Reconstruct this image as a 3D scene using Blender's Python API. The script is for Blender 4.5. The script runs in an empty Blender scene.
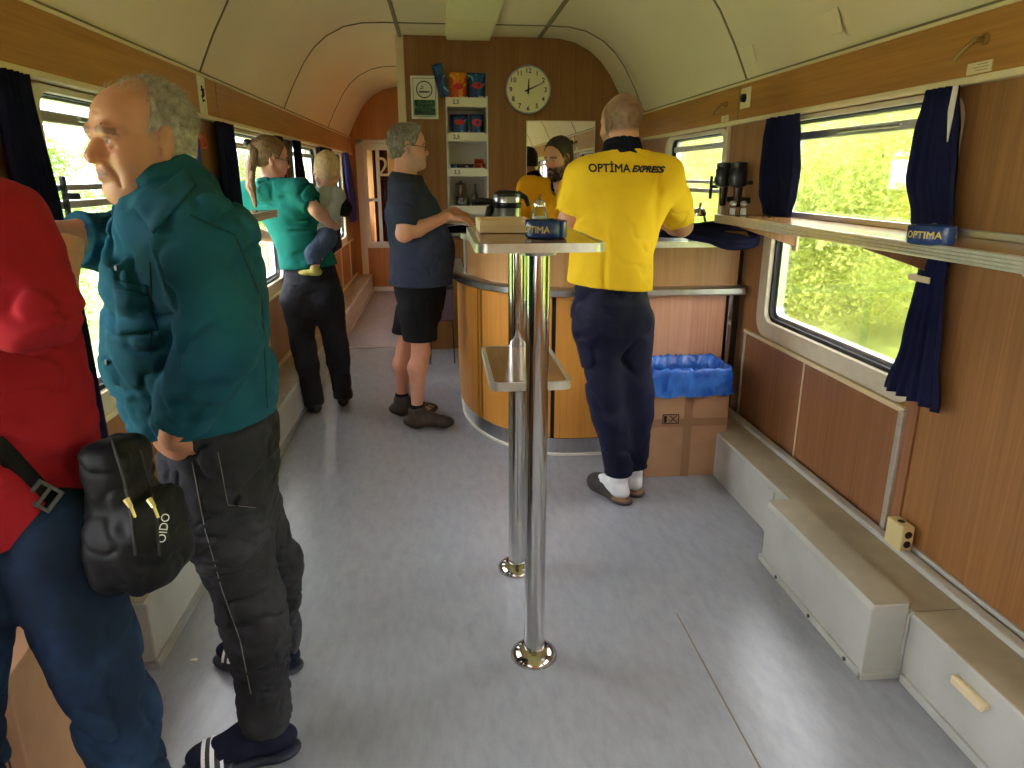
import bpy, bmesh, math, random
import numpy as np
from mathutils import Vector, Matrix
from mathutils.bvhtree import BVHTree
PI = math.pi
random.seed(7)
SC = bpy.context.scene
COL = SC.collection

# ---------------------------------------------------------------- camera model (world units are metres)
CF = 700.0; VPX, VPY = 440.0, 176.0; CAMH = 1.5
_d = np.array([VPX - 512, -(VPY - 384), -CF]); _d /= np.linalg.norm(_d)
_z = np.array([0, -_d[2], _d[1]]); _z /= np.linalg.norm(_z)
_x = np.cross(_d, _z)
CM = np.array([_x, _d, _z])


def W(u, v, y=None, x=None, z=None):
    """The world point that the photograph's pixel (u, v) shows at a known distance."""
    r = CM @ np.array([u - 512, -(v - 384), -CF]); o = np.array([0, 0, CAMH])
    if y is not None: t = y / r[1]
    elif x is not None: t = x / r[0]
    else: t = (z - CAMH) / r[2]
    return o + t * r


# ---------------------------------------------------------------- naming and properties
def tag(o, label=None, cat=None, group=None, kind=None):
    if label: o['label'] = label
    if cat: o['category'] = cat
    if group: o['group'] = group
    if kind: o['kind'] = kind
    return o


def thing(name, label, cat, loc=(0, 0, 0), rz=0, group=None):
    o = bpy.data.objects.new(name, None); COL.objects.link(o)
    o.empty_display_size = .05
    o.location = loc; o.rotation_euler = (0, 0, rz)
    return tag(o, label, cat, group)


def copy_tree(o, parent=None):
    c = o.copy(); COL.objects.link(c); c.parent = parent
    for ch in list(o.children): copy_tree(ch, c)
    return c


# ---------------------------------------------------------------- mesh builder
class MB:
    def __init__(s): s.v = []; s.f = []

    def add(s, vs, fs):
        n = len(s.v); s.v += [tuple(map(float, p)) for p in vs]; s.f += [tuple(i + n for i in f) for f in fs]; return s

    def box(s, lo, hi, M=None):
        x0, y0, z0 = lo; x1, y1, z1 = hi
        vs = [(x0, y0, z0), (x1, y0, z0), (x1, y1, z0), (x0, y1, z0), (x0, y0, z1), (x1, y0, z1), (x1, y1, z1), (x0, y1, z1)]
        if M is not None: vs = [tuple(M @ Vector(p)) for p in vs]
        return s.add(vs, [(3, 2, 1, 0), (4, 5, 6, 7), (0, 1, 5, 4), (1, 2, 6, 5), (2, 3, 7, 6), (3, 0, 4, 7)])

    def prism(s, poly, a, b, axis='y', M=None):
        """poly in the two other axes, extruded along axis from a to b."""
        n = len(poly)
        def P(p, t): return {'x': (t, p[0], p[1]), 'y': (p[0], t, p[1]), 'z': (p[0], p[1], t)}[axis]
        vs = [P(p, a) for p in poly] + [P(p, b) for p in poly]
        if M is not None: vs = [tuple(M @ Vector(p)) for p in vs]
        fs = [tuple(range(n)), tuple(range(2 * n - 1, n - 1, -1))]
        fs += [(i, i + n, (i + 1) % n + n, (i + 1) % n) for i in range(n)]
        return s.add(vs, fs)

    def tube(s, pts, r, n=12, cap=True, closed=False):
        pts = [Vector(p) for p in pts]; m = len(pts)
        rs = r if isinstance(r, (list, tuple)) else [r] * m
        vs = []; up = None
        for i in range(m):
            if closed: t = (pts[(i + 1) % m] - pts[i - 1])
            else: t = pts[min(i + 1, m - 1)] - pts[max(i - 1, 0)]
            t.normalize()
            if up is None:
                up = Vector((0, 0, 1)) if abs(t.z) < .9 else Vector((1, 0, 0))
            a = up - t * up.dot(t); a.normalize(); b = t.cross(a); up = a
            for k in range(n):
                an = 2 * PI * k / n
                vs.append(tuple(pts[i] + (a * math.cos(an) + b * math.sin(an)) * rs[i]))
        fs = []
        for i in range(m if closed else m - 1):
            j = (i + 1) % m
            for k in range(n):
                l = (k + 1) % n
                fs.append((i * n + k, i * n + l, j * n + l, j * n + k))
        if cap and not closed:
            fs.append(tuple(range(n - 1, -1, -1))); fs.append(tuple(range((m - 1) * n, m * n)))
        return s.add(vs, fs)

    def lathe(s, prof, c=(0, 0, 0), n=32, M=None):
        """prof: (r, z) from bottom to top; poles closed by caps."""
        vs = []; fs = []; m = len(prof)
        for r, z in prof:
            for k in range(n):
                an = 2 * PI * k / n; p = Vector((r * math.cos(an), r * math.sin(an), z))
                if M is not None: p = M @ p
                vs.append((p.x + c[0], p.y + c[1], p.z + c[2]))
        for i in range(m - 1):
            for k in range(n):
                l = (k + 1) % n
                fs.append((i * n + k, i * n + l, (i + 1) * n + l, (i + 1) * n + k))
        fs.append(tuple(range(n - 1, -1, -1))); fs.append(tuple(range((m - 1) * n, m * n)))
        return s.add(vs, fs)

    def sweep(s, prof, path, closed=False):
        """prof: (offset to the right of travel, z); path: plan points (x, y); makes a closed-section moulding."""
        m = len(path); k = len(prof); vs = []; fs = []
        P = [Vector((p[0], p[1])) for p in path]
        for i in range(m):
            a = P[max(i - 1, 0)] if not closed else P[i - 1]
            b = P[min(i + 1, m - 1)] if not closed else P[(i + 1) % m]
            t = (b - a).normalized(); nrm = Vector((t.y, -t.x))
            for (o, z) in prof: vs.append((P[i].x + nrm.x * o, P[i].y + nrm.y * o, z))
        for i in range(m if closed else m - 1):
            j = (i + 1) % m
            for q in range(k):
                r = (q + 1) % k
                fs.append((i * k + q, i * k + r, j * k + r, j * k + q))
        if not closed: fs.append(tuple(range(k - 1, -1, -1))); fs.append(tuple(range((m - 1) * k, m * k)))
        return s.add(vs, fs)

    def build(s, name, mat, parent=None, bevel=0, smooth=False, seg=2, kind=None, auto=None):
        me = bpy.data.meshes.new(name); me.from_pydata(s.v, [], s.f); me.update()
        bm = bmesh.new(); bm.from_mesh(me)
        bmesh.ops.recalc_face_normals(bm, faces=bm.faces); bm.to_mesh(me); bm.free()
        if mat is not None: me.materials.append(mat)
        if smooth:
            me.polygons.foreach_set('use_smooth', [True] * len(me.polygons))
            try: me.set_sharp_from_angle(angle=math.radians(auto or 40))
            except Exception: pass
        o = bpy.data.objects.new(name, me); COL.objects.link(o)
        if bevel:
            b = o.modifiers.new('bevel', 'BEVEL'); b.width = bevel; b.segments = seg; b.limit_method = 'ANGLE'; b.angle_limit = math.radians(35)
        if parent is not None: o.parent = parent
        if kind: o['kind'] = kind
        return o


def text_polys(txt, size=1.0, italic=0.0, spacing=1.0, bold=0.0, ext=0.0):
    """Flat letters as (verts, faces) centred on the origin in the XY plane."""
    cu = bpy.data.curves.new('lettering', 'FONT'); cu.body = txt; cu.size = size; cu.align_x = 'CENTER'; cu.align_y = 'CENTER'
    cu.shear = italic; cu.space_character = spacing; cu.resolution_u = 3; cu.extrude = ext
    o = bpy.data.objects.new('lettering', cu); COL.objects.link(o)
    dg = bpy.context.evaluated_depsgraph_get(); me = bpy.data.meshes.new_from_object(o.evaluated_get(dg))
    vs = [tuple(v.co) for v in me.vertices]; fs = [tuple(p.vertices) for p in me.polygons]
    bpy.data.objects.remove(o); bpy.data.meshes.remove(me); bpy.data.curves.remove(cu)
    if bold:        # heavier strokes: overlaid copies a hair apart
        v0, f0 = vs, fs; vs, fs = [], []
        for k, (dx, dy) in enumerate(((-1, 0), (1, 0), (0, 1), (0, -1), (-.7, -.7), (.7, .7), (-.7, .7), (.7, -.7))):
            n = len(vs); vs = vs + [(x + dx * bold, y + dy * bold, z) for x, y, z in v0]; fs = fs + [tuple(i + n for i in f) for f in f0]
    return vs, fs


def letters(name, txt, size, M, mat, parent, **k):
    vs, fs = text_polys(txt, size, **k)
    b = MB().add([tuple(M @ Vector(v)) for v in vs], fs)
    me = bpy.data.meshes.new(name); me.from_pydata(b.v, [], b.f); me.materials.append(mat)
    o = bpy.data.objects.new(name, me); COL.objects.link(o); o.parent = parent
    return o


def frame_M(o, xaxis, yaxis):
    x = Vector(xaxis).normalized(); y = Vector(yaxis).normalized(); z = x.cross(y)
    M = Matrix((x, y, z)).transposed().to_4x4(); M.translation = Vector(o)
    return M


# ---------------------------------------------------------------- materials
def srgb(r, g, b):
    def f(c):
        c /= 255.0
        return c / 12.92 if c <= .04045 else ((c + .055) / 1.055) ** 2.4
    return (f(r), f(g), f(b), 1)


def mat_base(name, col, rough=.5, metal=0, spec=.5):
    m = bpy.data.materials.new(name); m.use_nodes = True
    nt = m.node_tree; b = nt.nodes['Principled BSDF']
    b.inputs['Base Color'].default_value = col; b.inputs['Roughness'].default_value = rough
    b.inputs['Metallic'].default_value = metal; b.inputs['Specular IOR Level'].default_value = spec
    return m, nt, b


def noise_node(nt, scale, vec_scale=(1, 1, 1), detail=4, rough=.55, rot=(0, 0, 0), dist=0):
    tc = nt.nodes.new('ShaderNodeTexCoord'); mp = nt.nodes.new('ShaderNodeMapping')
    mp.inputs['Scale'].default_value = vec_scale; mp.inputs['Rotation'].default_value = rot
    nt.links.new(tc.outputs['Object'], mp.inputs['Vector'])
    n = nt.nodes.new('ShaderNodeTexNoise'); n.inputs['Scale'].default_value = scale; n.inputs['Detail'].default_value = detail
    n.inputs['Roughness'].default_value = rough; n.inputs['Distortion'].default_value = dist
    nt.links.new(mp.outputs['Vector'], n.inputs['Vector'])
    return n


def ramp(nt, src, stops):
    r = nt.nodes.new('ShaderNodeValToRGB'); e = r.color_ramp.elements
    while len(e) < len(stops): e.new(.5)
    for el, (p, c) in zip(e, stops): el.position = p; el.color = c
    nt.links.new(src, r.inputs['Fac']); return r


def bump(nt, b, src, strength=.2, dist=.002):
    bp = nt.nodes.new('ShaderNodeBump'); bp.inputs['Strength'].default_value = strength; bp.inputs['Distance'].default_value = dist
    nt.links.new(src, bp.inputs['Height']); nt.links.new(bp.outputs['Normal'], b.inputs['Normal'])


def mottled(name, c1, c2, scale=8, vec=(1, 1, 1), rough=.5, bmp=0, metal=0, bscale=None, lo=.35, hi=.65, spec=.5, rot=(0, 0, 0), detail=4):
    m, nt, b = mat_base(name, c1, rough, metal, spec)
    n = noise_node(nt, scale, vec, rot=rot, detail=detail); r = ramp(nt, n.outputs['Fac'], [(lo, c1), (hi, c2)])
    nt.links.new(r.outputs['Color'], b.inputs['Base Color'])
    if bmp:
        n2 = noise_node(nt, bscale or scale * 6, vec, rot=rot); bump(nt, b, n2.outputs['Fac'], bmp)
    return m


def wood(name, c1, c2, c3, grain='z', scale=1.0, rough=.4):
    """Veneer: fine streaks drawn out along the grain axis with a slow tone drift."""
    m, nt, b = mat_base(name, c1, rough)
    f = {'z': (60, 60, 1.2), 'y': (60, 1.2, 60), 'x': (1.2, 60, 60)}[grain]
    f2 = {'z': (9, 9, .5), 'y': (9, .5, 9), 'x': (.5, 9, 9)}[grain]
    n = noise_node(nt, 1.4 * scale, f, detail=5, rough=.6, dist=.3); n2 = noise_node(nt, 1.0 * scale, f2, detail=3, dist=.6)
    mx = nt.nodes.new('ShaderNodeMath'); mx.operation = 'MULTIPLY_ADD'; mx.inputs[1].default_value = .55
    nt.links.new(n.outputs['Fac'], mx.inputs[0])
    m2 = nt.nodes.new('ShaderNodeMath'); m2.operation = 'MULTIPLY'; m2.inputs[1].default_value = .45
    nt.links.new(n2.outputs['Fac'], m2.inputs[0]); nt.links.new(m2.outputs[0], mx.inputs[2])
    r = ramp(nt, mx.outputs[0], [(.32, c1), (.5, c2), (.68, c3)])
    nt.links.new(r.outputs['Color'], b.inputs['Base Color'])
    return m


def fabric(name, c1, c2, scale=6, weave=350, rough=.9, bmp=.25, sheen=.0):
    m, nt, b = mat_base(name, c1, rough, spec=.2)
    n = noise_node(nt, scale, detail=5); r = ramp(nt, n.outputs['Fac'], [(.3, c1), (.7, c2)])
    nt.links.new(r.outputs['Color'], b.inputs['Base Color'])
    n2 = noise_node(nt, weave, detail=2); bump(nt, b, n2.outputs['Fac'], bmp, .0015)
    b.inputs['Sheen Weight'].default_value = sheen
    return m


S = srgb
M = {}
M['wall_wood'] = wood('wall_veneer', S(128, 88, 48), S(150, 104, 60), S(168, 120, 72), 'z')
M['strip_wood'] = wood('strip_veneer', S(150, 100, 44), S(172, 118, 56), S(190, 134, 70), 'y')
M['part_wood'] = wood('partition_veneer', S(122, 80, 36), S(142, 96, 46), S(158, 110, 58), 'z')
M['end_wood'] = wood('end_wall_veneer', S(172, 112, 62), S(192, 130, 76), S(206, 145, 90), 'z')
M['bar_wood'] = wood('bar_veneer', S(178, 118, 44), S(198, 136, 54), S(210, 150, 70), 'z')
M['bar_top_wood'] = wood('bar_upper_veneer', S(160, 116, 66), S(178, 132, 80), S(194, 150, 96), 'z')
M['lit_flap_wood'] = wood('lit_flap_veneer', S(190, 136, 104), S(206, 152, 120), S(218, 168, 136), 'z')  # paler and pinker: the light on the flap is put into its colour
M['panel_wood'] = wood('panel_veneer', S(122, 80, 50), S(142, 96, 62), S(158, 110, 76), 'z')
M['shelf_wood'] = wood('shelf_laminate', S(150, 108, 60), S(172, 128, 78), S(186, 142, 92), 'y', rough=.18)
M['table_wood'] = wood('table_laminate', S(120, 88, 48), S(140, 104, 60), S(156, 118, 72), 'y', rough=.16)
M['dark_gap'] = mat_base('dark_gap', S(34, 28, 24), .8)[0]
M['ceiling'] = mottled('ceiling_paint', S(232, 214, 186), S(238, 220, 194), 1.2, rough=.36)
M['seam'] = mat_base('ceiling_seam', S(120, 106, 82), .5)[0]
M['bead'] = mat_base('cream_bead', S(224, 206, 166), .4)[0]
M['frame'] = mottled('window_frame_metal', S(206, 196, 170), S(214, 204, 180), 20, rough=.38)
M['gasket'] = mat_base('rubber_gasket', S(26, 28, 34), .6)[0]
M['alu'] = mottled('brushed_aluminium', S(196, 198, 200), S(212, 213, 214), 40, (1, .05, 1), rough=.3, metal=.85)
M['alu_edge'] = mottled('ribbed_edge', S(208, 204, 190), S(220, 216, 204), 40, rough=.28, metal=.6)
M['chrome'] = mat_base('polished_steel', S(196, 194, 190), .1, 1)[0]
M['steel'] = mottled('brushed_steel', S(178, 180, 182), S(196, 197, 198), 30, (1, 1, .1), rough=.28, metal=1)
M['ledge'] = mottled('grey_sheet', S(176, 176, 170), S(188, 188, 182), 5, rough=.45)
M['ledge_top'] = mottled('worn_sheet_top', S(150, 140, 118), S(166, 156, 132), 6, rough=.5)
M['white'] = mat_base('white_paint', S(232, 230, 222), .4)[0]
M['cream_plastic'] = mat_base('cream_plastic', S(222, 206, 150), .4)[0]
M['black_plastic'] = mat_base('black_plastic', S(20, 20, 22), .32)[0]
M['black'] = mat_base('black_ink', S(18, 18, 18), .7)[0]
M['navy_plastic'] = mat_base('navy_melamine', S(18, 52, 104), .25)[0]
M['yellow_ink'] = mat_base('yellow_ink', S(214, 190, 90), .6)[0]
M['curtain'] = fabric('navy_curtain', S(20, 22, 58), S(27, 30, 74), 4, rough=.85, sheen=.1)
M['cardboard'] = mottled('cardboard', S(176, 134, 100), S(188, 146, 112), 5, rough=.85, bmp=.1)
M['tape'] = mat_base('parcel_tape', S(158, 118, 86), .35)[0]


def curtain_trans(name, c1, c2, t):
    m, nt, b = mat_base(name, c1, .85, spec=.15)
    n = noise_node(nt, 5); r = ramp(nt, n.outputs['Fac'], [(.3, c1), (.7, c2)]); nt.links.new(r.outputs['Color'], b.inputs['Base Color'])
    tr = nt.nodes.new('ShaderNodeBsdfTranslucent'); nt.links.new(r.outputs['Color'], tr.inputs['Color'])
    mx = nt.nodes.new('ShaderNodeMixShader'); mx.inputs[0].default_value = t
    out = nt.nodes['Material Output']
    nt.links.new(b.outputs[0], mx.inputs[1]); nt.links.new(tr.outputs[0], mx.inputs[2]); nt.links.new(mx.outputs[0], out.inputs[0])
    return m


M['curtain'] = curtain_trans('navy_curtain_cloth', S(30, 33, 62), S(38, 42, 78), .25)


def glass_mat(name, tint=(1, 1, 1, 1), refl=1.0):
    m = bpy.data.materials.new(name); m.use_nodes = True; nt = m.node_tree; nt.nodes.clear()
    out = nt.nodes.new('ShaderNodeOutputMaterial'); mx = nt.nodes.new('ShaderNodeMixShader')
    t = nt.nodes.new('ShaderNodeBsdfTransparent'); t.inputs[0].default_value = tint
    g = nt.nodes.new('ShaderNodeBsdfGlossy'); g.inputs['Roughness'].default_value = .02
    f = nt.nodes.new('ShaderNodeFresnel'); f.inputs[0].default_value = 1.4
    ml = nt.nodes.new('ShaderNodeMath'); ml.operation = 'MULTIPLY'; ml.inputs[1].default_value = refl
    nt.links.new(f.outputs[0], ml.inputs[0]); nt.links.new(ml.outputs[0], mx.inputs[0])
    nt.links.new(t.outputs[0], mx.inputs[1]); nt.links.new(g.outputs[0], mx.inputs[2]); nt.links.new(mx.outputs[0], out.inputs[0])
    return m


M['glass'] = glass_mat('window_glass', (.93, .96, .94, 1), .6)
M['clear'] = glass_mat('clear_glass', (.9, .95, .93, 1), 1.0)
m, nt, b = mat_base('mirror_silver', S(236, 236, 232), .015, 1); M['mirror'] = m


def floor_mat():
    m, nt, b = mat_base('linoleum', S(150, 154, 160), .3)
    n1 = noise_node(nt, 1.1, (1, .5, 1), detail=3, rough=.5); n2 = noise_node(nt, 26, (1, .35, 1), detail=5, rough=.7, rot=(0, 0, .5))
    r1 = ramp(nt, n1.outputs['Fac'], [(0, S(138, 142, 154)), (1, S(170, 174, 187))])
    r2 = ramp(nt, n2.outputs['Fac'], [(.28, S(116, 119, 126)), (.5, S(152, 154, 158)), (.75, S(176, 178, 184))])
    mx = nt.nodes.new('ShaderNodeMix'); mx.data_type = 'RGBA'; mx.blend_type = 'MIX'; mx.inputs['Factor'].default_value = .32
    nt.links.new(r1.outputs['Color'], mx.inputs[6]); nt.links.new(r2.outputs['Color'], mx.inputs[7])
    nt.links.new(mx.outputs[2], b.inputs['Base Color'])
    b.inputs['Roughness'].default_value = .24
    bump(nt, b, n2.outputs['Fac'], .06, .002)
    return m


M['floor'] = floor_mat()
# ================================================================ the carriage body
XL, XR = -1.15, 1.61
Y0, Y1 = -3.4, 9.6
ZT = 1.965          # foot of the ceiling cove
PY = 6.2            # bar partition
MIDX = (XL + XR) / 2


def structure(mb, name, mat, **k):
    o = mb.build(name, mat, kind='structure', **k); return o


structure(MB().box((XL - .12, Y0, -.05), (XR + .12, Y1 + .1, 0)), 'floor', M['floor'])

# windows: (y0, y1) openings along each side
WZ0, WZ1 = .775, 1.745
WR = [(-3.0, -1.8), (-1.3, -.1), (.35, 1.5), (2.2, 3.36), (4.02, 5.06)]
WL = [(-3.0, -1.8), (-1.2, 0.0), (.5, 1.6), (2.25, 3.45), (4.05, 5.22), (5.85, 7.02), (7.62, 8.75)]


def wall_with_windows(name, x0, x1, wins, mat):
    b = MB(); ys = [Y0]
    b.box((x0, Y0, 0), (x1, Y1, WZ0)); b.box((x0, Y0, WZ1), (x1, Y1, ZT + .06))
    y = Y0
    for a, c in wins:
        b.box((x0, y, WZ0), (x1, a, WZ1)); y = c
    b.box((x0, y, WZ0), (x1, Y1, WZ1))
    structure(b, name, mat)


wall_with_windows('wall_left', XL - .1, XL, WL, M['wall_wood'])
wall_with_windows('wall_right', XR, XR + .1, WR, M['wall_wood'])
structure(MB().box((XL - .1, Y0 - .06, 0), (XR + .1, Y0, 2.62)), 'wall_back', M['end_wood'])

# ceiling: flat middle with a rounded cove on both sides
def cove_profile(n=14):
    # measured on the partition's arch: offsets from the middle and heights
    pts = [(1.38, 1.965), (1.345, 2.04), (1.29, 2.15), (1.2, 2.305), (1.12, 2.405), (1.03, 2.48), (.9, 2.545), (.77, 2.572), (.62, 2.578)]
    return [(MIDX - d, z) for d, z in pts] + [(MIDX + d, z) for d, z in reversed(pts)]


CP = cove_profile()
b = MB(); outer = [(MIDX + (x - MIDX) * 1.05, z + .06) for x, z in CP]
n = len(CP); vs = []
for yy in (Y0, Y1):
    vs += [(x, yy, z) for x, z in CP] + [(x, yy, z) for x, z in outer]
fs = []
for i in range(n - 1):
    fs.append((i, i + 1, 2 * n + i + 1, 2 * n + i)); fs.append((n + i, n + i + 1, 3 * n + i + 1, 3 * n + i))
fs += [(0, n, 3 * n, 2 * n), (n - 1, 2 * n - 1, 4 * n - 1, 3 * n - 1)]
b.add(vs, fs); structure(b, 'ceiling', M['ceiling'], smooth=True, auto=25)


def rib(y, x_from=None, x_to=None):
    pts = [(x, z) for x, z in CP if (x_from is None or x >= x_from) and (x_to is None or x <= x_to)]
    b = MB(); k = len(pts); vs = []
    for yy, off in ((y - .009, 0.002), (y - .006, -.006), (y + .006, -.006), (y + .009, .002)):
        for x, z in pts:
            vs.append((x + (MIDX - x) * -off * .3, yy, z + off))
    fs = [(r * k + i, r * k + i + 1, (r + 1) * k + i + 1, (r + 1) * k + i) for r in range(3) for i in range(k - 1)]
    return b.add(vs, fs)


trim_i = 0
def trim(mb, mat, **k):
    global trim_i
    trim_i += 1
    return structure(mb, 'trim_%d' % trim_i, mat, **k)


for y in (-2.2, -.2, 1.82, 3.8, 5.72): trim(rib(y), M['seam'], smooth=True)
trim(rib(7.85, None, -.25), M['seam'], smooth=True)
for sx in (-.29, .83):   # long seams beside the flat middle
    y1 = 7.0 if sx < 0 else PY
    trim(MB().box((sx - .012, Y0, 2.560), (sx + .012, PY - .01, 2.585)), M['seam'], bevel=.003)

# the veneered strip over the windows and its beads
for side, x in (('left', XL), ('right', XR)):
    s = 1 if side == 'left' else -1
    a = sorted((x, x + s * .03))
    o = MB().box((a[0], Y0, 1.785), (a[1], Y1 if side == 'left' else PY, 1.955)).build('trim_strip_' + side, M['strip_wood'], kind='structure')
    trim_i += 1; o.name = 'trim_%d' % trim_i
    a = sorted((x, x + s * .042)); trim(MB().box((a[0], Y0, 1.762), (a[1], Y1 if side == 'left' else PY, 1.784)), M['bead'], bevel=.005)
    a = sorted((x, x + s * .036)); trim(MB().box((a[0], Y0, 1.955), (a[1], Y1 if side == 'left' else PY, 1.968)), M['bead'], bevel=.004)
    a = sorted((x, x + s * .026)); trim(MB().box((a[0], Y0, 1.968), (a[1], Y1 if side == 'left' else PY, 1.978)), M['seam'])
# joints of the strip
trim(MB().box((XR - .032, 3.82, 1.785), (XR - .029, 3.826, 1.955)), M['seam'])
trim(MB().box((XL + .029, 3.95, 1.785), (XL + .032, 3.956, 1.955)), M['seam'])
trim(MB().box((XL + .029, 7.4, 1.785), (XL + .032, 7.406, 1.955)), M['seam'])


# ---------------------------------------------------------------- windows
def rrect(y0, y1, z0, z1, r, n=6):
    out = []
    for cy, cz, a0 in ((y1 - r, z1 - r, 0), (y0 + r, z1 - r, 90), (y0 + r, z0 + r, 180), (y1 - r, z0 + r, 270)):
        for k in range(n + 1):
            a = math.radians(a0 + 90 * k / n); out.append((cy + r * math.cos(a), cz + r * math.sin(a)))
    return out


def ring(outer, inner, x0, x1):
    """A frame between two matching outlines in the y-z plane, from x0 to x1."""
    n = len(outer); vs = []
    for x in (x0, x1): vs += [(x, y, z) for y, z in outer] + [(x, y, z) for y, z in inner]
    fs = []
    for i in range(n):
        j = (i + 1) % n
        fs += [(i, j, n + j, n + i), (2 * n + i, 3 * n + i, 3 * n + j, 2 * n + j), (n + i, n + j, 3 * n + j, 3 * n + i), (i, 2 * n + i, 2 * n + j, j)]
    return MB().add(vs, fs)


win_i = 0
def make_window(side, y0, y1, sash=False, transom=True):
    global win_i
    win_i += 1
    x = XL if side == 'left' else XR; s = -1 if side == 'left' else 1     # s: outward
    root = bpy.data.objects.new('window_%d' % win_i, None); COL.objects.link(root); root['kind'] = 'structure'
    root.location = (x, (y0 + y1) / 2, WZ0)
    def fin(o):
        o.matrix_parent_inverse = root.matrix_world.inverted() if False else Matrix.Translation(-root.location); o['kind'] = 'structure'; return o
    o1 = rrect(y0 - .055, y1 + .055, WZ0 - .05, WZ1 + .012, .1); i1 = rrect(y0 + .03, y1 - .03, WZ0 + .03, WZ1 - .008, .06)
    fin(ring(o1, i1, x - s * .012, x + s * .03).build('window_frame', M['frame'], root, bevel=.004, smooth=True))
    o2 = rrect(y0 + .022, y1 - .022, WZ0 + .022, WZ1 - .002, .066); i2 = rrect(y0 + .046, y1 - .046, WZ0 + .046, WZ1 - .012, .05)
    fin(ring(o2, i2, x + s * .012, x + s * .045).build('gasket', M['gasket'], root))
    o3 = rrect(y0 + .044, y1 - .044, WZ0 + .044, WZ1 - .012, .052); i3 = rrect(y0 + .062, y1 - .062, WZ0 + .062, WZ1 - .02, .04)
    fin(ring(o3, i3, x + s * .035, x + s * .07).build('sash_frame', M['alu'], root))
    fin(MB().box(*[tuple(c) for c in zip(*[sorted(p) for p in ((x + s * .05, x + s * .054), (y0 + .05, y1 - .05), (WZ0 + .05, WZ1 - .014))])]).build('pane', M['glass'], root))
    if transom:
        xs = sorted((x + s * .02, x + s * .062))
        t = fin(MB().box((xs[0], y0 + .045, 1.655), (xs[1], y1 - .045, 1.690)).build('transom_bar', M['alu'], root, bevel=.006))
        xs2 = sorted((x + s * .006, x + s * .03)); cy = y0 + (y1 - y0) * .42
        fin(MB().box((xs2[0], cy - .2, 1.668), (xs2[1], cy + .2, 1.684)).build('catch_rail', M['steel'], root, bevel=.004))
    if sash:    # the upper sash is pushed down: its rail and handle cross the opening
        xs = sorted((x + s * .02, x + s * .06))
        fin(MB().box((xs[0], y0 + .045, 1.40), (xs[1], y1 - .045, 1.425)).box((xs[0], y0 + .045, 1.455), (xs[1], y1 - .045, 1.475)).build('sash_rail', M['alu'], root, bevel=.004))
        hy = y0 + .13
        xs = sorted((x - s * .03, x + s * .02))
        fin(MB().box((xs[0], hy - .008, 1.37), (xs[0] + .015, hy + .008, 1.50)).box((xs[0], hy - .008, 1.43), (xs[1], hy + .008, 1.45)).build('sash_handle', M['black_plastic'], root, bevel=.003))
    return root


for k, (a, c) in enumerate(WR): make_window('right', a, c, sash=(k == 4))
for k, (a, c) in enumerate(WL): make_window('left', a, c, sash=(k == 3))

# pillar beads beside the right-hand windows
trim(MB().box((XR - .022, 3.965, .72), (XR, 3.99, 1.765)), M['bead'], bevel=.004)

# ---------------------------------------------------------------- lower wall panels, right
PB = .235     # top of the floor ledge
def rpanel(y0, y1, name): return structure(MB().box((XR - .014, y0, PB + .03), (XR, y1, .708)), name, M['panel_wood'], bevel=.002)
trim(MB().box((XR - .014, 2.2, PB + .02), (XR, 2.872, .702)), M['panel_wood'])
trim(MB().box((XR - .014, 2.882, PB + .02), (XR, 3.5, .702)), M['panel_wood'])
trim(MB().box((XR - .024, 2.18, .702), (XR, 3.52, .722)), M['bead'], bevel=.004)
trim(MB().box((XR - .022, 2.172, PB), (XR, 2.2, .72)), M['alu_edge'], bevel=.004)
trim(MB().box((XR - .017, 2.872, PB), (XR, 2.882, .705)), M['bead'])
trim(MB().box((XR - .022, 3.5, PB), (XR, 3.516, .715)), M['alu_edge'], bevel=.003)
# grey rail along the ledge's back edge
trim(MB().box((1.548, -2, PB - .01), (1.585, 3.6, PB + .022)), M['ledge'], bevel=.005)
trim(MB().box((1.585, -2, PB - .02), (XR, 2.17, PB + .004)), M['ledge_top'])
trim(MB().box((1.598, -2, PB), (XR, 2.12, PB + .03)), M['ledge'], bevel=.003)
trim(MB().box((XR - .008, 2.12, PB), (XR, 2.172, .9)), M['panel_wood'])

# ---------------------------------------------------------------- floor ledges (pipe casing)
b = MB()
b.prism([(1.38, 0), (1.38, .226), (1.388, PB), (XR, PB), (XR, 0)], -3, 1.70, 'y'); structure(b, 'baseboard_right', M['ledge'])
b = MB().prism([(1.38, 0), (1.38, .226), (1.388, PB), (XR, PB), (XR, 0)], 1.706, 3.62, 'y'); o = structure(b, 'baseboard_right.001', M['ledge'])
trim(MB().box((1.386, 1.706, PB - .002), (1.55, 3.6, PB + .003)).box((1.386, -2, PB - .002), (1.55, 1.700, PB + .003)), M['ledge_top'])
trim(MB().box((1.372, 1.735, .0), (1.381, 1.74, .2)).box((1.369, -2, 0), (1.381, 1.69, .028)), M['ledge'], bevel=.003)
trim(MB().box((1.374, 2.6, .0), (1.381, 2.66, .21)), M['ledge'], bevel=.003)
b = MB().prism([(-.94, 0), (-.94, .222), (-.95, .232), (XL, .232), (XL, 0)], 1.985, Y1, 'y'); structure(b, 'baseboard_left', M['ledge'], bevel=.006)
trim(MB().box((XL, 1.99, .230), (-.952, Y1, .2345)), M['ledge_top'])
trim(MB().box((-.941, 1.97, 0), (-.925, Y1, .03)), M['alu'], bevel=.004)
trim(MB().box((XL, 1.972, 0), (-.94, 1.986, .02)), M['alu'], bevel=.003)
trim(MB().box((XL, 1.99, .235), (XL + .02, Y1, .262)), M['bead'], bevel=.004)
trim(MB().box((XL, 1.99, .712), (XL + .024, 9.3, .732)), M['bead'], bevel=.004)
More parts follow.
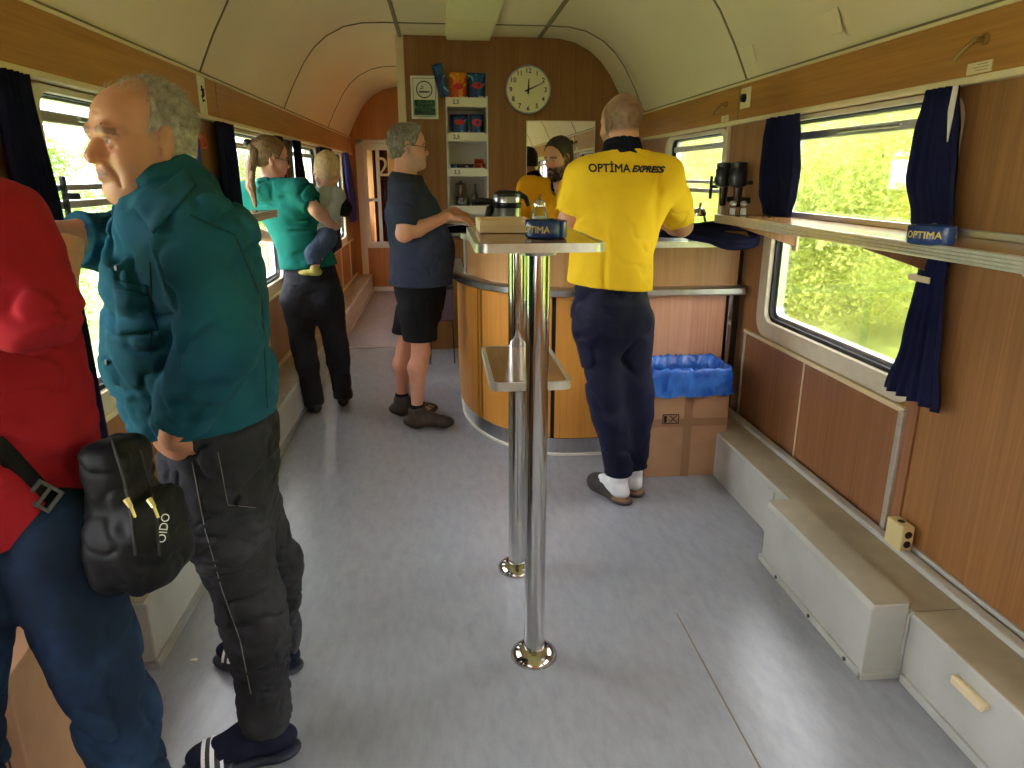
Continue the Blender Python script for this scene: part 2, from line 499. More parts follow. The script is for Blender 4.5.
for yy in (2.85, 3.7, 4.6, 5.5, 6.4, 7.3, 8.2, 9.0): trim(MB().box((XL, yy, .25), (XL + .014, yy + .012, .715)), M['bead'])
# floor seams
trim(MB().box((-.92, 6.3, 0), (.4, 6.34, .004)), M['alu'])
trim(MB().box((.797, .8, 0), (.801, 2.1, .0012)), M['seam'])

# ---------------------------------------------------------------- partition behind the bar
arch = [(-.285, 0)] + [(-.285, 2.60)] + [(x, z + .01) for x, z in CP if x > -.285] + [(XR + .04, ZT), (XR + .04, 0)]
# opening for the snack shelves
NX0, NX1, NZ0, NZ1 = .075, .396, 1.0, 2.13
b = MB()
b.prism([(-.285, 0), (-.285, 2.585), (NX0, 2.585), (NX0, 0)], PY, PY + .05, 'y')
b.prism([(NX0, NZ1), (NX0, 2.585), (NX1, 2.585), (NX1, NZ1)], PY, PY + .05, 'y')
b.prism([(NX0, 0), (NX0, NZ0), (NX1, NZ0), (NX1, 0)], PY, PY + .05, 'y')
b.prism([(NX1, 0), (NX1, 2.585)] + [(x, z + .012) for x, z in CP if x > NX1] + [(XR + .04, ZT), (XR + .04, 0)], PY, PY + .05, 'y')
structure(b, 'wall_partition', M['part_wood'])
structure(MB().box((-.285, PY + .05, 0), (-.235, Y1, 2.585)), 'wall_partition_side', M['end_wood'])
trim(MB().box((-.325, PY - .012, 0), (-.262, PY + .052, 2.578)), M['bead'], bevel=.004)
# recess of the snack shelves
b = MB().box((NX0, PY + .34, NZ0), (NX1, PY + .36, NZ1 + .03)).box((NX0 - .014, PY - .004, NZ0), (NX0, PY + .36, NZ1)).box((NX1, PY - .004, NZ0), (NX1 + .014, PY + .36, NZ1))
b.box((NX0 - .014, PY - .0, NZ0 - .02), (NX1 + .014, PY + .36, NZ0))
structure(b, 'wall_niche', M['white'])

# ---------------------------------------------------------------- end wall with the door
b = MB()
DX0, DX1, DZ = -1.02, -.34, 1.9
b.prism([(XL - .05, 0), (XL - .05, ZT)] + [(x, z + .01) for x, z in CP if x < -.24] + [(-.24, DZ), (DX0, DZ), (DX0, 0)], Y1, Y1 + .06, 'y')
structure(b, 'wall_end', M['end_wood'])
door = bpy.data.objects.new('door_1', None); COL.objects.link(door); door.location = (DX0, Y1, 0); door['kind'] = 'structure'
def dpart(mb, name, mat, **k):
    o = mb.build(name, mat, door, **k); o.matrix_parent_inverse = Matrix.Translation(-door.location); o['kind'] = 'structure'; return o
dpart(MB().box((DX0 - .05, Y1 - .02, 0), (DX0 + .035, Y1 + .07, DZ + .05)).box((DX1 - .035, Y1 - .02, 0), (DX1 + .05, Y1 + .07, DZ + .05)).box((DX0 - .05, Y1 - .02, DZ), (DX1 + .05, Y1 + .07, DZ + .05)), 'door_frame', M['white'], bevel=.006)
dpart(MB().box((DX0 + .035, Y1 + .01, .06), (DX1 - .035, Y1 + .04, .58)), 'door_panel', M['end_wood'])
dpart(MB().box((DX0 + .035, Y1 + .0, .58), (DX1 - .035, Y1 + .05, .66)).box((DX0 + .035, Y1, 1.82), (DX1 - .035, Y1 + .05, 1.9)).box((DX0 + .035, Y1, .66), (DX0 + .085, Y1 + .05, 1.82)).box((DX1 - .085, Y1, .66), (DX1 - .035, Y1 + .05, 1.82))
      .box((DX0 + .035, Y1, 0), (DX1 - .035, Y1 + .05, .06)), 'door_rails', M['white'], bevel=.005)
dpart(MB().box((DX0 + .2, Y1 - .005, .66), (DX0 + .245, Y1 + .02, 1.82)).box((DX0 + .08, Y1 - .005, 1.18), (DX0 + .245, Y1 + .02, 1.22)), 'glazing_bar', M['white'], bevel=.004)
dpart(MB().box((DX0 + .08, Y1 + .02, .66), (DX1 - .08, Y1 + .026, 1.82)), 'door_pane', M['glass'])
lt = letters('class_numeral', '2', .34, frame_M((-.735, Y1 - .004, 1.6), (1, 0, 0), (0, 0, 1)), M['bead'], door, ext=.004); lt.matrix_parent_inverse = Matrix.Translation(-door.location); lt['kind'] = 'structure'
# vestibule beyond the end door
structure(MB().box((XL - .1, Y1 + 1.3, 0), (.0, Y1 + 1.36, 2.5)).box((-.9, Y1 + 1.28, 0), (-.86, Y1 + 1.3, 2.5)), 'wall_vestibule', M['wall_wood'])
structure(MB().box((XL - .1, Y1 + .06, -.05), (.0, Y1 + 1.36, 0)), 'floor_vestibule', M['floor'])
structure(MB().box((-.05, Y1 + .06, 0), (.0, Y1 + 1.36, 2.5)), 'wall_vestibule_side', M['end_wood'])
structure(MB().box((XL - .1, Y1 + .06, 2.5), (.0, Y1 + 1.36, 2.56)), 'ceiling_vestibule', M['ceiling'])
structure(MB().box((XL - .1, Y1 + .06, 0), (XL - .04, Y1 + 1.36, .9)).box((XL - .1, Y1 + .06, 1.75), (XL - .04, Y1 + 1.36, 2.5)).box((XL - .1, Y1 + .06, .9), (XL - .04, Y1 + .5, 1.75)), 'wall_vestibule_left', M['end_wood'])

# small flush plates on the right-hand cove
for (u, v) in ((826, 46), (745, 72)):
    p = W(u, v, x=1.53); nrm = Vector((-.94, 0, -.34)); pass
    Mx = frame_M((1.545, p[1], 2.075), (0, -1, 0), (-.36, 0, .93))
    trim(MB().box((-.06, -.045, 0), (.06, .045, .003), Mx), M['ceiling'], bevel=.002)
# ================================================================ bar counter
def arc_path():
    # plan of the counter front, travelling from the left end round the corner to the right
    pts = [(.10, 5.0), (.10, 4.5)]
    cx, cy, rx, ry = .70, 4.5, .60, .92
    for k in range(1, 15):
        a = PI + (PI / 2) * k / 14
        pts.append((cx + rx * math.cos(a), cy + ry * math.sin(a)))
    pts.append((1.0, 3.58))
    return pts


AP = arc_path()      # travel turns left (counter-clockwise): outside is to the right
bar = thing('bar_counter', 'round-fronted bar counter of orange veneer with a steel rail and dark kick plate', 'bar counter', (.8, 4.3, 0))
def bpart(mb, name, mat, parent=None, **k):
    o = mb.build(name, mat, parent or bar, **k)
    if parent is None: o.matrix_parent_inverse = Matrix.Translation(-bar.location)
    return o
FULL = AP + [(1.03, 3.58), (1.50, 3.58)]
bpart(MB().sweep([(-.06, 0), (-.02, 0), (-.02, .105), (-.06, .105)], FULL[:-2] + [(1.5, 3.58)]), 'kick_plate', M['steel'], smooth=True)
bpart(MB().sweep([(-.02, 0), (-.008, 0), (-.008, .012), (-.02, .012)], FULL[:-2] + [(1.5, 3.58)]), 'kick_trim', M['white'])
# lower panels split by dark joints
def sub(path, t0, t1):
    L = [0]
    for a, c in zip(path[:-1], path[1:]): L.append(L[-1] + math.hypot(c[0] - a[0], c[1] - a[1]))
    def at(t):
        for i in range(len(path) - 1):
            if L[i + 1] >= t - 1e-9:
                f = (t - L[i]) / (L[i + 1] - L[i]); a, c = path[i], path[i + 1]
                return (a[0] + (c[0] - a[0]) * f, a[1] + (c[1] - a[1]) * f)
        return path[-1]
    return [at(t0)] + [p for p, l in zip(path, L) if t0 + 1e-6 < l < t1 - 1e-6] + [at(min(t1, L[-1]))], L[-1]
_, LT = sub(AP, 0, 1)
bpart(MB().sweep([(-.06, .1), (-.012, .1), (-.012, .9), (-.06, .9)], AP), 'carcass', M['dark_gap'])
def tlen(px):   # arc length where the joint at image x px sits, measured on the rail height
    best = None
    L = 0
    for a, c in zip(AP[:-1], AP[1:]):
        for k in range(20):
            f = k / 20; p = (a[0] + (c[0] - a[0]) * f, a[1] + (c[1] - a[1]) * f)
            v = CM.T @ np.array([p[0], p[1], .6 - CAMH]); u = 512 + CF * v[0] / -v[2]
            if best is None or abs(u - px) < best[0]: best = (abs(u - px), L + f * math.hypot(c[0] - a[0], c[1] - a[1]))
        L += math.hypot(c[0] - a[0], c[1] - a[1])
    return best[1]
cuts = [0, 1.05, tlen(478), tlen(524), tlen(553), LT]
cuts = sorted(cuts)
for i in range(len(cuts) - 1):
    pth, _ = sub(AP, cuts[i] + .012, cuts[i + 1] - .012)
    bpart(MB().sweep([(-.02, .108), (0, .108), (0, .895), (-.02, .895)], pth), 'front_panel', M['bar_wood'], smooth=True)
bpart(MB().sweep([(-.02, .90), (.055, .90), (.065, .908), (.065, .935), (.055, .943), (-.03, .943)], AP + [(1.58, 3.58)]), 'bumper_rail', M['steel'], smooth=True, auto=50)
UP, _ = sub(AP, .75, LT)
bpart(MB().sweep([(-.03, .943), (-.012, .943), (-.012, 1.15), (-.03, 1.15)], UP + [(1.56, 3.58)]), 'upper_panel', M['bar_top_wood'], smooth=True)
bpart(MB().sweep([(-.014, .943), (-.004, .943), (-.004, 1.15), (-.014, 1.15)], sub(AP, .75, .79)[0]), 'upper_end_trim', M['alu'])
# top slab
top = [(x, y) for x, y in UP] + [(1.59, 3.58), (1.59, 4.02), (1.0, 4.02)]
top += [(.62 + .25 * math.cos(a), 4.5 + .45 * math.sin(a)) for a in np.linspace(-PI / 2 + .3, -PI, 7)] + [(.37, UP[0][1])]
bpart(MB().prism(top, 1.15, 1.172, 'z'), 'counter_top', M['black_plastic'], bevel=.004)
bpart(MB().sweep([(-.01, 1.145), (.012, 1.145), (.012, 1.175), (-.01, 1.175)], UP + [(1.59, 3.58)]), 'top_edge', M['alu_edge'], smooth=True)
# straight flap section at the right
bpart(MB().box((1.0, 3.592, .1), (1.58, 3.63, .9)), 'flap_back', M['dark_gap'])
bpart(MB().box((1.04, 3.575, .108), (1.5, 3.592, .897)), 'flap_panel', M['lit_flap_wood'], bevel=.002)
bpart(MB().box((1.515, 3.57, .1), (1.54, 3.60, .9)), 'flap_post', M['chrome'], bevel=.004)
bpart(MB().box((1.545, 3.60, .0), (1.585, 3.64, 1.15)), 'gap_strip', M['dark_gap'])  # dark strip filling the gap at the wall, its colour standing for shade
bpart(MB().box((.37, 4.1, .84), (.60, 5.0, .87)).box((1.0, 3.98, .84), (1.58, 4.0, .87)), 'work_shelf', M['steel'])

# ================================================================ standing table
TX, TY0, TY1 = .262, 1.925, 2.455
tbl = thing('standing_table', 'narrow brown standing table with ribbed metal edge on two steel poles', 'table', (TX, 2.19, 0))
def tpart(mb, name, mat, parent=None, **k):
    o = mb.build(name, mat, parent or tbl, **k)
    o.matrix_parent_inverse = Matrix.Translation(-tbl.location); return o
def slab(x0, x1, y0, y1, z0, z1, r, name, mat_top, mat_edge):
    poly = [(x, y) for x, y in rrect(x0, x1, y0, y1, r, 5)]
    o = tpart(MB().prism(poly, z1 - .004, z1, 'z'), name, mat_top)
    h = z1 - z0; prof = []
    for i in range(3):      # three rounded ribs
        a = z0 + h * i / 3; prof += [(-.004, a + .0002), (.003, a + h * .06), (.0045, a + h * .16), (.003, a + h * .27), (-.004, a + h * .333)]
    prof = [(-.014, z0)] + prof + [(-.014, z1 + .0005)]
    e = MB().sweep(prof, list(reversed(poly)), closed=True).build('metal_edge', mat_edge, o, smooth=True, auto=30)
    tpart(MB().prism([(x0 + .01 if x == x0 else x, y) for x, y in poly], z0 + .002, z1 - .005, 'z'), 'underside', M['table_wood'])
    return o
slab(TX - .162, TX + .164, 1.872, 2.515, 1.305, 1.3285, .022, 'table_top', M['table_wood'], M['alu_edge'])
slab(TX - .155, TX + .148, 1.93, 2.45, .845, .872, .02, 'lower_shelf', M['table_wood'], M['alu_edge']) if False else None
for y in (TY0, TY1):
    tpart(MB().tube([(TX, y, .008), (TX, y, 1.306)], .033, 28), 'pole', M['chrome'], smooth=True)
    f = tpart(MB().lathe([(.076, 0), (.076, .006), (.07, .016), (.058, .026), (.045, .033), (.036, .036), (.033, .036)], (TX, y, 0), 40), 'foot_flange', M['chrome'], smooth=True, auto=60)
    MB().lathe([(.05, 1.294), (.052, 1.3065), (.03, 1.3065)], (TX, y, 0), 28).build('top_flange', M['steel'], f)
    for sx, sy in ((.02, -.055), (-.05, .02)): MB().tube([(TX + sx, y + sy, .012), (TX + sx, y + sy, .026)], .006, 8).build('flange_screw', M['steel'], f)
zs = 1.5 - .94 * .5
slab(TX - .118, TX + .100, 1.99, 2.44, .887, .912, .018, 'lower_shelf', M['table_wood'], M['alu_edge'])

def ashtray(p, label, rot=0.0):
    root = thing('ashtray', label, 'ashtray', p, rot)
    b = MB().lathe([(.052, 0), (.058, .003), (.060, .012), (.060, .046), (.057, .050), (.052, .047), (.047, .02), (.02, .017)], (0, 0, 0), 40)
    # notches sit in the rim as small pads
    b.build('bowl', M['navy_plastic'], root, smooth=True, auto=50)
    for k in range(3):
        a = -.2 + k * 2.1
        MB().box((-.008, -.006, .0), (.008, .006, .004), Matrix.Rotation(a, 4, 'Z') @ Matrix.Translation((.0535, 0, .0485))).build('cigarette_rest', M['black_plastic'], root)
    vs, fs = text_polys('OPTIMA', .026, bold=.0006)
    out = []
    for x, y, z in vs:
        a = -PI / 2 + x / .0604 ; out.append((.0606 * math.cos(a), .0606 * math.sin(a), y + .026))
    me = bpy.data.meshes.new('lettering'); me.from_pydata(out, [], fs); me.materials.append(M['yellow_ink'])
    o = bpy.data.objects.new('lettering', me); COL.objects.link(o); o.parent = root
    return root


p = W(546, 238, z=1.329); ashtray((float(p[0]), float(p[1]), 1.329), 'round navy ashtray on the standing table, lettered in yellow', -.75)
SHZ = 1.322
p = W(930, 244, z=SHZ); ashtray((float(p[0]), float(p[1]), SHZ), 'round navy ashtray on the right wall shelf in front of the curtain', -1.0)

# ================================================================ wall shelves
def wall_shelf(name, label, xw, xf, y0, y1, zt, brs, hooks):
    root = thing(name, label, 'shelf', (xw, (y0 + y1) / 2, zt)); inv = Matrix.Translation(-Vector(root.location)); s = 1 if xf > xw else -1
    def pt(mb, nm, mat, par=None, **k):
        o = mb.build(nm, mat, par or root, **k); o.matrix_parent_inverse = inv if par is None else Matrix(); return o
    a = sorted((xw, xf)); pt(MB().box((a[0], y0, zt - .026), (a[1], y1, zt)), 'board', M['shelf_wood'])
    prof = [(xf - s * .006, zt + .003), (xf + s * .002, zt + .003)]
    for i in range(4):
        z = zt + .002 - i * .0095; prof += [(xf + s * .008, z - .001), (xf + s * .008, z - .007), (xf + s * .004, z - .009)]
    prof += [(xf - s * .006, zt - .037)]
    pt(MB().prism(prof, y0, y1, 'y'), 'metal_edge', M['alu_edge'])
    a = sorted((xw - s * .0, xw + s * .022)); pt(MB().box((a[0], y0, zt), (a[1], y1, zt + .022)), 'back_strip', M['alu'], bevel=.003)
    for yb in brs:
        a = sorted((xw, xw + s * .012))
        br = pt(MB().box((a[0], yb - .02, zt - .15), (a[1], yb + .02, zt - .026)), 'bracket', M['bead'], bevel=.003)
        arm = MB().prism([(xw + s * .01, zt - .13), (xw + s * .01, zt - .027), (xf - s * .03, zt - .027), (xf - s * .03, zt - .045)], yb - .012, yb + .012, 'y').build('bracket_arm', M['panel_wood'], br)
        MB().tube([(xw + s * .011, yb, zt - .125), (xw + s * .016, yb, zt - .125)], .005, 8).build('screw', M['steel'], br)
    for yb in hooks:
        pt(MB().tube([(xw + s * .10, yb, zt - .03), (xw + s * .10, yb, zt - .06), (xw + s * .115, yb, zt - .075), (xw + s * .13, yb, zt - .062)], .006, 8), 'bag_hook', M['bead'], smooth=True)
    return root


wall_shelf('wall_shelf', 'long brown wall shelf with ribbed metal edge below the right-hand window', XR, 1.31, .6, 3.33, SHZ, (2.14, 3.1), (1.66,))
wall_shelf('wall_shelf', 'wall shelf on the left side beside the woman in green', XL, -.86, 2.95, 3.88, 1.33, (3.5,), ())
# ================================================================ curtains
def curtain(name, label, side, prof, zs, folds, amp, seed, parts=(), group=None, depth=.05, mat=None):
    """prof: y-range of the cloth at each height in zs (top first); folds run from top to bottom; built with real thickness."""
    x = XL + depth if side == 'left' else XR - depth; s = 1 if side == 'left' else -1
    rg = random.Random(seed); nu = folds * 10; nz = 48; ph = [rg.uniform(-.6, .6) for _ in range(folds + 2)]
    root = thing(name, label, 'curtain', (x, (prof[0][0] + prof[0][1]) / 2, zs[-1]), group=group)
    vs = []; fs = []
    def interp(z):
        for i in range(len(zs) - 1):
            if zs[i] >= z >= zs[i + 1]:
                t = (zs[i] - z) / (zs[i] - zs[i + 1]); t = t * t * (3 - 2 * t)
                return tuple(prof[i][q] + (prof[i + 1][q] - prof[i][q]) * t for q in range(len(prof[i])))
        return prof[-1]
    for j in range(nz + 1):
        z = zs[0] + (zs[-1] - zs[0]) * j / nz; pr = interp(z); a, c = pr[0], pr[1]; am = amp * (pr[2] if len(pr) > 2 else 1)
        for i in range(nu + 1):
            t = i / nu; q = t * folds; k = int(q)
            w = math.sin(q * 2 * PI + ph[min(k, folds)] + .5 * math.sin(z * 3 + seed)) + .35 * math.sin(q * 4 * PI + z * 2 + k)
            edge = min(1, 6 * t, 6 * (1 - t))
            vs.append((x + s * (am * w * (.6 + .4 * edge)) - root.location.x, a + (c - a) * t + .25 * am * math.cos(q * 2 * PI) - root.location.y, z - root.location.z))
    r = nu + 1
    for j in range(nz):
        for i in range(nu): fs.append((j * r + i, j * r + i + 1, (j + 1) * r + i + 1, (j + 1) * r + i))
    o = MB().add(vs, fs).build('cloth', mat or M['curtain'], root, smooth=True, auto=180)
    sm = o.modifiers.new('thickness', 'SOLIDIFY'); sm.thickness = .003
    return root


cR = curtain('curtain', 'navy curtain at the near edge of the right window, falling behind the shelf', 'right',
             [(2.125, 2.275, .8), (2.09, 2.30, 1.1), (2.07, 2.305, 1.1), (2.05, 2.25, .8), (2.04, 2.19, .5), (2.04, 2.175, .45), (2.005, 2.205, .8), (1.965, 2.26, .8)],
             [1.762, 1.62, 1.5, 1.36, 1.28, 1.2, .95, .775], 5, .017, 3)
o = MB().box((XR - .08, 2.075, 1.172), (XR - .075, 2.18, 1.192)).box((XR - .08, 2.176, 1.172), (XR - .02, 2.18, 1.192)).build('tie_band', M['bead'], cR, bevel=.002); o.matrix_parent_inverse = Matrix.Translation(-cR.location)
o = MB().prism([(2.105, 1.76), (2.125, 1.76), (2.13, 1.69), (2.112, 1.60), (2.108, 1.66)], XR - .072, XR - .068, 'x').build('lining', M['white'], cR); o.matrix_parent_inverse = Matrix.Translation(-cR.location)
cF = curtain('curtain', 'navy curtain gathered at the far edge of the right window above the shelf', 'right',
             [(3.10, 3.42, .7), (3.07, 3.44, 1.1), (3.04, 3.45, 1.2), (3.05, 3.44, 1.1), (3.08, 3.38, .6), (3.10, 3.34, .4)],
             [1.762, 1.66, 1.52, 1.42, 1.335, 1.30], 4, .017, 8)
cN = curtain('curtain', 'long navy curtain hanging left of the man in the teal shirt, nearest of all', 'left',
             [(2.00, 2.18, .9), (2.0, 2.215, 1.1), (2.01, 2.24, 1.1), (2.02, 2.245, 1.1)], [1.762, 1.4, 1.0, .64], 6, .016, 5)
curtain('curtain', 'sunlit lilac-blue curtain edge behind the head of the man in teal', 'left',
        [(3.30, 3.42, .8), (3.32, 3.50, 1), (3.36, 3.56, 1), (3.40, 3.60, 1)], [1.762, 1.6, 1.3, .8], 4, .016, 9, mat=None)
curtain('curtain', 'dark navy curtain between the man in teal and the woman with the ponytail', 'left',
        [(3.82, 4.11, .9), (3.83, 4.13, 1), (3.84, 4.16, 1.1), (3.85, 4.18, 1.1)], [1.762, 1.5, 1.2, .75], 5, .016, 12)
curtain('curtain', 'navy curtain behind the head of the woman with the ponytail', 'left',
        [(5.1, 5.34, .9), (5.08, 5.34, 1.1), (5.06, 5.34, 1.1)], [1.762, 1.3, .75], 5, .016, 13)
curtain('curtain', 'dark navy curtain between the face of the woman and the head of the baby', 'left',
        [(5.74, 6.02, .9), (5.74, 6.14, 1.1), (5.74, 6.2, 1.1)], [1.762, 1.4, .75], 5, .016, 14)
curtain('curtain', 'dark navy curtain just behind the head of the baby', 'left',
        [(6.95, 7.7, .9), (6.98, 7.95, 1.1), (7.0, 8.0, 1.1)], [1.762, 1.4, .75], 7, .016, 15)
M['lilac'] = curtain_trans('sunlit_lilac_cloth', S(96, 96, 190), S(112, 112, 205), .55)  # curtain cloth with the sun's glow put into a lighter lilac colour
curtain('curtain', 'navy curtain coloured lilac for the sun shining through, beside the end door', 'left',
        [(8.7, 9.0, .9), (8.72, 9.3, 1.1), (8.85, 9.5, 1.1), (9.0, 9.5, .8)], [1.762, 1.5, 1.2, .95], 5, .018, 16, mat=M['lilac'])
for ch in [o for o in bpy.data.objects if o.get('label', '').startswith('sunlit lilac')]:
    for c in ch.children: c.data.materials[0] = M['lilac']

# the gathered lower end of the far curtain, looped on to the counter
def cloth_loop():
    root = thing('curtain_bundle', 'twisted navy curtain end looped over the right end of the bar counter', 'curtain', (1.45, 3.5, 1.17))
    rg = random.Random(4)
    def strand(pts, r0, name, w=1.0, seed=0):
        P = [Vector(p) for p in pts]; path = []
        for i in range(len(P) - 1):
            a = P[max(i - 1, 0)]; b_ = P[i]; c = P[i + 1]; d = P[min(i + 2, len(P) - 1)]
            for k in range(8):
                t = k / 8
                path.append(.5 * ((2 * b_) + (c - a) * t + (2 * a - 5 * b_ + 4 * c - d) * t * t + (3 * b_ - 3 * c + d - a) * t ** 3))
        path.append(P[-1]); m = len(path); n = 28; vs = []; up = Vector((0, 0, 1))
        for i, p in enumerate(path):
            t = (path[min(i + 1, m - 1)] - path[max(i - 1, 0)]).normalized(); a = (up - t * up.dot(t)).normalized(); b_ = t.cross(a)
            r = r0[0] + (r0[1] - r0[0]) * math.sin(PI * i / (m - 1)) ** .7
            for k in range(n):
                an = 2 * PI * k / n; rr = r * (1 + .2 * math.sin(5 * an + i * .2 + seed) + .1 * math.sin(9 * an - i * .31))
                vs.append(tuple(p + (a * math.cos(an) * .75 + b_ * math.sin(an)) * rr - root.location))
        fs = [(i * n + k, i * n + (k + 1) % n, (i + 1) * n + (k + 1) % n, (i + 1) * n + k) for i in range(m - 1) for k in range(n)]
        fs += [tuple(range(n - 1, -1, -1)), tuple(range((m - 1) * n, m * n))]
        MB().add(vs, fs).build(name, M['curtain'], root, smooth=True, auto=180)
    strand([(1.03, 3.66, 1.20), (1.14, 3.64, 1.222), (1.24, 3.60, 1.232), (1.34, 3.52, 1.218), (1.44, 3.44, 1.185), (1.53, 3.42, 1.18), (1.565, 3.43, 1.21)], (.016, .05), 'lower_fold', seed=1)
    strand([(1.565, 3.43, 1.21), (1.56, 3.47, 1.245), (1.50, 3.48, 1.262), (1.42, 3.52, 1.256), (1.33, 3.56, 1.245), (1.2, 3.64, 1.24)], (.024, .034), 'upper_fold', seed=3)
    return root
cloth_loop()

# ================================================================ things on the walls
clk = thing('wall_clock', 'round cream wall clock with silver rim and black numerals on the bar partition', 'clock', (.744, PY - .001, 2.181))
Mc = Matrix.Rotation(PI / 2, 4, 'X')     # local z -> towards the camera (-y)
RC = .190
MB().lathe([(RC, 0), (RC, .025), (RC - .006, .034), (RC - .014, .034), (RC - .016, .02), (RC - .02, .02)], n=56, M=Mc).build('rim', M['steel'], clk, smooth=True, auto=40)
M['dial'] = mat_base('cream_dial', S(240, 230, 186), .5)[0]
dial = MB().lathe([(RC - .015, .0), (RC - .015, .021)], n=56, M=Mc).build('dial', M['dial'], clk)
for h in range(1, 13):
    a = PI / 2 - h * PI / 6; r = RC * .76
    letters('numeral', str(h), .052, frame_M((r * math.cos(a), -.0222, r * math.sin(a)), (1, 0, 0), (0, 0, 1)), M['black'], dial, bold=.0008)
def hand(ang, L, w, name):
    a = math.radians(ang); dx, dz = math.sin(a), math.cos(a); px, pz = dz, -dx
    poly = [(-dx * .03 + px * w, -dz * .03 + pz * w), (dx * L + px * w * .4, dz * L + pz * w * .4), (dx * L - px * w * .4, dz * L - pz * w * .4), (-dx * .03 - px * w, -dz * .03 - pz * w)]
    MB().prism(poly, -.027, -.0245, 'y').build(name, M['black'], clk)
hand(3, .085, .008, 'hour_hand'); hand(66, .13, .0065, 'minute_hand'); hand(175, .05, .0015, 'second_hand')
MB().lathe([(.009, .02), (.009, .029)], n=16, M=Mc).build('hub', M['black'], clk)

sg = thing('smoking_sign', 'white and green smoking-area sign with a cigarette in a circle, on the bar partition', 'sign', (-.108, PY - .001, 2.115))
M['paper'] = mat_base('sign_paper', S(232, 230, 214), .5)[0]; M['green'] = mat_base('sign_green', S(28, 92, 62), .5)[0]
MB().box((-.11, -.012, -.165), (.11, 0, .165)).build('board', M['paper'], sg, bevel=.003)
def fl(poly, name, mat, par=sg, d=.0128): return MB().add([(x, -d, z) for x, z in poly], [tuple(range(len(poly)))]).build(name, mat, par)
def outline(lo, hi, w, name, mat):
    (x0, z0), (x1, z1) = lo, hi; b = MB()
    for r in (((x0, z0), (x1, z0 + w)), ((x0, z1 - w), (x1, z1)), ((x0, z0), (x0 + w, z1)), ((x1 - w, z0), (x1, z1))): b.box((r[0][0], -.0132, r[0][1]), (r[1][0], -.0125, r[1][1]))
    return b.build(name, mat, sg)
outline((-.092, -.145), (.092, .147), .004, 'border', M['green'])
b = MB(); n = 40; vs = []
for r in (.066, .058):
    for k in range(n): vs.append((r * math.cos(2 * PI * k / n), -.0133, .06 + r * math.sin(2 * PI * k / n)))
b.add(vs, [(k, (k + 1) % n, n + (k + 1) % n, n + k) for k in range(n)]); b.build('circle_mark', M['black'], sg)
MB().box((-.042, -.0135, .036), (.03, -.0128, .048)).box((.033, -.0135, .036), (.043, -.0128, .048)).build('cigarette_mark', M['black'], sg)
MB().tube([(-.036, -.0133, .056), (-.03, -.0133, .068), (-.014, -.0133, .066), (-.008, -.0133, .078), (-.018, -.0133, .088), (-.026, -.0133, .082)], .003, 6).build('smoke_mark', M['black'], sg)
pn = MB().box((-.084, -.0134, -.135), (.084, -.0126, -.018)).build('green_panel', M['green'], sg)
for z, t, s_ in ((-.042, 'SİGARA', .034), (-.078, 'İÇME ALANI', .031), (-.114, 'SMOKING AREA', .022)):
    letters('lettering', t, s_, frame_M((0, -.0139, z), (1, 0, 0), (0, 0, 1)), M['paper'], pn, bold=.0006)

mi = thing('wall_mirror', 'unframed rectangular mirror on the bar partition behind the barman', 'mirror', (1.02, PY - .001, 1.24))
MB().box((-.285, -.008, 0), (.295, 0, .70)).build('mirror_glass', M['mirror'], mi)
MB().box((-.289, -.011, -.004), (-.283, 0, .704)).box((.293, -.011, -.004), (.299, 0, .704)).box((-.289, -.011, .699), (.299, 0, .706)).box((-.289, -.011, -.006), (.299, 0, .001)).build('edge_clip', M['bead'], mi)

# ceiling lamp housing
lp = thing('ceiling_lamp', 'long flat cream lamp housing along the middle of the ceiling', 'lamp', (.255, 4.6, 2.578))
M['lens'] = mottled('frosted_lens', S(222, 212, 170), S(228, 218, 178), 3, rough=.5)
b = MB().prism([(-.185, 0), (-.17, -.045), (.17, -.045), (.185, 0)], -3.2, 1.52, 'y'); b.build('housing', M['lens'], lp, bevel=.006)
for yy in (-1.6, -.4, .8): MB().box((-.186, yy, -.047), (.186, yy + .008, -.0)).build('joint_band', M['bead'], lp)

M['brass'] = mat_base('aged_brass', S(150, 122, 74), .35, .8)[0]
def wall_hook(y, label):
    r = thing('coat_hook', label, 'hook', (XR - .03, y, 1.80))
    MB().lathe([(.016, 0), (.016, .006), (.011, .012)], n=16, M=Matrix.Translation((0, 0, .078)) @ Matrix.Rotation(-PI / 2, 4, 'Y')).build('rose', M['brass'], r, smooth=True)
    MB().tube([(-.008, 0, .078), (-.03, .004, .078), (-.045, .012, .062), (-.06, .03, .035), (-.062, .036, .024)], [.008, .009, .007, .006, .005], 10).build('lever', M['brass'], r, smooth=True)
    p = MB().box((-.004, -.045, -.012), (0, .055, .02)).build('label_plate', M['bead'], r, bevel=.0015)
    for k, (a, c) in enumerate(((-.03, .012), (-.036, .03), (-.03, .02))):
        MB().box((-.0046, a, .012 - k * .008), (-.0040, c, .0135 - k * .008)).build('engraved_line', M['seam'], p)
    return r
wall_hook(2.075, 'brass lever hook with an engraved plate at the near end of the right strip')
wall_hook(3.99, 'small brass lever hook with plate left of the switch on the right strip')
sw = thing('light_switch', 'cream switch plate with a black knob on the right-hand wooden strip', 'switch', (XR - .03, 3.735, 1.885))
MB().box((-.006, -.06, -.05), (0, .06, .05)).build('plate', M['bead'], sw, bevel=.003)
MB().lathe([(.022, 0), (.02, .018), (.012, .024)], n=20, M=Matrix.Translation((-.005, .005, .0)) @ Matrix.Rotation(-PI / 2, 4, 'Y')).build('knob', M['black_plastic'], sw, smooth=True)
ns = thing('notice_plate', 'cream notice plate with a black pictogram on the left-hand wooden strip', 'notice', (XL + .03, 3.72, 1.87))
MB().box((0, -.055, -.085), (.004, .055, .085)).build('plate', M['paper'], ns, bevel=.002)
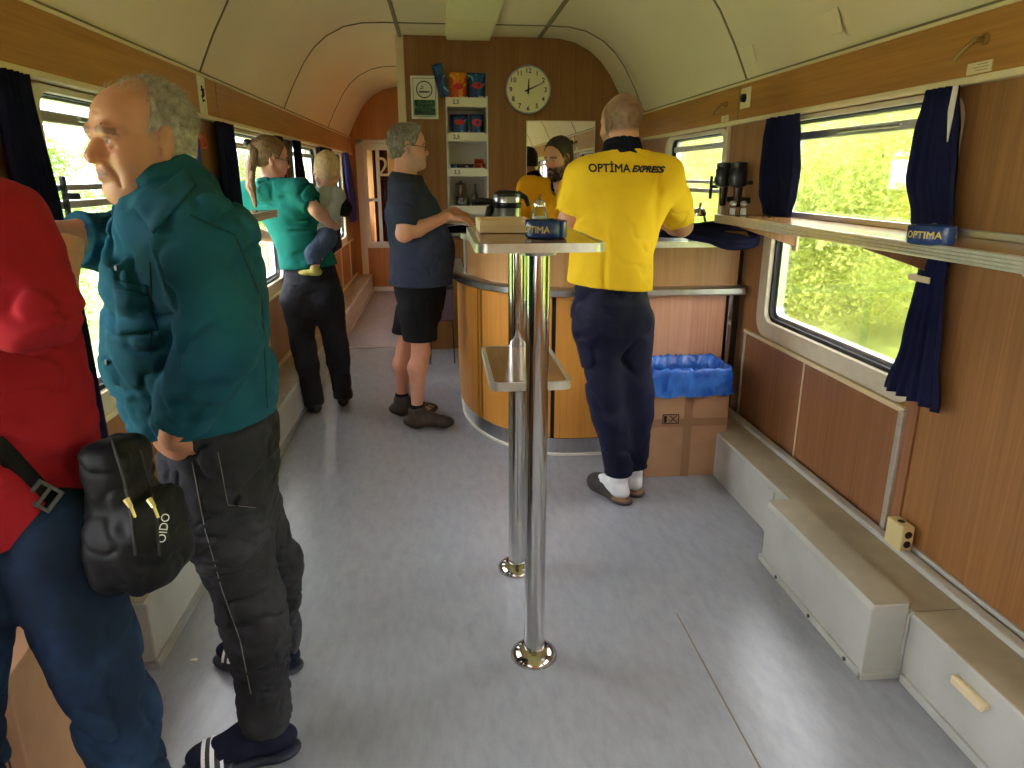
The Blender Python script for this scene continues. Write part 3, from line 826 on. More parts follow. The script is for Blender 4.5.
MB().tube([(.005, -.02, .02), (.005, .02, .028), (.005, .018, .0), (.005, -.02, -.006), (.005, -.006, -.028), (.005, .012, -.022)], .005, 6).tube([(.005, -.012, .04), (.005, .0, .02), (.005, -.004, -.01)], .005, 6).build('pictogram', M['black'], ns)
M['red'] = mat_base('signal_red', S(196, 60, 40), .4)[0]
em = thing('emergency_handle', 'red emergency handle in its bracket on the left wall beside the navy curtain', 'handle', (XL, 3.6, 1.66))
MB().box((0, -.05, -.05), (.012, .05, .06)).build('bracket', M['red'], em, bevel=.003)
MB().tube([(.012, -.035, .035), (.045, -.035, .03), (.045, -.035, -.03), (.045, .035, -.03), (.045, .035, .03), (.012, .035, .035)], .008, 8).build('pull_bar', M['red'], em, smooth=True)

# two black pump dispensers clipped to the pillar
def dispenser(y, label):
    r = thing('wall_dispenser', label, 'dispenser', (XR, y, SHZ + .02))
    MB().box((-.05, -.03, .02), (0, .03, .05)).build('wall_clip', M['black_plastic'], r, bevel=.004); MB().box((-.03, -.042, .115), (0, .042, .135)).build('collar_clip', M['black_plastic'], r, bevel=.004)
    MB().lathe([(.026, .10), (.042, .11), (.045, .13), (.045, .19), (.04, .2), (.042, .205), (.042, .225), (.02, .23)], (-.065, 0, 0), 20).build('reservoir', M['black_plastic'], r, smooth=True, auto=35)
    MB().lathe([(.016, 0), (.018, .01), (.022, .06), (.024, .10)], (-.06, 0, 0), 16).build('nozzle', M['brown_amber'], r, smooth=True)
    MB().box((-.115, -.012, .125), (-.1, .012, .155)).build('lever', M['black_plastic'], r, bevel=.003)
M['brown_amber'] = mat_base('dark_amber_plastic', S(52, 26, 18), .25)[0]
dispenser(3.86, 'black wall dispenser on the right pillar, the farther of two')
dispenser(3.665, 'black wall dispenser on the right pillar, the one next to the curtain')

# junction box
jb = thing('junction_box', 'cream junction box at the foot of the right wall above the grey ledge', 'junction box', (XR - .02, 2.06, .25))
MB().box((-.045, -.045, 0), (.0, .045, .095)).build('casing', M['cream_plastic'], jb, bevel=.005)
for z in (.03, .066): MB().tube([(-.022, -.0445, z), (-.022, -.0475, z)], .013, 16).build('cable_hole', M['brown_amber'], jb)
MB().tube([(-.022, 0, .0945), (-.022, 0, .097)], .012, 14).build('top_screw', M['brown_amber'], jb)
MB().tube([(-.02, .045, .05), (-.018, .07, .06), (-.004, .09, .06)], .004, 8).build('cable', M['white'], jb, smooth=True)

# casing over the pipe at the right, with pull handle on the ledge cover
cs = thing('pipe_casing', 'grey sheet-metal casing jutting from the right-hand floor ledge', 'casing', (1.32, 2.07, 0))
b = MB().prism([(-.06, 0), (-.06, .242), (-.052, .258), (.06, .258), (.06, 0)], -.355, .355, 'y'); b.build('shell', M['ledge'], cs, bevel=.004)
MB().box((-.05, -.352, .2575), (.068, .36, .2605)).build('top_plate', M['ledge_top'], cs)
MB().box((-.07, -.365, 0), (-.059, .36, .026)).box((-.07, -.368, 0), (.058, -.354, .022)).build('base_angle', M['ledge'], cs, bevel=.002)
for y in (-.28, -.05, .2): MB().tube([(-.0705, y, .014), (-.074, y, .014)], .007, 8).build('screw', M['black_plastic'], cs)
ph = thing('pull_handle', 'cream pull handle on the front of the grey floor ledge at lower right', 'handle', (1.379, 1.43, .17))
MB().box((-.018, -.06, .0), (0, .06, .018)).box((-.022, -.058, -.006), (-.014, .058, .018)).build('grip', M['bead'], ph, bevel=.003)

# ================================================================ snack shelves
M['shelf_white'] = mat_base('shelf_white', S(236, 230, 206), .4)[0]
NXm = (NX0 + NX1) / 2
def snack_shelf(z, label, price=None, fw=0):
    r = thing('snack_shelf', label, 'shelf', (NXm, PY + .17, z), group=None)
    MB().box((-.158, -.165 - fw, 0), (.158, .165, .012)).build('board', M['shelf_white'], r)
    fr = MB().prism([(-.16, -.004), (-.16, .05), (-.14, .066), (.14, .066), (.16, .05), (.16, -.004)], -.192 - fw, -.168 - fw, 'y').build('front_rail', M['shelf_white'], r, bevel=.002)
    if price: letters('price', price, .046, frame_M((-.09, -.1935 - fw, .030), (1, 0, 0), (0, 0, 1)), M['black'], fr, bold=.0006)
    return r
ZS = [2.046, 1.781, 1.500]
snack_shelf(ZS[0], 'topmost white snack shelf in the bar partition, holding two large crisp bags', '2,5', .06)
snack_shelf(ZS[1], 'middle white snack shelf in the bar partition, with crisp bags', '2,5')
snack_shelf(ZS[2], 'lowest priced white shelf in the bar partition, with chocolate bars', '3,5')
snack_shelf(1.19, 'bottom white shelf in the bar partition, holding steel pots')


def bag_mat(name, c0, c1, c2, c3):
    m, nt, b = mat_base(name, c0, .28)
    n = noise_node(nt, 9, (1, 1, 1), detail=1, dist=1.2); v = nt.nodes.new('ShaderNodeValToRGB'); e = v.color_ramp.elements
    v.color_ramp.interpolation = 'CONSTANT'
    while len(e) < 4: e.new(.5)
    for el, (p, c) in zip(e, ((0, c0), (.47, c1), (.57, c2), (.68, c3))): el.position = p; el.color = c
    nt.links.new(n.outputs['Fac'], v.inputs['Fac']); nt.links.new(v.outputs['Color'], b.inputs['Base Color'])
    return m
M['bag_blue'] = bag_mat('blue_crisp_foil', S(18, 44, 96), S(30, 92, 150), S(120, 180, 200), S(190, 60, 50))
M['bag_orange'] = bag_mat('orange_crisp_foil', S(206, 84, 30), S(226, 140, 40), S(240, 190, 60), S(60, 60, 150))
M['bag_purple'] = bag_mat('purple_bar_foil', S(52, 26, 60), S(80, 40, 90), S(190, 160, 170), S(120, 40, 50))
M['bag_red'] = bag_mat('orange_bar_foil', S(150, 40, 24), S(190, 80, 36), S(226, 190, 140), S(90, 30, 20))
M['logo_red'] = mat_base('logo_red', S(200, 32, 40), .35)[0]; M['chip_tan'] = mat_base('crisp_tan', S(222, 190, 120), .5)[0]
M['foil_edge'] = mat_base('foil_seal', S(150, 160, 176), .25, .7)[0]


def crisp_bag(p, w, h, d, mat, label, tilt=0, group=None, oval=None, chips=True, lean=0):
    r = thing('crisp_bag' if h > .09 else 'chocolate_bar', label, 'crisps' if h > .09 else 'chocolate', p, 0, group)
    r.rotation_euler = (lean, tilt, 0)
    nu, nv = 16, 18; vs = []; fs = []
    for sd in (-1, 1):
        for j in range(nv + 1):
            for i in range(nu + 1):
                u = i / nu * 2 - 1; v = j / nv * 2 - 1
                k = max(0, (1 - abs(u) ** 2.6)) ** .6 * max(0, (1 - abs(v) ** 3.0)) ** .6
                wr = 1 + .06 * math.sin(u * 9 + v * 3 + sd) * (1 - k)
                vs.append((u * w / 2 * (1 - .05 * (1 - v * v)), sd * d / 2 * k * wr, (v + 1) * h / 2 + .0))
    N = (nu + 1) * (nv + 1)
    for sd in (0, 1):
        for j in range(nv):
            for i in range(nu):
                a = sd * N + j * (nu + 1) + i; q = (a, a + 1, a + nu + 2, a + nu + 1); fs.append(q if sd == 0 else q[::-1])
    MB().add(vs, fs).build('pouch', mat, r, smooth=True, auto=180)
    b = MB()
    for z in (.002, h - .008): b.box((-w / 2 * .99, -.0015, z), (w / 2 * .99, .0015, z + .007))
    b.build('seal', M['foil_edge'], r)
    if oval:
        n = 20; fr = d / 2
        vs = [(oval[0] * w / 2 + oval[2] * w * math.cos(2 * PI * k / n), 0, h * oval[1] + oval[3] * h * math.sin(2 * PI * k / n)) for k in range(n)]
        def yo(x, z):
            u = 2 * x / w; v = 2 * z / h - 1; return -fr * max(0, 1 - abs(u) ** 2.6) ** .6 * max(0, 1 - abs(v) ** 3) ** .6 - .003
        MB().add([(x, yo(x, z), z) for x, _, z in vs], [tuple(range(n))]).build('logo_patch', M['logo_red'], r)
        if chips:
            b = MB()
            for (cx, cz) in ((-.15, .17), (.12, .13), (.28, .2)):
                vs = [(cx * w + .16 * w * math.cos(2 * PI * k / 12), 0, cz * h + .07 * h * math.sin(2 * PI * k / 12)) for k in range(12)]
                b.add([(x, yo(x, z) - .001, z) for x, _, z in vs], [tuple(range(12))])
            b.build('crisp_picture', M['chip_tan'], r)
    return r


z0 = ZS[0] + .0125
crisp_bag((NXm - .072, PY - .02, z0), .145, .25, .07, M['bag_orange'], 'orange crisp bag standing on the top snack shelf', .03, oval=(0, .55, .3, .09))
crisp_bag((NXm + .082, PY - .02, z0), .15, .245, .07, M['bag_blue'], 'blue crisp bag standing at the right of the top snack shelf', .0, oval=(.1, .6, .3, .1))
crisp_bag((NXm - .178, PY - .05, 2.12), .085, .25, .05, M['bag_blue'], 'crumpled blue foil bag hanging off the left end of the top snack shelf', -.25)
z0 = ZS[1] + .0125
crisp_bag((NXm - .06, PY + .05, z0), .14, .20, .06, M['bag_blue'], 'blue crisp bag at the left of the middle snack shelf', .0, oval=(0, .68, .3, .11))
crisp_bag((NXm + .083, PY + .05, z0), .12, .20, .06, M['bag_blue'], 'blue crisp bag with a red oval at the right of the middle snack shelf', .0, oval=(0, .66, .34, .15))
z0 = ZS[2] + .0125
crisp_bag((NXm - .12, PY + .05, z0), .045, .085, .03, M['bag_blue'], 'small dark packet at the left end of the chocolate shelf', 0)
crisp_bag((NXm - .02, PY + .05, z0), .15, .085, .05, M['bag_purple'], 'purple wrapped bar in the middle of the chocolate shelf', 0)
crisp_bag((NXm + .105, PY + .05, z0), .10, .088, .05, M['bag_red'], 'reddish-orange wrapped bar at the right of the chocolate shelf', 0)
crisp_bag((NXm + .10, PY + .05, z0 + .089), .085, .04, .045, M['bag_red'], 'small brown bar lying on the reddish-orange bar', 0)
# ================================================================ pots and cups under the snack shelves
zb = 1.19 + .0125
def pot(p, r, h, label, lid=False):
    t = thing('steel_pot', label, 'pot', p)
    MB().lathe([(r * .94, 0), (r, .008), (r, h), (r * 1.03, h + .003), (r * .96, h + .003), (r * .95, .012), (.01, .01)], n=36).build('body', M['chrome'], t, smooth=True, auto=40)
    MB().tube([(r, 0, h * .75), (r + .03, 0, h * .75), (r + .035, 0, h * .45), (r, 0, h * .35)], .005, 8).build('handle', M['steel'], t, smooth=True)
    if lid: MB().lathe([(r, h + .0035), (r, h + .01), (r * .5, h + .022), (.012, h + .028), (.012, h + .04)], n=30).build('lid', M['black_plastic'], t, smooth=True)
pot((NXm - .055, PY + .085, zb), .07, .115, 'wide polished steel pot on the bottom shelf of the snack niche')
pot((NXm - .06, PY + .085, zb + .119), .052, .10, 'tall narrow steel pot stacked on the wide steel pot', True)
def bottle(p, r, h, mat, label, name='bottle'):
    t = thing(name, label, 'bottle', p)
    MB().lathe([(r * .9, 0), (r, .006), (r, h * .6), (r * .45, h * .78), (r * .4, h * .93)], n=20).build('body', mat, t, smooth=True)
    MB().lathe([(r * .46, h * .93), (r * .46, h)], n=16).build('cap', M['black_plastic'], t)
bottle((NXm + .065, PY + .08, zb), .018, .235, M['black_plastic'], 'slim black bottle beside the steel pots in the snack niche')
M['teal_plastic'] = mat_base('teal_plastic', S(40, 84, 100), .4)[0]
t = thing('plastic_tub', 'small teal tub behind the glasses in the snack niche', 'tub', (NXm + .10, PY + .25, zb))
MB().lathe([(.04, 0), (.048, .085), (.05, .09), (.044, .088), (.036, .01)], n=24).build('body', M['teal_plastic'], t, smooth=True)
MB().lathe([(.051, .0905), (.051, .1), (.01, .102)], n=24).build('lid', M['black_plastic'], t)
def glass(p, label, group=None):
    t = thing('drinking_glass', label, 'glass', p, group=group)
    MB().lathe([(.024, 0), (.03, .09), (.028, .09), (.022, .006)], n=20).build('glass_body', M['clear'], t, smooth=True)
    return t
glass((NXm + .06, PY + .04, zb + .001), 'clear drinking glass at the front of the snack niche, left of a second one')
glass((NXm + .12, PY + .03, zb), 'clear drinking glass at the front right corner of the snack niche')

# ================================================================ things on the bar
CT = 1.173
ap = thing('airpot', 'steel vacuum jug with black lid, handle and spout on the bar', 'vacuum jug', (.405, 4.42, CT), -.3)
MB().lathe([(.08, 0), (.084, .004), (.084, .135), (.086, .14)], n=40).build('body', M['steel'], ap, smooth=True)
MB().lathe([(.087, .14), (.092, .15), (.092, .165), (.086, .172)], n=40).build('lid_band', M['black_plastic'], ap, smooth=True)
MB().lathe([(.084, .172), (.084, .2), (.08, .208)], n=40).build('steel_ring', M['steel'], ap, smooth=True)
MB().lathe([(.086, .208), (.084, .222), (.06, .24), (.02, .246)], n=40).build('dome', M['black_plastic'], ap, smooth=True)
MB().tube([(-.07, -.02, .15), (-.10, -.03, .13), (-.115, -.035, .085), (-.105, -.03, .055), (-.085, -.02, .05)], [.024, .026, .022, .016, .012], 14).build('spout', M['black_plastic'], ap, smooth=True)
MB().tube([(-.075, -.02, .175), (-.15, -.04, .18), (-.2, -.05, .178)], [.018, .02, .018], 12).build('pump_lever', M['black_plastic'], ap, smooth=True)
MB().tube([(.06, .02, .225), (.11, .03, .2), (.13, .03, .15)], [.02, .016, .012], 12).build('handle', M['black_plastic'], ap, smooth=True)

tr = thing('wooden_tray', 'low pale wooden tray lying on the standing table behind the ashtray', 'tray', (.203, 2.34, 1.3295))
M['pale_wood'] = wood('pale_wood', S(206, 178, 134), S(218, 192, 150), S(228, 204, 166), 'x')
MB().box((-.085, -.13, 0), (.085, -.122, .036)).build('side_board', M['pale_wood'], tr, bevel=.0015)
MB().box((-.085, .122, 0), (.085, .13, .036)).build('side_board', M['pale_wood'], tr, bevel=.0015)
MB().box((-.085, -.122, 0), (-.077, .122, .036)).build('end_board', M['pale_wood'], tr, bevel=.0015)
MB().box((.077, -.122, 0), (.085, .122, .036)).build('end_board', M['pale_wood'], tr, bevel=.0015)
MB().box((-.077, -.122, 0), (.077, .122, .006)).build('bottom_board', M['pale_wood'], tr)
bb = thing('black_pouch', 'black zipped pouch lying on the bar under the hands of the grey-haired man', 'pouch', (.115, 4.40, CT))
b = MB(); nu, nv = 20, 14; vs = []
for sd in (0, 1):
    for j in range(nv + 1):
        for i in range(nu + 1):
            u = i / nu * 2 - 1; v = j / nv * 2 - 1; k = (max(0, 1 - u ** 4) * max(0, 1 - v ** 4)) ** .45
            vs.append((u * .15 * (1 - .06 * v * v), v * .13, (.002 + (.042 * k * (1 + .08 * math.sin(5 * u + 3 * v))) if sd else .001)))
N = (nu + 1) * (nv + 1)
fs = [tuple(q if sd else q[::-1]) for sd in (0, 1) for q in [[sd * N + j * (nu + 1) + i + d for d in (0, 1, nu + 2, nu + 1)] for j in range(nv) for i in range(nu)]]
b.add(vs, fs).build('body', fabric('black_nylon', S(16, 16, 19), S(26, 26, 30), 8), bb, smooth=True, auto=180)
MB().tube([(-.13, -.11, .035), (0, -.128, .052), (.13, -.11, .035)], .004, 6).build('zip', M['steel'], bb)
MB().box((.15, -.128, .005), (.16, -.11, .025)).build('buckle', M['white'], bb, bevel=.002)
pp = thing('paper_sheet', 'white sheet of paper lying on the pouch on the bar', 'paper', (.09, 4.38, CT + .049))
vs = []; 
for j in range(7):
    for i in range(9): vs.append((-.14 + .28 * i / 8, -.10 + .20 * j / 6, .004 + .004 * math.sin(i * .9) * math.cos(j)))
o = MB().add(vs, [(j * 9 + i, j * 9 + i + 1, (j + 1) * 9 + i + 1, (j + 1) * 9 + i) for j in range(6) for i in range(8)]).build('sheet', M['white'], pp, smooth=True)
o.modifiers.new('t', 'SOLIDIFY').thickness = .0008


def shaker(p, label, s=1.0, glassy=True):
    t = thing('sugar_dispenser', label, 'dispenser', p)
    MB().lathe([(.034 * s, 0), (.037 * s, .005), (.036 * s, .05 * s), (.026 * s, .082 * s), (.024 * s, .088 * s)], n=28).build('glass_body', M['clear'], t, smooth=True)
    MB().lathe([(.031 * s, .004), (.033 * s, .045 * s), (.01, .05 * s)], n=24).build('sugar', M['white'], t, smooth=True)
    MB().lathe([(.026 * s, .088 * s), (.027 * s, .1 * s), (.02 * s, .116 * s), (.006 * s, .12 * s)], n=24).build('metal_cap', M['chrome'], t, smooth=True)
    MB().tube([(0, 0, .118 * s), (.003, 0, .14 * s)], .005 * s, 10).build('spout', M['chrome'], t)
p = W(549, 222, z=1.3325)
shaker((.335, 2.44, 1.329), 'glass sugar dispenser with steel cap behind the ashtray on the standing table', .8)
shaker((1.40, 3.80, CT), 'glass sugar dispenser with steel cap at the right end of the bar', 1.35)
bottle((1.30, 3.85, CT), .022, .24, M['clear'], 'slim clear bottle with black cap behind the right end of the bar')
def salt(p, label):
    t = thing('salt_shaker', label, 'shaker', p)
    MB().lathe([(.017, 0), (.018, .004), (.015, .045)], n=18).build('glass_body', M['clear'], t, smooth=True)
    MB().lathe([(.014, .002), (.013, .03), (.002, .031)], n=16).build('contents', M['white'], t, smooth=True)
    MB().lathe([(.0155, .045), (.0165, .055), (.01, .064), (.002, .065)], n=18).build('cap', M['steel'], t, smooth=True)
salt((1.37, 3.285, SHZ + .001), 'small glass shaker at the far end of the right wall shelf, left of its twin')
salt((1.42, 3.275, SHZ + .001), 'small glass shaker at the far end of the right wall shelf, right of its twin')

# ================================================================ cardboard bin with blue liner
cb = thing('cardboard_bin', 'brown cardboard box with a blue bin liner beside the bar flap', 'box', (1.218, 3.40, 0))
x0, x1, y0, y1, H = -.212, .212, -.14, .14, .515
MB().box((x0, y0, 0), (x1, y0 + .005, H)).box((x0, y1 - .005, 0), (x1, y1, H)).box((x0, y0, 0), (x0 + .005, y1, H)).box((x1 - .005, y0, 0), (x1, y1, H)).box((x0, y0, 0), (x1, y1, .006)).build('carton', M['cardboard'], cb, bevel=.003)
MB().box((-.018, y0 - .0008, .0), (.026, y0, H)).box((x0, y0 - .0009, .275), (x1, y0, .318)).build('tape_strip', M['tape'], cb)
b = MB()
for (a, c) in (((-.13, .292), (-.045, .296)), ((-.13, .34), (-.045, .344)), ((-.13, .292), (-.126, .344)), ((-.049, .292), (-.045, .344))): b.box((a[0], y0 - .0016, a[1]), (c[0], y0 - .0008, c[1]))
for a in (45, -45): b.box((-.026, -.0008, -.002), (.026, 0, .002), Matrix.Translation((-.075, y0 - .0008, .318)) @ Matrix.Rotation(math.radians(a), 4, 'Y'))
b.box((-.122, y0 - .0016, .30), (-.108, y0 - .0008, .335))
b.build('handling_marks', M['black'], cb)
def liner_mat():
    m, nt, b = mat_base('blue_liner', S(34, 92, 190), .25)
    n = noise_node(nt, 14, (1, 1, .6), detail=5, dist=.8); bump(nt, b, n.outputs['Fac'], .9, .012)
    r = ramp(nt, n.outputs['Fac'], [(.35, S(26, 78, 170)), (.65, S(60, 126, 216))]); nt.links.new(r.outputs['Color'], b.inputs['Base Color'])
    return m
M['liner'] = liner_mat()
b = MB(); rg = random.Random(2); n = 96; vs = []
def rect_at(t, gx, gy):
    pts = rrect(x0 - gx, x1 + gx, y0 - gy, y1 + gy, .03, 4)
    L = [0]
    for i in range(len(pts)): a = pts[i]; c = pts[(i + 1) % len(pts)]; L.append(L[-1] + math.hypot(c[0] - a[0], c[1] - a[1]))
    t *= L[-1]
    for i in range(len(pts)):
        if L[i + 1] >= t:
            f = (t - L[i]) / max(1e-9, L[i + 1] - L[i]); a = pts[i]; c = pts[(i + 1) % len(pts)]; return (a[0] + (c[0] - a[0]) * f, a[1] + (c[1] - a[1]) * f)
    return pts[0]
rows = [(.018, .44, .012), (.014, .47, .006), (.016, .50, .008), (.012, .54, .006), (.01, .572, .006), (.004, .58, .004), (-.006, .572, .005), (-.012, .5, .008), (-.02, .35, .012), (-.04, .12, .01)]
for q, (g, z, j) in enumerate(rows):
    for k in range(n):
        x, y = rect_at(k / n, g + rg.uniform(-j, j) * .7, g + rg.uniform(-j, j) * .7); vs.append((x, y, z + (rg.uniform(-1, 1) * .008 if q in (0, 4, 5, 6) else 0)))
fs = [(i * n + k, i * n + (k + 1) % n, (i + 1) * n + (k + 1) % n, (i + 1) * n + k) for i in range(len(rows) - 1) for k in range(n)] + [tuple(range((len(rows) - 1) * n, len(rows) * n))]
b.add(vs, fs).build('bin_liner', M['liner'], cb, smooth=True, auto=180)

# cardboard carton on the floor behind the man in red
cd = thing('cardboard_carton', 'tall brown cardboard carton on the floor behind the legs of the man in red', 'box', (-1.035, 1.50, 0), .12)
MB().box((-.09, -.2, 0), (.09, .2, .50)).build('carton', M['cardboard'], cd, bevel=.004)
MB().box((-.03, -.2008, .0), (.03, .2008, .5008)).build('tape_strip', M['tape'], cd)
MB().prism([(-.09, .50), (-.003, .50), (-.003, .505), (-.09, .505)], -.2, .2, 'y').build('flap', M['cardboard'], cd)
door_c = None
for x_, z_, w_, h_ in ((-.05, .33, .012, .06), (-.025, .34, .008, .04), (.02, .22, .005, .1), (.036, .22, .005, .1), (.055, .24, .004, .06)): MB().box((x_, -.2012, z_), (x_ + w_, -.2004, z_ + h_)).build('printed_mark', M['black'], cd)
# wire rack seen past the shorts of the grey-haired man
wr = thing('wire_rack', 'thin black wire stand on the floor behind the bar end', 'stand', (-.02, 5.75, 0))
for x in (-.1, .1):
    for y in (-.08, .08): MB().tube([(x, y, 0), (x * .9, y * .9, .36)], .005, 8).build('leg', M['black_plastic'], wr)
MB().box((-.1, -.08, .36), (.1, .08, .62)).build('rack_box', mat_base('plum_plastic', S(88, 66, 74), .5)[0], wr, bevel=.008)
MB().box((-.1, -.08, .62), (.1, .08, .64)).build('rim', M['black_plastic'], wr, bevel=.004)

# burgundy curtain seen through the panes of the end door
M['burgundy'] = fabric('burgundy_curtain', S(92, 34, 38), S(118, 46, 50), 5)
dc = thing('door_curtain', 'burgundy curtain hanging behind the glass of the end door', 'curtain', (-.80, Y1 + .12, .62))
vs = []; nu, nv = 60, 6
for j in range(nv + 1):
    for i in range(nu + 1): vs.append((-.07 + .19 * i / nu, .014 * math.sin(i * .75), 1.26 * j / nv))
o = MB().add(vs, [(j * (nu + 1) + i, j * (nu + 1) + i + 1, (j + 1) * (nu + 1) + i + 1, (j + 1) * (nu + 1) + i) for j in range(nv) for i in range(nu)]).build('cloth', M['burgundy'], dc, smooth=True, auto=180)
o.modifiers.new('t', 'SOLIDIFY').thickness = .003
MB().tube([(-.2, 0, 1.27), (.3, 0, 1.27)], .006, 8).build('rod', M['steel'], dc)

ps = thing('paper_scrap', 'tiny white scrap of paper on the floor by the left ledge', 'paper scrap', tuple(float(q) for q in W(194, 660, z=.001)))
MB().prism([(-.012, -.004), (.008, -.007), (.013, .001), (.004, .006), (-.01, .004)], 0, .002, 'z').build('scrap', M['paper'], ps)
# ================================================================ sculpting: smooth signed-distance fields turned into one skin
def vnoise(P, seed=0):
    """Smooth value noise in [-1, 1] at points P (n, 3)."""
    P = P + seed * 17.31
    i = np.floor(P).astype(np.int64); f = (P - i).astype(np.float32); f = f * f * (3 - 2 * f)
    def h(a, b, c):
        n = (a * 374761393 + b * 668265263 + c * 2147483647 + seed * 1274126177) & 0xffffffff
        n = ((n ^ (n >> 13)) * 1274126177) & 0xffffffff
        return ((n ^ (n >> 16)) & 0xffff).astype(np.float32) / 32767.5 - 1
    out = 0
    for dx in (0, 1):
        wx = f[:, 0] if dx else 1 - f[:, 0]
        for dy in (0, 1):
            wy = f[:, 1] if dy else 1 - f[:, 1]
            for dz in (0, 1):
                wz = f[:, 2] if dz else 1 - f[:, 2]
                out = out + wx * wy * wz * h(i[:, 0] + dx, i[:, 1] + dy, i[:, 2] + dz)
    return out


def fbm(P, seed=0, oct=3):
    s = 0; a = 1; t = 0
    for k in range(oct): s = s + a * vnoise(P * 2 ** k, seed + k); t += a; a *= .5
    return s / t


def unit(v): v = np.asarray(v, float); return v / np.linalg.norm(v)


class Field:
    def __init__(s, lo, hi, h):
        s.lo = np.array(lo, float); s.h = h; s.n = np.ceil((np.array(hi) - s.lo) / h).astype(int) + 1
        s.f = np.full(s.n, 1.0, np.float32); s.ax = [(s.lo[i] + h * np.arange(s.n[i])).astype(np.float32) for i in range(3)]
        s.T = (np.eye(3), np.zeros(3), 1.0)      # current local frame: axes (columns), origin, scale

    def frame(s, R=None, o=(0, 0, 0), sc=1.0): s.T = (np.eye(3) if R is None else np.asarray(R), np.asarray(o, float), sc); return s
    def pt(s, p): R, o, k = s.T; return o + k * (R @ np.asarray(p, float))
    def vec(s, v): return s.T[0] @ np.asarray(v, float)

    def reg(s, lo, hi):
        a = np.clip(np.floor((lo - s.lo) / s.h).astype(int), 0, s.n); b = np.clip(np.ceil((hi - s.lo) / s.h).astype(int) + 1, 0, s.n)
        if np.any(b <= a): return None, None
        sl = tuple(slice(i, j) for i, j in zip(a, b))
        return sl, (s.ax[0][sl[0]][:, None, None], s.ax[1][sl[1]][None, :, None], s.ax[2][sl[2]][None, None, :])

    def comb(s, sl, d, k, op):
        a = s.f[sl]
        if op == 'u':
            h = np.maximum(k - np.abs(a - d), 0) / k; s.f[sl] = np.minimum(a, d) - h * h * k * .25
        elif op == 's':
            d = -d; h = np.maximum(k - np.abs(a - d), 0) / k; s.f[sl] = np.maximum(a, d) + h * h * k * .25

    def cone(s, a, b, ra, rb, k=.015, op='u', capb=None, capa=None):
        """Round tapered limb from a to b; capb: cut flat at that distance beyond b along the axis."""
        sc = s.T[2]; a = s.pt(a); b = s.pt(b); ra *= sc; rb *= sc
        m = max(ra, rb) + k + 4 * s.h
        sl, X = s.reg(np.minimum(a, b) - m, np.maximum(a, b) + m)
        if sl is None: return s
        ba = b - a; L2 = max(ba @ ba, 1e-12)
        px, py, pz = X[0] - a[0], X[1] - a[1], X[2] - a[2]
        t0 = (px * ba[0] + py * ba[1] + pz * ba[2]) / L2; t = np.clip(t0, 0, 1)
        d = np.sqrt((px - t * ba[0]) ** 2 + (py - t * ba[1]) ** 2 + (pz - t * ba[2]) ** 2) - (ra + (rb - ra) * t)
        L = math.sqrt(L2)
        if capb is not None: d = np.maximum(d, (t0 - 1) * L - capb)
        if capa is not None: d = np.maximum(d, -t0 * L - capa)
        s.comb(sl, d.astype(np.float32), k, op); return s

    def chain(s, pts, rs, k=.012, op='u'):
        for i in range(len(pts) - 1): s.cone(pts[i], pts[i + 1], rs[i], rs[i + 1], k, op)
        return s

    def ell(s, c, r, k=.015, op='u', R=None):
        """Ellipsoid with radii r along the columns of R (local frame)."""
        fr, o, sc = s.T; A = fr @ (np.eye(3) if R is None else np.asarray(R)); c = s.pt(c); r = np.asarray(r, float) * sc
        ext = np.sqrt(((A * r) ** 2).sum(1)) + k + 4 * s.h
        sl, X = s.reg(c - ext, c + ext)
        if sl is None: return s
        p = [X[i] - c[i] for i in range(3)]
        q = [p[0] * A[0, j] + p[1] * A[1, j] + p[2] * A[2, j] for j in range(3)]
        k0 = np.sqrt(sum((q[j] / r[j]) ** 2 for j in range(3))); k1 = np.sqrt(sum((q[j] / r[j] ** 2) ** 2 for j in range(3))) + 1e-9
        s.comb(sl, (k0 * (k0 - 1) / k1).astype(np.float32), k, op); return s

    def slabs(s, secs, k=.02, n=6, op='u'):
        """Trunk: sections (centre, u axis, half-width u, half-depth v, [superellipse power]) joined along their centres."""
        C = [s.pt(q[0]) for q in secs]; sc = s.T[2]
        U = [s.vec(q[1]) for q in secs]; ru = [q[2] * sc for q in secs]; rv = [q[3] * sc for q in secs]
        mx = max(ru + rv) + k + 4 * s.h
        C = np.array(C); sl, X = s.reg(C.min(0) - mx, C.max(0) + mx)
        if sl is None: return s
        best = None
        P = np.stack(np.broadcast_arrays(*X), -1)
        sh = P.shape[:-1]; P = P.reshape(-1, 3)
        # nearest segment parameter by running through the segments
        D = np.full(len(P), 9., np.float32)
        for i in range(len(C) - 1):
            a, b = C[i], C[i + 1]; ba = b - a; L2 = ba @ ba; t0 = ((P - a) @ ba) / L2; t = np.clip(t0, 0, 1)
            w = ba / math.sqrt(L2); u = U[i][None] + (U[i + 1] - U[i])[None] * t[:, None]; u = u - (u @ w)[:, None] * w; u /= np.linalg.norm(u, axis=1)[:, None]
            v = np.cross(w, u); q = P - a - t[:, None] * ba
            a1 = ru[i] + (ru[i + 1] - ru[i]) * t; a2 = rv[i] + (rv[i + 1] - rv[i]) * t
            qu = (q * u).sum(1); qv = (q * v).sum(1); qw = q @ w; aw = np.minimum(a1, a2) * .8
            k0 = np.sqrt((qu / a1) ** 2 + (qv / a2) ** 2 + (qw / aw) ** 2); k1 = np.sqrt((qu / a1 ** 2) ** 2 + (qv / a2 ** 2) ** 2 + (qw / aw ** 2) ** 2) + 1e-9
            d = k0 * (k0 - 1) / k1
            hh = np.maximum(k - np.abs(D - d), 0) / k * .0
            D = np.minimum(D, d)
        s.comb(sl, D.reshape(sh).astype(np.float32), k, op); return s

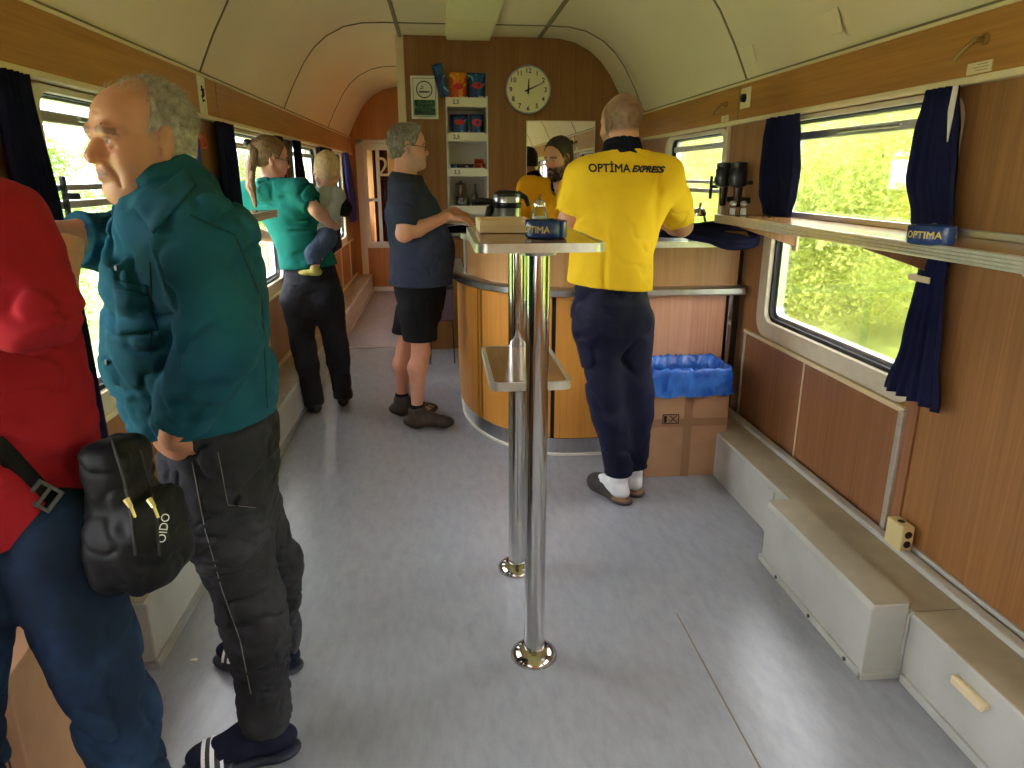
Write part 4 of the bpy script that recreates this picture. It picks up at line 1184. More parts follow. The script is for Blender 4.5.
    def plane(s, o, nrm, k=0.0):
        """Keep the side the normal points away from."""
        o = s.pt(o); nrm = unit(s.vec(nrm))
        d = (s.ax[0] - o[0])[:, None, None] * nrm[0] + (s.ax[1] - o[1])[None, :, None] * nrm[1] + (s.ax[2] - o[2])[None, None, :] * nrm[2]
        s.f = np.maximum(s.f, d.astype(np.float32)); return s

    def displace(s, fn, band=.03):
        ii = np.nonzero(np.abs(s.f) < band)
        P = np.stack([s.ax[0][ii[0]], s.ax[1][ii[1]], s.ax[2][ii[2]]], 1).astype(np.float64)
        s.f[ii] += fn(P).astype(np.float32); return s

    def shell_of(s, other, off): pass

    def mesh(s, relax=1):
        f = s.f; n = f.shape
        neg = f < 0
        cnt = np.zeros([k - 1 for k in n], np.int8)
        for dx in (0, 1):
            for dy in (0, 1):
                for dz in (0, 1): cnt += neg[dx:n[0] - 1 + dx, dy:n[1] - 1 + dy, dz:n[2] - 1 + dz]
        act = (cnt > 0) & (cnt < 8); ci = np.array(np.nonzero(act)); m = ci.shape[1]
        idx = np.full(act.shape, -1, np.int32); idx[tuple(ci)] = np.arange(m)
        acc = np.zeros((m, 3), np.float64); num = np.zeros(m)
        cor = {}
        for c in [(a, b, d) for a in (0, 1) for b in (0, 1) for d in (0, 1)]: cor[c] = f[ci[0] + c[0], ci[1] + c[1], ci[2] + c[2]]
        for ax in range(3):
            o1, o2 = [i for i in range(3) if i != ax]
            for a in (0, 1):
                for b in (0, 1):
                    c0 = [0, 0, 0]; c0[o1] = a; c0[o2] = b; c1 = list(c0); c1[ax] = 1
                    f0, f1 = cor[tuple(c0)], cor[tuple(c1)]; cr = (f0 < 0) != (f1 < 0)
                    t = np.where(cr, f0 / np.where(cr, f0 - f1, 1), 0)
                    p = np.zeros((m, 3)); p[:, o1] = a; p[:, o2] = b; p[:, ax] = t
                    acc += p * cr[:, None]; num += cr
        V = s.lo + s.h * (ci.T + acc / num[:, None])
        F = []
        for ax in range(3):
            o1, o2 = [(1, 2), (2, 0), (0, 1)][ax]
            sl0 = [slice(None)] * 3; sl1 = [slice(None)] * 3; sl0[ax] = slice(0, n[ax] - 1); sl1[ax] = slice(1, n[ax])
            A = neg[tuple(sl0)]; B = neg[tuple(sl1)]; e = A != B
            k = [slice(None)] * 3; k[o1] = slice(1, n[o1] - 1); k[o2] = slice(1, n[o2] - 1)
            ee = np.zeros_like(e); ee[tuple(k)] = e[tuple(k)]
            q = np.array(np.nonzero(ee))
            def cell(d1, d2):
                c = [q[0], q[1], q[2]]; c[o1] = c[o1] + d1; c[o2] = c[o2] + d2; return idx[c[0], c[1], c[2]]
            quad = np.stack([cell(-1, -1), cell(0, -1), cell(0, 0), cell(-1, 0)], 1)
            fl = A[tuple(q)]
            quad[~fl] = quad[~fl][:, ::-1]; F.append(quad)
        F = np.concatenate(F)
        for _ in range(relax):
            N = len(V); I = np.concatenate([F[:, a] for a in (0, 1, 2, 3)] + [F[:, b] for b in (1, 2, 3, 0)]); J = np.concatenate([F[:, b] for b in (1, 2, 3, 0)] + [F[:, a] for a in (0, 1, 2, 3)])
            num = np.bincount(I, minlength=N); acc = np.stack([np.bincount(I, V[J, c], N) for c in range(3)], 1)
            V = V * .5 + .5 * acc / np.maximum(num, 1)[:, None]
        # keep the large pieces only
        return V, F


def keep_large(V, F, frac=.02):
    par = np.arange(len(V))
    # label propagation by repeated minimum over faces
    lab = par.copy()
    for _ in range(400):
        mn = lab[F].min(1); new = lab.copy()
        for c in range(4): np.minimum.at(new, F[:, c], mn)
        new = new[new]
        if np.array_equal(new, lab): break
        lab = new
    u, c = np.unique(lab, return_counts=True); ok = set(u[c >= frac * len(V)]); m = np.isin(lab, list(ok))
    re = np.cumsum(m) - 1; F = F[m[F[:, 0]]]
    return V[m], re[F]


def sdf_obj(name, F, mat, parent, color=None, relax=1, clean=False):
    V, Q = F.mesh(relax)
    if clean: V, Q = keep_large(V, Q)
    root = parent
    off = np.array(root.location) if root is not None else np.zeros(3)
    n = len(V); m = len(Q)
    me = bpy.data.meshes.new(name); me.vertices.add(n); me.loops.add(4 * m); me.polygons.add(m)
    me.vertices.foreach_set('co', (V - off).astype(np.float32).ravel()); me.loops.foreach_set('vertex_index', Q.astype(np.int32).ravel())
    me.polygons.foreach_set('loop_start', np.arange(0, 4 * m, 4, dtype=np.int32)); me.polygons.foreach_set('use_smooth', np.ones(m, bool))
    me.update(calc_edges=True); me.validate()
    if color is not None:
        at = me.attributes.new('tint', 'FLOAT_COLOR', 'POINT'); c = np.ones((n, 4), np.float32); c[:, :3] = color(V); at.data.foreach_set('color', c.ravel())
    me.materials.append(mat)
    o = bpy.data.objects.new(name, me); COL.objects.link(o); o.parent = parent
    return o


def tint_mat(name, rough=.5, sss=.0, bscale=300, bmp=.1, spec=.4):
    m, nt, b = mat_base(name, (1, 1, 1, 1), rough, spec=spec)
    a = nt.nodes.new('ShaderNodeAttribute'); a.attribute_name = 'tint'; nt.links.new(a.outputs['Color'], b.inputs['Base Color'])
    n = noise_node(nt, bscale, detail=3); bump(nt, b, n.outputs['Fac'], bmp, .001)
    if sss: b.inputs['Subsurface Weight'].default_value = sss; b.inputs['Subsurface Radius'].default_value = (.012, .005, .003); b.inputs['Subsurface Scale'].default_value = .5
    return m


M['skin'] = tint_mat('skin', .48, .15)


def lin(r, g, b): return np.array(srgb(r, g, b)[:3])


def euler_R(yaw, pitch=0, roll=0):
    """Columns: right, forward, up.  yaw 0 faces +y, positive turns left; pitch>0 looks down; roll>0 tips to the right."""
    cy, sy = math.cos(yaw), math.sin(yaw); Rz = np.array([[cy, -sy, 0], [sy, cy, 0], [0, 0, 1]])
    cp, sp = math.cos(-pitch), math.sin(-pitch); Rx = np.array([[1, 0, 0], [0, cp, -sp], [0, sp, cp]])
    cr, sr = math.cos(roll), math.sin(roll); Ry = np.array([[cr, 0, sr], [0, 1, 0], [-sr, 0, cr]])
    return Rz @ Rx @ Ry


def head(F, o, R, sc=1.0, p=None):
    """A head in its own frame: x right, y forward, z up, origin between the ears; crown .125, chin -.118."""
    p = p or {}
    F.frame(R, o, sc); w = p.get('w', 1.0); nose = p.get('nose', 1.0); jw = p.get('jaw', 1.0); jowl = p.get('jowl', 0)
    F.ell((0, -.022, .040), (.076 * w, .096, .086), .02)                   # cranium
    F.ell((0, .040, .038), (.064 * w, .052, .056), .03)                    # forehead
    F.ell((0, .028, -.040), (.060 * w, .062, .078), .03)                   # face
    for s in (-1, 1):
        F.cone((s * .056 * w * jw, -.005, -.055), (s * .018, .068, -.098), .020, .017, .03)     # jaw line
        F.ell((s * .040 * w, .056, -.030), (.026, .028, .026), .025)     # cheek
        F.cone((s * .052 * w, .045, -.008), (s * .062 * w, .005, -.004), .012, .010, .02)     # cheek bone
        if jowl: F.ell((s * .040, .040, -.082), (.024 * jowl, .030, .030), .025)
    F.ell((0, .074, -.098), (.021, .017, .017), .02)                       # chin
    if jowl: F.ell((0, .035, -.112), (.04, .04, .022), .03)
    for s in (-1, 1):
        F.ell((s * .032, .095, .001), (.020, .015, .0115), .012, 's')       # eye sockets
        F.ell((s * .031, .0745, .001), (.0128, .0125, .0128), .003)        # eyeballs
        F.cone((s * .019, .083, .009), (s * .033, .0885, .0115), .0042, .0046, .006); F.cone((s * .033, .0885, .0115), (s * .046, .078, .005), .0046, .004, .006)   # upper lid
        F.cone((s * .020, .082, -.007), (s * .034, .085, -.010), .003, .0034, .007); F.cone((s * .034, .085, -.010), (s * .046, .076, -.003), .0034, .003, .007)
        F.cone((s * .012, .090, .020), (s * .034, .088, .0255), .008, .008, .012); F.cone((s * .034, .088, .0255), (s * .053, .068, .018), .008, .007, .012)   # brow
    F.cone((0, .086, .014), (0, .1065 + .006 * (nose - 1), -.026), .0085, .0125 * nose, .012)     # nose
    F.ell((0, .1065 + .008 * (nose - 1), -.031), (.0125 * nose, .0125, .011), .008)
    for s in (-1, 1):
        F.ell((s * .0135 * nose, .094, -.034), (.0095 * nose, .012, .0085), .007)
        F.ell((s * .0065, .1035, -.0425), (.0045, .005, .004), .004, 's')
    F.ell((0, .088, -.060), (.028, .014, .016), .015)                     # muzzle
    if p.get('age'):
        for s in (-1, 1):
            F.chain([(s * .019, .098, -.036), (s * .029, .090, -.050), (s * .034, .082, -.068)], [.0014, .0020, .0014], .009, 's')      # folds beside the mouth
            F.chain([(s * .020, .087, -.014), (s * .032, .089, -.020), (s * .045, .078, -.012)], [.0012, .0016, .0012], .006, 's')   # bags under the eyes
            F.chain([(s * .034, .080, -.072), (s * .034, .076, -.090)], [.0012, .0012], .008, 's')
        for z in (.042, .056): F.chain([(-.035, .088, z), (0, .0965 - .01 * (z - .042) / .014, z + .003), (.035, .088, z)], [.0006, .0010, .0006], .004, 's')
    F.cone((-.019, .091, -.0605), (0, .1005, -.0575), .0042, .0052, .006); F.cone((0, .1005, -.0575), (.019, .091, -.0605), .0052, .0042, .006)
    F.cone((-.016, .091, -.069), (0, .0985, -.0715), .0046, .0062, .006); F.cone((0, .0985, -.0715), (.016, .091, -.069), .0062, .0046, .006)
    F.cone((-.024, .093, -.0645), (0, .106, -.0645), .0014, .0018, .003, 's'); F.cone((0, .106, -.0645), (.024, .093, -.0645), .0018, .0014, .003, 's')
    for s in (-1, 1):
        A = euler_R(s * -.35, 0, 0)
        F.ell((s * .079 * w, -.012, -.004), (.009, .019, .031), .008, R=A)
        F.ell((s * .0815 * w, -.014, .012), (.006, .017, .018), .006, R=A)
        F.ell((s * .089 * w, -.010, .006), (.0095, .0115, .019), .004, 's', R=A); F.ell((s * .086 * w, -.002, -.008), (.008, .006, .012), .004, 's', R=A)
        F.ell((s * .078 * w, -.004, -.029), (.008, .010, .010), .006)
    if p.get('beard'):
        b = p['beard']
        F.ell((0, .062, -.100), (.046, .036, .034 * b), .02)
        F.ell((0, .088, -.092), (.024, .018, .022 * b), .015)
    F.frame()


def hand(F, wr, d, nrm, side, sc=1.0, curl=.25, spread=.12, thumb=.7, curls=None):
    """wr: wrist; d: towards the fingers; nrm: out of the back of the hand; side: +1 thumb on (d x nrm), -1 other side."""
    d = unit(d); nrm = np.asarray(nrm, float); nrm = unit(nrm - d * (nrm @ d)); t = np.cross(d, nrm) * side
    R = np.stack([t, d, nrm], 1); F.frame(R, wr, sc)
    F.cone((0, -.02, 0), (0, .02, 0), .026, .026, .012)
    F.ell((.012, .048, 0), (.022, .046, .0145), .012); F.ell((-.014, .048, -.001), (.024, .044, .0135), .012); F.ell((0, .062, .001), (.039, .028, .0125), .012)
    L = [(.028, .087, .044, .026, .020, .0088), (.0095, .092, .049, .030, .021, .0090), (-.010, .088, .045, .028, .020, .0086), (-.0285, .078, .035, .021, .018, .0076)]
    for i, (x, y, l1, l2, l3, r) in enumerate(L):
        c = (curls[i] if curls else curl * (1 + .12 * i)); sp = spread * (1.2 - .8 * i) * .5
        p = np.array([x, y - .012, 0]); a = -c * .6; q = p
        dirv = lambda a: np.array([math.sin(sp) * math.cos(a), math.cos(sp) * math.cos(a), math.sin(a)])
        F.cone((x * .8, y - .045, 0), p, r * 1.05, r * 1.12, .006)
        for ll, da, r0, r1 in ((l1, 0, r * 1.1, r), (l2, -c, r, r * .93), (l3, -c * .8, r * .92, r * .75)):
            a += da; e = q + dirv(a) * ll; F.cone(q, e, r0, r1, .003); q = e
    p0 = np.array([.020, .018, -.006]); p1 = np.array([.044 * (.6 + .4 * thumb), .045, -.016]); p2 = p1 + np.array([.016 * thumb, .032, -.008]); p3 = p2 + np.array([.004 * thumb - .003, .026, -.006])
    F.cone(p0, p1, .016, .0125, .010); F.cone(p1, p2, .0118, .0105, .005); F.cone(p2, p3, .0105, .0082, .004)
    F.frame()


def head_tint(o, R, sc, skin, opts):
    """Pigment of skin, lips, brows, beard shadow, eyes and close-cropped hair by place on the head; shade between the lips too."""
    o = np.asarray(o); R = np.asarray(R)
    def fn(V):
        c = np.tile(skin, (len(V), 1)); L = ((V - o) @ R) / sc
        nz = fbm(V * 60, 3)[:, None]; c = c * (1 + .07 * nz)
        inh = (np.abs(L) < .17).all(1); x, y, z = L.T; ax = np.abs(x)
        def mix(mask, col): nonlocal c; mask = np.clip(mask, 0, 1)[:, None] * inh[:, None]; c = c * (1 - mask) + np.asarray(col) * mask
        ruddy = opts.get('ruddy', .35); mix(ruddy * np.exp(-(((ax - .042) / .02) ** 2 + ((z + .03) / .022) ** 2 + ((y - .07) / .03) ** 2)), skin * np.array([1.02, .72, .66]))
        mix(ruddy * np.exp(-((x / .016) ** 2 + ((z + .03) / .016) ** 2 + ((y - .108) / .02) ** 2)), skin * np.array([1.0, .7, .64]))
        if opts.get('stubble') is not None:
            k, col = opts['stubble']; jaw = np.clip((-.036 - z + .10 * np.clip(.045 - y, 0, .05)) / .016, 0, 1) * np.clip((z + .155) / .02, 0, 1) * np.clip((y + .012) / .02, 0, 1)
            mu = np.exp(-((x / .028) ** 4 + ((z + .050) / .009) ** 2)) * (y > .07)
            side = np.clip((ax - .052) / .006, 0, 1) * (np.abs(y - .004) < .02) * (z < .02) * (z > -.08)
            mix(k * np.maximum(np.maximum(jaw, mu), side) * (.8 + .4 * nz[:, 0]), col)
        lips = ((ax / .024) ** 2 + ((z + .0645) / .011) ** 2 < 1) & (y > .084); mix(.75 * lips, opts.get('lips', skin * np.array([.82, .5, .48])))
        cut = (ax < .022) & (np.abs(z + .0645) < .0022) & (y > .08); mix(.8 * cut, skin * .25)  # shade in the crease between the lips, painted as a dark line
        if 'brow' in opts:
            zz = .0255 - .5 * np.maximum(ax - .034, 0) + .1 * (ax - .034); br = (ax > .011) & (ax < .056) & (np.abs(z - zz) < .0068) & (y > .05); mix(opts.get('browk', .8) * br * (.8 + .3 * nz[:, 0]), opts['brow'])
        ex = ax - .031; er = np.sqrt(ex ** 2 + (z - .001) ** 2); eye = (np.sqrt(ex ** 2 + (y - .0745) ** 2 + (z - .001) ** 2) < .0142) & (er < .0115) & (np.abs(z - .001) < .0065) & (y > .078)
        mix(eye * 1., (.46, .42, .38)); lk = opts.get('look', 0.0)
        er2 = np.sqrt((x - np.sign(x) * .031 - lk) ** 2 + (z - .001) ** 2); mix((eye & (er2 < .0058)) * 1., (.06, .035, .02)); mix((eye & (er2 < .0026)) * 1., (.005, .005, .005))
        lash = (er < .0155) & (np.abs(z - .0085) < .0022) & (y > .07); mix(.6 * lash, skin * .2)
        if 'crop' in opts:
            col, k = opts['crop']; hl = opts.get('hairline', lambda x, y, z: z * 0 + 1)(ax, y, z)
            mix(k * np.clip(hl, 0, 1) * (.85 + .3 * nz[:, 0]), col)
        return np.clip(c, 0, 1)
    return fn


class Fig:
    """Joints of a standing person in world space; build the default pose, then move joints."""
    def __init__(s, o, yaw, H=1.75, lean=0):
        k = H / 1.75; s.k = k; s.o = np.array([o[0], o[1], 0.]); s.yaw = yaw; s.R = euler_R(yaw)
        def L(x, y, z): return s.o + s.R @ (np.array([x, y, z]) * k)
        s.L = L
        s.pel = L(0, 0, .95); s.wai = L(0, .01, 1.10); s.che = L(0, .0, 1.28); s.nek = L(0, -.025, 1.45)
        s.hc = L(0, .02, 1.615); s.hR = euler_R(yaw); s.hs = k * 1.0
        s.u = s.R[:, 0].copy(); s.uc = s.R[:, 0].copy()
        for sd, n in ((1, 'R'), (-1, 'L')):
            setattr(s, 'sh' + n, L(sd * .185, -.01, 1.405)); setattr(s, 'el' + n, L(sd * .235, -.03, 1.12)); setattr(s, 'wr' + n, L(sd * .245, .05, .87))
            setattr(s, 'hip' + n, L(sd * .092, 0, .91)); setattr(s, 'kn' + n, L(sd * .10, .02, .50)); setattr(s, 'an' + n, L(sd * .105, -.02, .085)); setattr(s, 'toe' + n, s.R[:, 1].copy())
        s.belly = 0.0; s.pw = .165; s.ww = .150; s.cw = .165; s.pd = .118; s.wd = .112; s.cd = .118; s.sw = .062

    def trunk(s, F, inf=0, belly=None, low=0.0):
        k = s.k; b = s.belly if belly is None else belly; fw = s.R[:, 1]
        F.slabs([(s.pel - np.array([0, 0, .05 * k + low]), s.u, s.pw * k + inf, s.pd * k + inf + b * .25), (s.pel + np.array([0, 0, .05 * k]), s.u, s.pw * k + inf, s.pd * k + inf + b * .4),
                 (s.wai + fw * b * .45, s.u, s.ww * k + inf + b * .25, s.wd * k + inf + b * .55), (s.che, s.uc, s.cw * k + inf, s.cd * k + inf + b * .1),
                 (s.che * .45 + s.nek * .55 , s.uc, s.cw * .86 * k + inf, s.cd * .8 * k + inf), (s.nek - np.array([0, 0, .01]), s.uc, .075 * k + inf, .075 * k + inf)], .03)
        for n in 'RL':
            sh = getattr(s, 'sh' + n); F.cone(s.nek * .9 + sh * .1 - np.array([0, 0, .03 * k]), sh, .058 * k + inf, s.sw * k + inf, .05)
            F.cone(s.che + (sh - s.nek) * .35, sh - np.array([0, 0, .02]), .085 * k + inf, s.sw * k + inf, .05)
        return s

    def arm(s, F, n, r=(.056, .043, .029), k=.02):
        a, e, w = (getattr(s, q + n) for q in ('sh', 'el', 'wr')); q = s.k
        m = a + (e - a) * .45; F.cone(a, m, r[0] * q, (r[0] * .9) * q, k); F.cone(m, e, r[0] * .9 * q, r[1] * q, k)
        m = e + (w - e) * .3; F.cone(e, m, r[1] * q, r[1] * 1.04 * q, k); F.cone(m, w, r[1] * 1.04 * q, r[2] * q, k)

    def leg(s, F, n, inf=0, r=(.092, .058, .058, .038), k=.03, infb=None):
        h, kn, an = (getattr(s, q + n) for q in ('hip', 'kn', 'an')); q = s.k; infb = inf if infb is None else infb
        bk = -unit(getattr(s, 'toe' + n)) * .014
        F.cone(h, kn, r[0] * q + inf, r[1] * q + (inf + infb) / 2, k); c = kn + (an - kn) * .28 + bk * (1 if infb < .01 else .4)
        F.cone(kn, c, r[1] * q + (inf + infb) / 2, r[2] * q + (inf + infb) / 2, k); F.cone(c, an, r[2] * q + (inf + infb) / 2, r[3] * q + infb, k)

    def bounds(s, pad=.2):
        P = np.array([getattr(s, a) for a in ('pel', 'hc', 'shR', 'shL', 'elR', 'elL', 'wrR', 'wrL', 'hipR', 'hipL', 'knR', 'knL', 'anR', 'anL')]); return P.min(0) - pad, P.max(0) + pad


def shoe(F, an, d, L=.28, w=.05, up=.09, z0=0.0, toe=1.0, heel=.065):
    """A shoe-shaped solid under the ankle; d: pointing direction."""
    d = unit([d[0], d[1], 0]); R = np.stack([np.array([d[1], -d[0], 0]), d, [0, 0, 1]], 1); F.frame(R, (an[0], an[1], z0), 1.0)
    f = L - heel
    F.ell((0, -heel * .45, .036), (.037 * w / .05, heel * .75, .036), .02); F.ell((0, f * .25, .034), (.038 * w / .05, f * .42, .034), .02)
    F.ell((0, f * .66, .03), (w, f * .36, .03 * toe), .02)
    F.cone((0, -.005, .03), (0, .0, up), .036 * w / .05, .04 * w / .05, .02)
    F.cone((0, .02, up * .75), (0, f * .6, .035), .034 * w / .05, .03, .02)
    F.plane((0, 0, .0), (0, 0, -1)); F.frame()
# ================================================================ people
Q = 1.0     # voxel size factor
A_ = np.array


def lerp(a, b, t): return a + (b - a) * t


def build_body(fig, root, h, skin, opts, arms='RL', legs='RL', hands=None, hp=None, armr=(.052, .042, .028), legr=(.088, .056, .058, .038), feet=False, neckr=.058):
    lo, hi = fig.bounds(.2); F = Field(lo, hi, h * Q)
    fig.trunk(F, -.012)
    up = fig.hR[:, 2]; nb = fig.nek
    F.cone(nb - A_([0, 0, .03]), fig.hc - up * .05 * fig.hs - fig.hR[:, 1] * .018, neckr * 1.08 * fig.k, neckr * fig.k * .95, .03)
    for n in arms: fig.arm(F, n, armr)
    for n in legs: fig.leg(F, n, -.006, legr)
    if feet:
        for n in legs: shoe(F, getattr(fig, 'an' + n), getattr(fig, 'toe' + n), .24, .04, .08, getattr(fig, 'an' + n)[2] - .075)
    head(F, fig.hc, fig.hR, fig.hs, hp)
    for hd in (hands or []): hand(F, **hd)
    return sdf_obj('body', F, M['skin'], root, head_tint(fig.hc, fig.hR, fig.hs, skin, opts), relax=1)


def folds(freq, amp, seed, stretch=(1, 1, 1), R=None, ridged=True):
    st = A_(stretch, float)
    def fn(P):
        Pl = P if R is None else P @ R
        w = fbm(Pl * 3.1, seed + 5, 2)[:, None] * .10
        n = fbm((Pl + w) * freq * st, seed, 2)
        if not ridged: return amp * n
        m = np.clip(.6 + 1.3 * vnoise(Pl * 5 + 3, seed + 9), 0, 1)      # creases come and go
        return amp * (m * (1.1 * np.exp(-(n / .11) ** 2) - .25) + .7 * n)
    return fn


def hair_cap(fig, root, mat, h, th=.008, cut=(), bumps=(.004, 45), name='hair', extra=None, sides=1.0, grow=None):
    """Scalp hair: a thickened cranium trimmed by planes given in head coordinates."""
    k = fig.hs; o = fig.hc; F = Field(o - .19 * k, o + .19 * k, h * Q); F.frame(fig.hR, o, k)
    F.ell((0, -.022, .040), (.0765 + th, .097 + th, .0865 + th), .01)
    F.ell((0, .030, .042), (.066 + th * .8, .055 + th, .055 + th), .03)
    F.ell((0, -.05, -.02), (.064 + th * sides, .058 + th, .075), .03)
    if grow: grow(F)
    R = fig.hR
    amp, fr = bumps; F.displace(lambda P: amp * fbm(((P - o) @ R) * fr * A_([1, .35, .6]), 9, 3))
    for (c, n) in cut: F.plane(c, n)
    for s in (-1, 1): F.ell((s * .085, .004, -.012), (.03, .022, .034), .008, 's')
    if extra: extra(F)
    F.frame()
    return sdf_obj(name, F, mat, root, relax=1)


def strands(fig, root, mat, n, region, length, flow, lift=.35, r=.0006, seed=1, name='hair_strands', base=None, curl=.25):
    """Separate locks of hair rooted on the scalp; flow(L) gives the combing direction in head coordinates."""
    rg = np.random.default_rng(seed); k = fig.hs
    d = rg.normal(size=(n * 6, 3)); d /= np.linalg.norm(d, axis=1)[:, None]
    rad = A_([.078, .098, .088]); c = A_([0, -.022, .040])
    L = c + d * rad; ok = region(L); L = L[ok][:n]; d = d[ok][:n]; n = len(L)
    nr = d / rad; nr /= np.linalg.norm(nr, axis=1)[:, None]
    fl = flow(L); fl = fl - (fl * nr).sum(1)[:, None] * nr; fl /= np.linalg.norm(fl, axis=1)[:, None] + 1e-9
    fl = fl + rg.normal(size=(n, 3)) * curl; ln = length * (.6 + .7 * rg.random(n))[:, None]
    pts = []; p = L - nr * .003
    for i in range(6):
        pts.append(p); t = i / 5; v = fl * (.75 + .25 * t) + nr * (lift * (1 - 1.6 * t)); v /= np.linalg.norm(v, axis=1)[:, None]; p = p + v * ln / 5
        q = (p - c) / rad; m = np.linalg.norm(q, axis=1); ins = m < 1.01; p = np.where(ins[:, None], c + q / m[:, None] * 1.012 * rad, p)
    off = A_(root.location); V = []; side = np.cross(fl, nr); side /= np.linalg.norm(side, axis=1)[:, None]
    for i, p in enumerate(pts):
        w = r * (1 - .75 * i / 5) / k
        for a in range(3):
            an = 2 * PI * a / 3; V.append(p + side * w * math.cos(an) + nr * w * math.sin(an))
    V = np.stack(V, 1).reshape(-1, 3); V = fig.hc + k * (V @ fig.hR.T) - off
    F = []; b = np.arange(n)[:, None] * 18
    for i in range(5):
        for a in range(3): F.append(b + A_([[i * 3 + a, i * 3 + (a + 1) % 3, i * 3 + 3 + (a + 1) % 3, i * 3 + 3 + a]]))
    F = np.stack(F, 1).reshape(-1, 4); m = len(F); me = bpy.data.meshes.new(name); me.vertices.add(len(V)); me.loops.add(4 * m); me.polygons.add(m)
    me.vertices.foreach_set('co', V.astype(np.float32).ravel()); me.loops.foreach_set('vertex_index', F.astype(np.int32).ravel()); me.polygons.foreach_set('loop_start', np.arange(0, 4 * m, 4, dtype=np.int32))
    me.update(calc_edges=True); me.materials.append(mat); o = bpy.data.objects.new(name, me); COL.objects.link(o); o.parent = root; o['kind'] = 'stuff'; return o


def hair_mat(name, c1, c2, rough=.55):
    m, nt, b = mat_base(name, c1, rough, spec=.35)
    n = noise_node(nt, 90, (1, .25, .5), detail=4, rough=.7); r = ramp(nt, n.outputs['Fac'], [(.3, c1), (.7, c2)]); nt.links.new(r.outputs['Color'], b.inputs['Base Color'])
    bump(nt, b, n.outputs['Fac'], .8, .006); return m


def person(label, at_): return thing('person', label, 'person', (float(at_[0]), float(at_[1]), 0))


def jeans_mat(name, c1, c2, c3):
    m, nt, b = mat_base(name, c1, .85, spec=.2)
    n = noise_node(nt, 5, detail=5, rough=.6); r = ramp(nt, n.outputs['Fac'], [(.3, c1), (.5, c2), (.72, c3)]); nt.links.new(r.outputs['Color'], b.inputs['Base Color'])
    n2 = noise_node(nt, 420, (1, 1, .3), detail=2); bump(nt, b, n2.outputs['Fac'], .3, .0015); return m


def buttons(root, pts, nrm, r, mat, name='button'):
    for p in pts:
        nrm = Vector(nrm).normalized(); q = nrm.to_track_quat('Z', 'Y').to_matrix().to_4x4()
        MB().lathe([(r, 0), (r, .002), (r * .7, .003)], c=tuple(A_(p) - A_(root.location)), n=12, M=q).build(name, mat, root)


def surf(o):
    """BVH of an object in world space."""
    dg = bpy.context.evaluated_depsgraph_get(); me = o.data; off = Vector(o.parent.location) if o.parent else Vector()
    return BVHTree.FromPolygons([v.co + off for v in me.vertices], [tuple(p.vertices) for p in me.polygons])


def stick(tree, pts, d, lift=.002):
    out = []
    for p in pts:
        loc, nr, i, ds = tree.ray_cast(Vector(p), Vector(d), .6)
        out.append(None if loc is None else loc - Vector(d).normalized() * lift)
    return out


def wrap_text(tree, txt, size, o, xa, ya, d, mat, root, name='lettering', lift=.0025, **k):
    vs, fs = text_polys(txt, size, **k); xa = unit(xa); ya = unit(ya)
    bm = bmesh.new(); bv = [bm.verts.new(v) for v in vs]
    for f in fs:
        try: bm.faces.new([bv[i] for i in f])
        except ValueError: pass
    bmesh.ops.triangulate(bm, faces=bm.faces); 
    bmesh.ops.subdivide_edges(bm, edges=[e for e in bm.edges if e.calc_length() > size * .3], cuts=2)
    bmesh.ops.triangulate(bm, faces=bm.faces); bm.verts.index_update()
    P = [tuple(A_(o) + xa * v.co.x + ya * v.co.y - unit(d) * .3) for v in bm.verts]; F = [tuple(v.index for v in f.verts) for f in bm.faces]; bm.free()
    S_ = stick(tree, P, d, lift)
    if any(s is None for s in S_): S_ = [s if s is not None else Vector(p) + Vector(unit(d)) * .3 for s, p in zip(S_, P)]
    off = Vector(root.location)
    me = bpy.data.meshes.new(name); me.from_pydata([tuple(s - off) for s in S_], [], F); me.materials.append(mat)
    ob = bpy.data.objects.new(name, me); COL.objects.link(ob); ob.parent = root; return ob


def wrap_line(tree, pts, d, r, mat, root, name, lift=.001, n=5):
    """A seam or strap laid on a surface along pts (world), seen along d."""
    fine = []
    for a, b in zip(pts[:-1], pts[1:]):
        for t in np.linspace(0, 1, 14, endpoint=False): fine.append(A_(a) + (A_(b) - A_(a)) * t)
    fine.append(A_(pts[-1])); dd = unit(d)
    S_ = [s for s in stick(tree, [tuple(p - dd * .25) for p in fine], d, lift) if s is not None]
    if len(S_) < 3: return None
    off = Vector(root.location)
    return MB().tube([tuple(s - off) for s in S_], r, n).build(name, mat, root, smooth=True)


SK_A = lin(206, 150, 120); SK_O = lin(196, 138, 108)

# ---------------------------------------------------------------- the elderly man in the teal shirt
f = Fig((-.60, 1.68), PI / 2 + .10, 1.72)
f.pel = W(222, 458, y=1.66); f.wai = W(192, 350, y=1.63); f.che = W(188, 272, y=1.61); f.nek = W(170, 192, y=1.60)
f.u = unit([.10, -1, 0]) * -1; f.uc = f.u
f.hc = W(142, 141, y=1.58); f.hR = euler_R(PI / 2 + .84, .05, -.02); f.hs = .95
f.shL = W(203, 246, y=1.46); f.elL = W(222, 345, y=1.38); f.wrL = W(172, 434, y=1.475)
f.shR = W(150, 242, y=1.78); f.elR = W(100, 243, y=1.74); f.wrR = W(38, 232, y=1.62)
f.hipL = W(218, 500, y=1.58); f.knL = W(252, 608, y=1.58); f.anL = W(264, 712, y=1.58)
f.hipR = W(230, 480, y=1.75); f.knR = W(272, 565, y=1.87); f.anR = W(276, 648, y=1.94)
tl = W(183, 768, z=0) - W(285, 745, z=0); tR = W(214, 662, z=0) - W(302, 672, z=0)
f.toeL = unit([tl[0], tl[1], 0]); f.toeR = unit([tR[0], tR[1], 0])
f.belly = .025; f.pd = .112; f.cd = .125; f.wd = .125; f.cw = .17
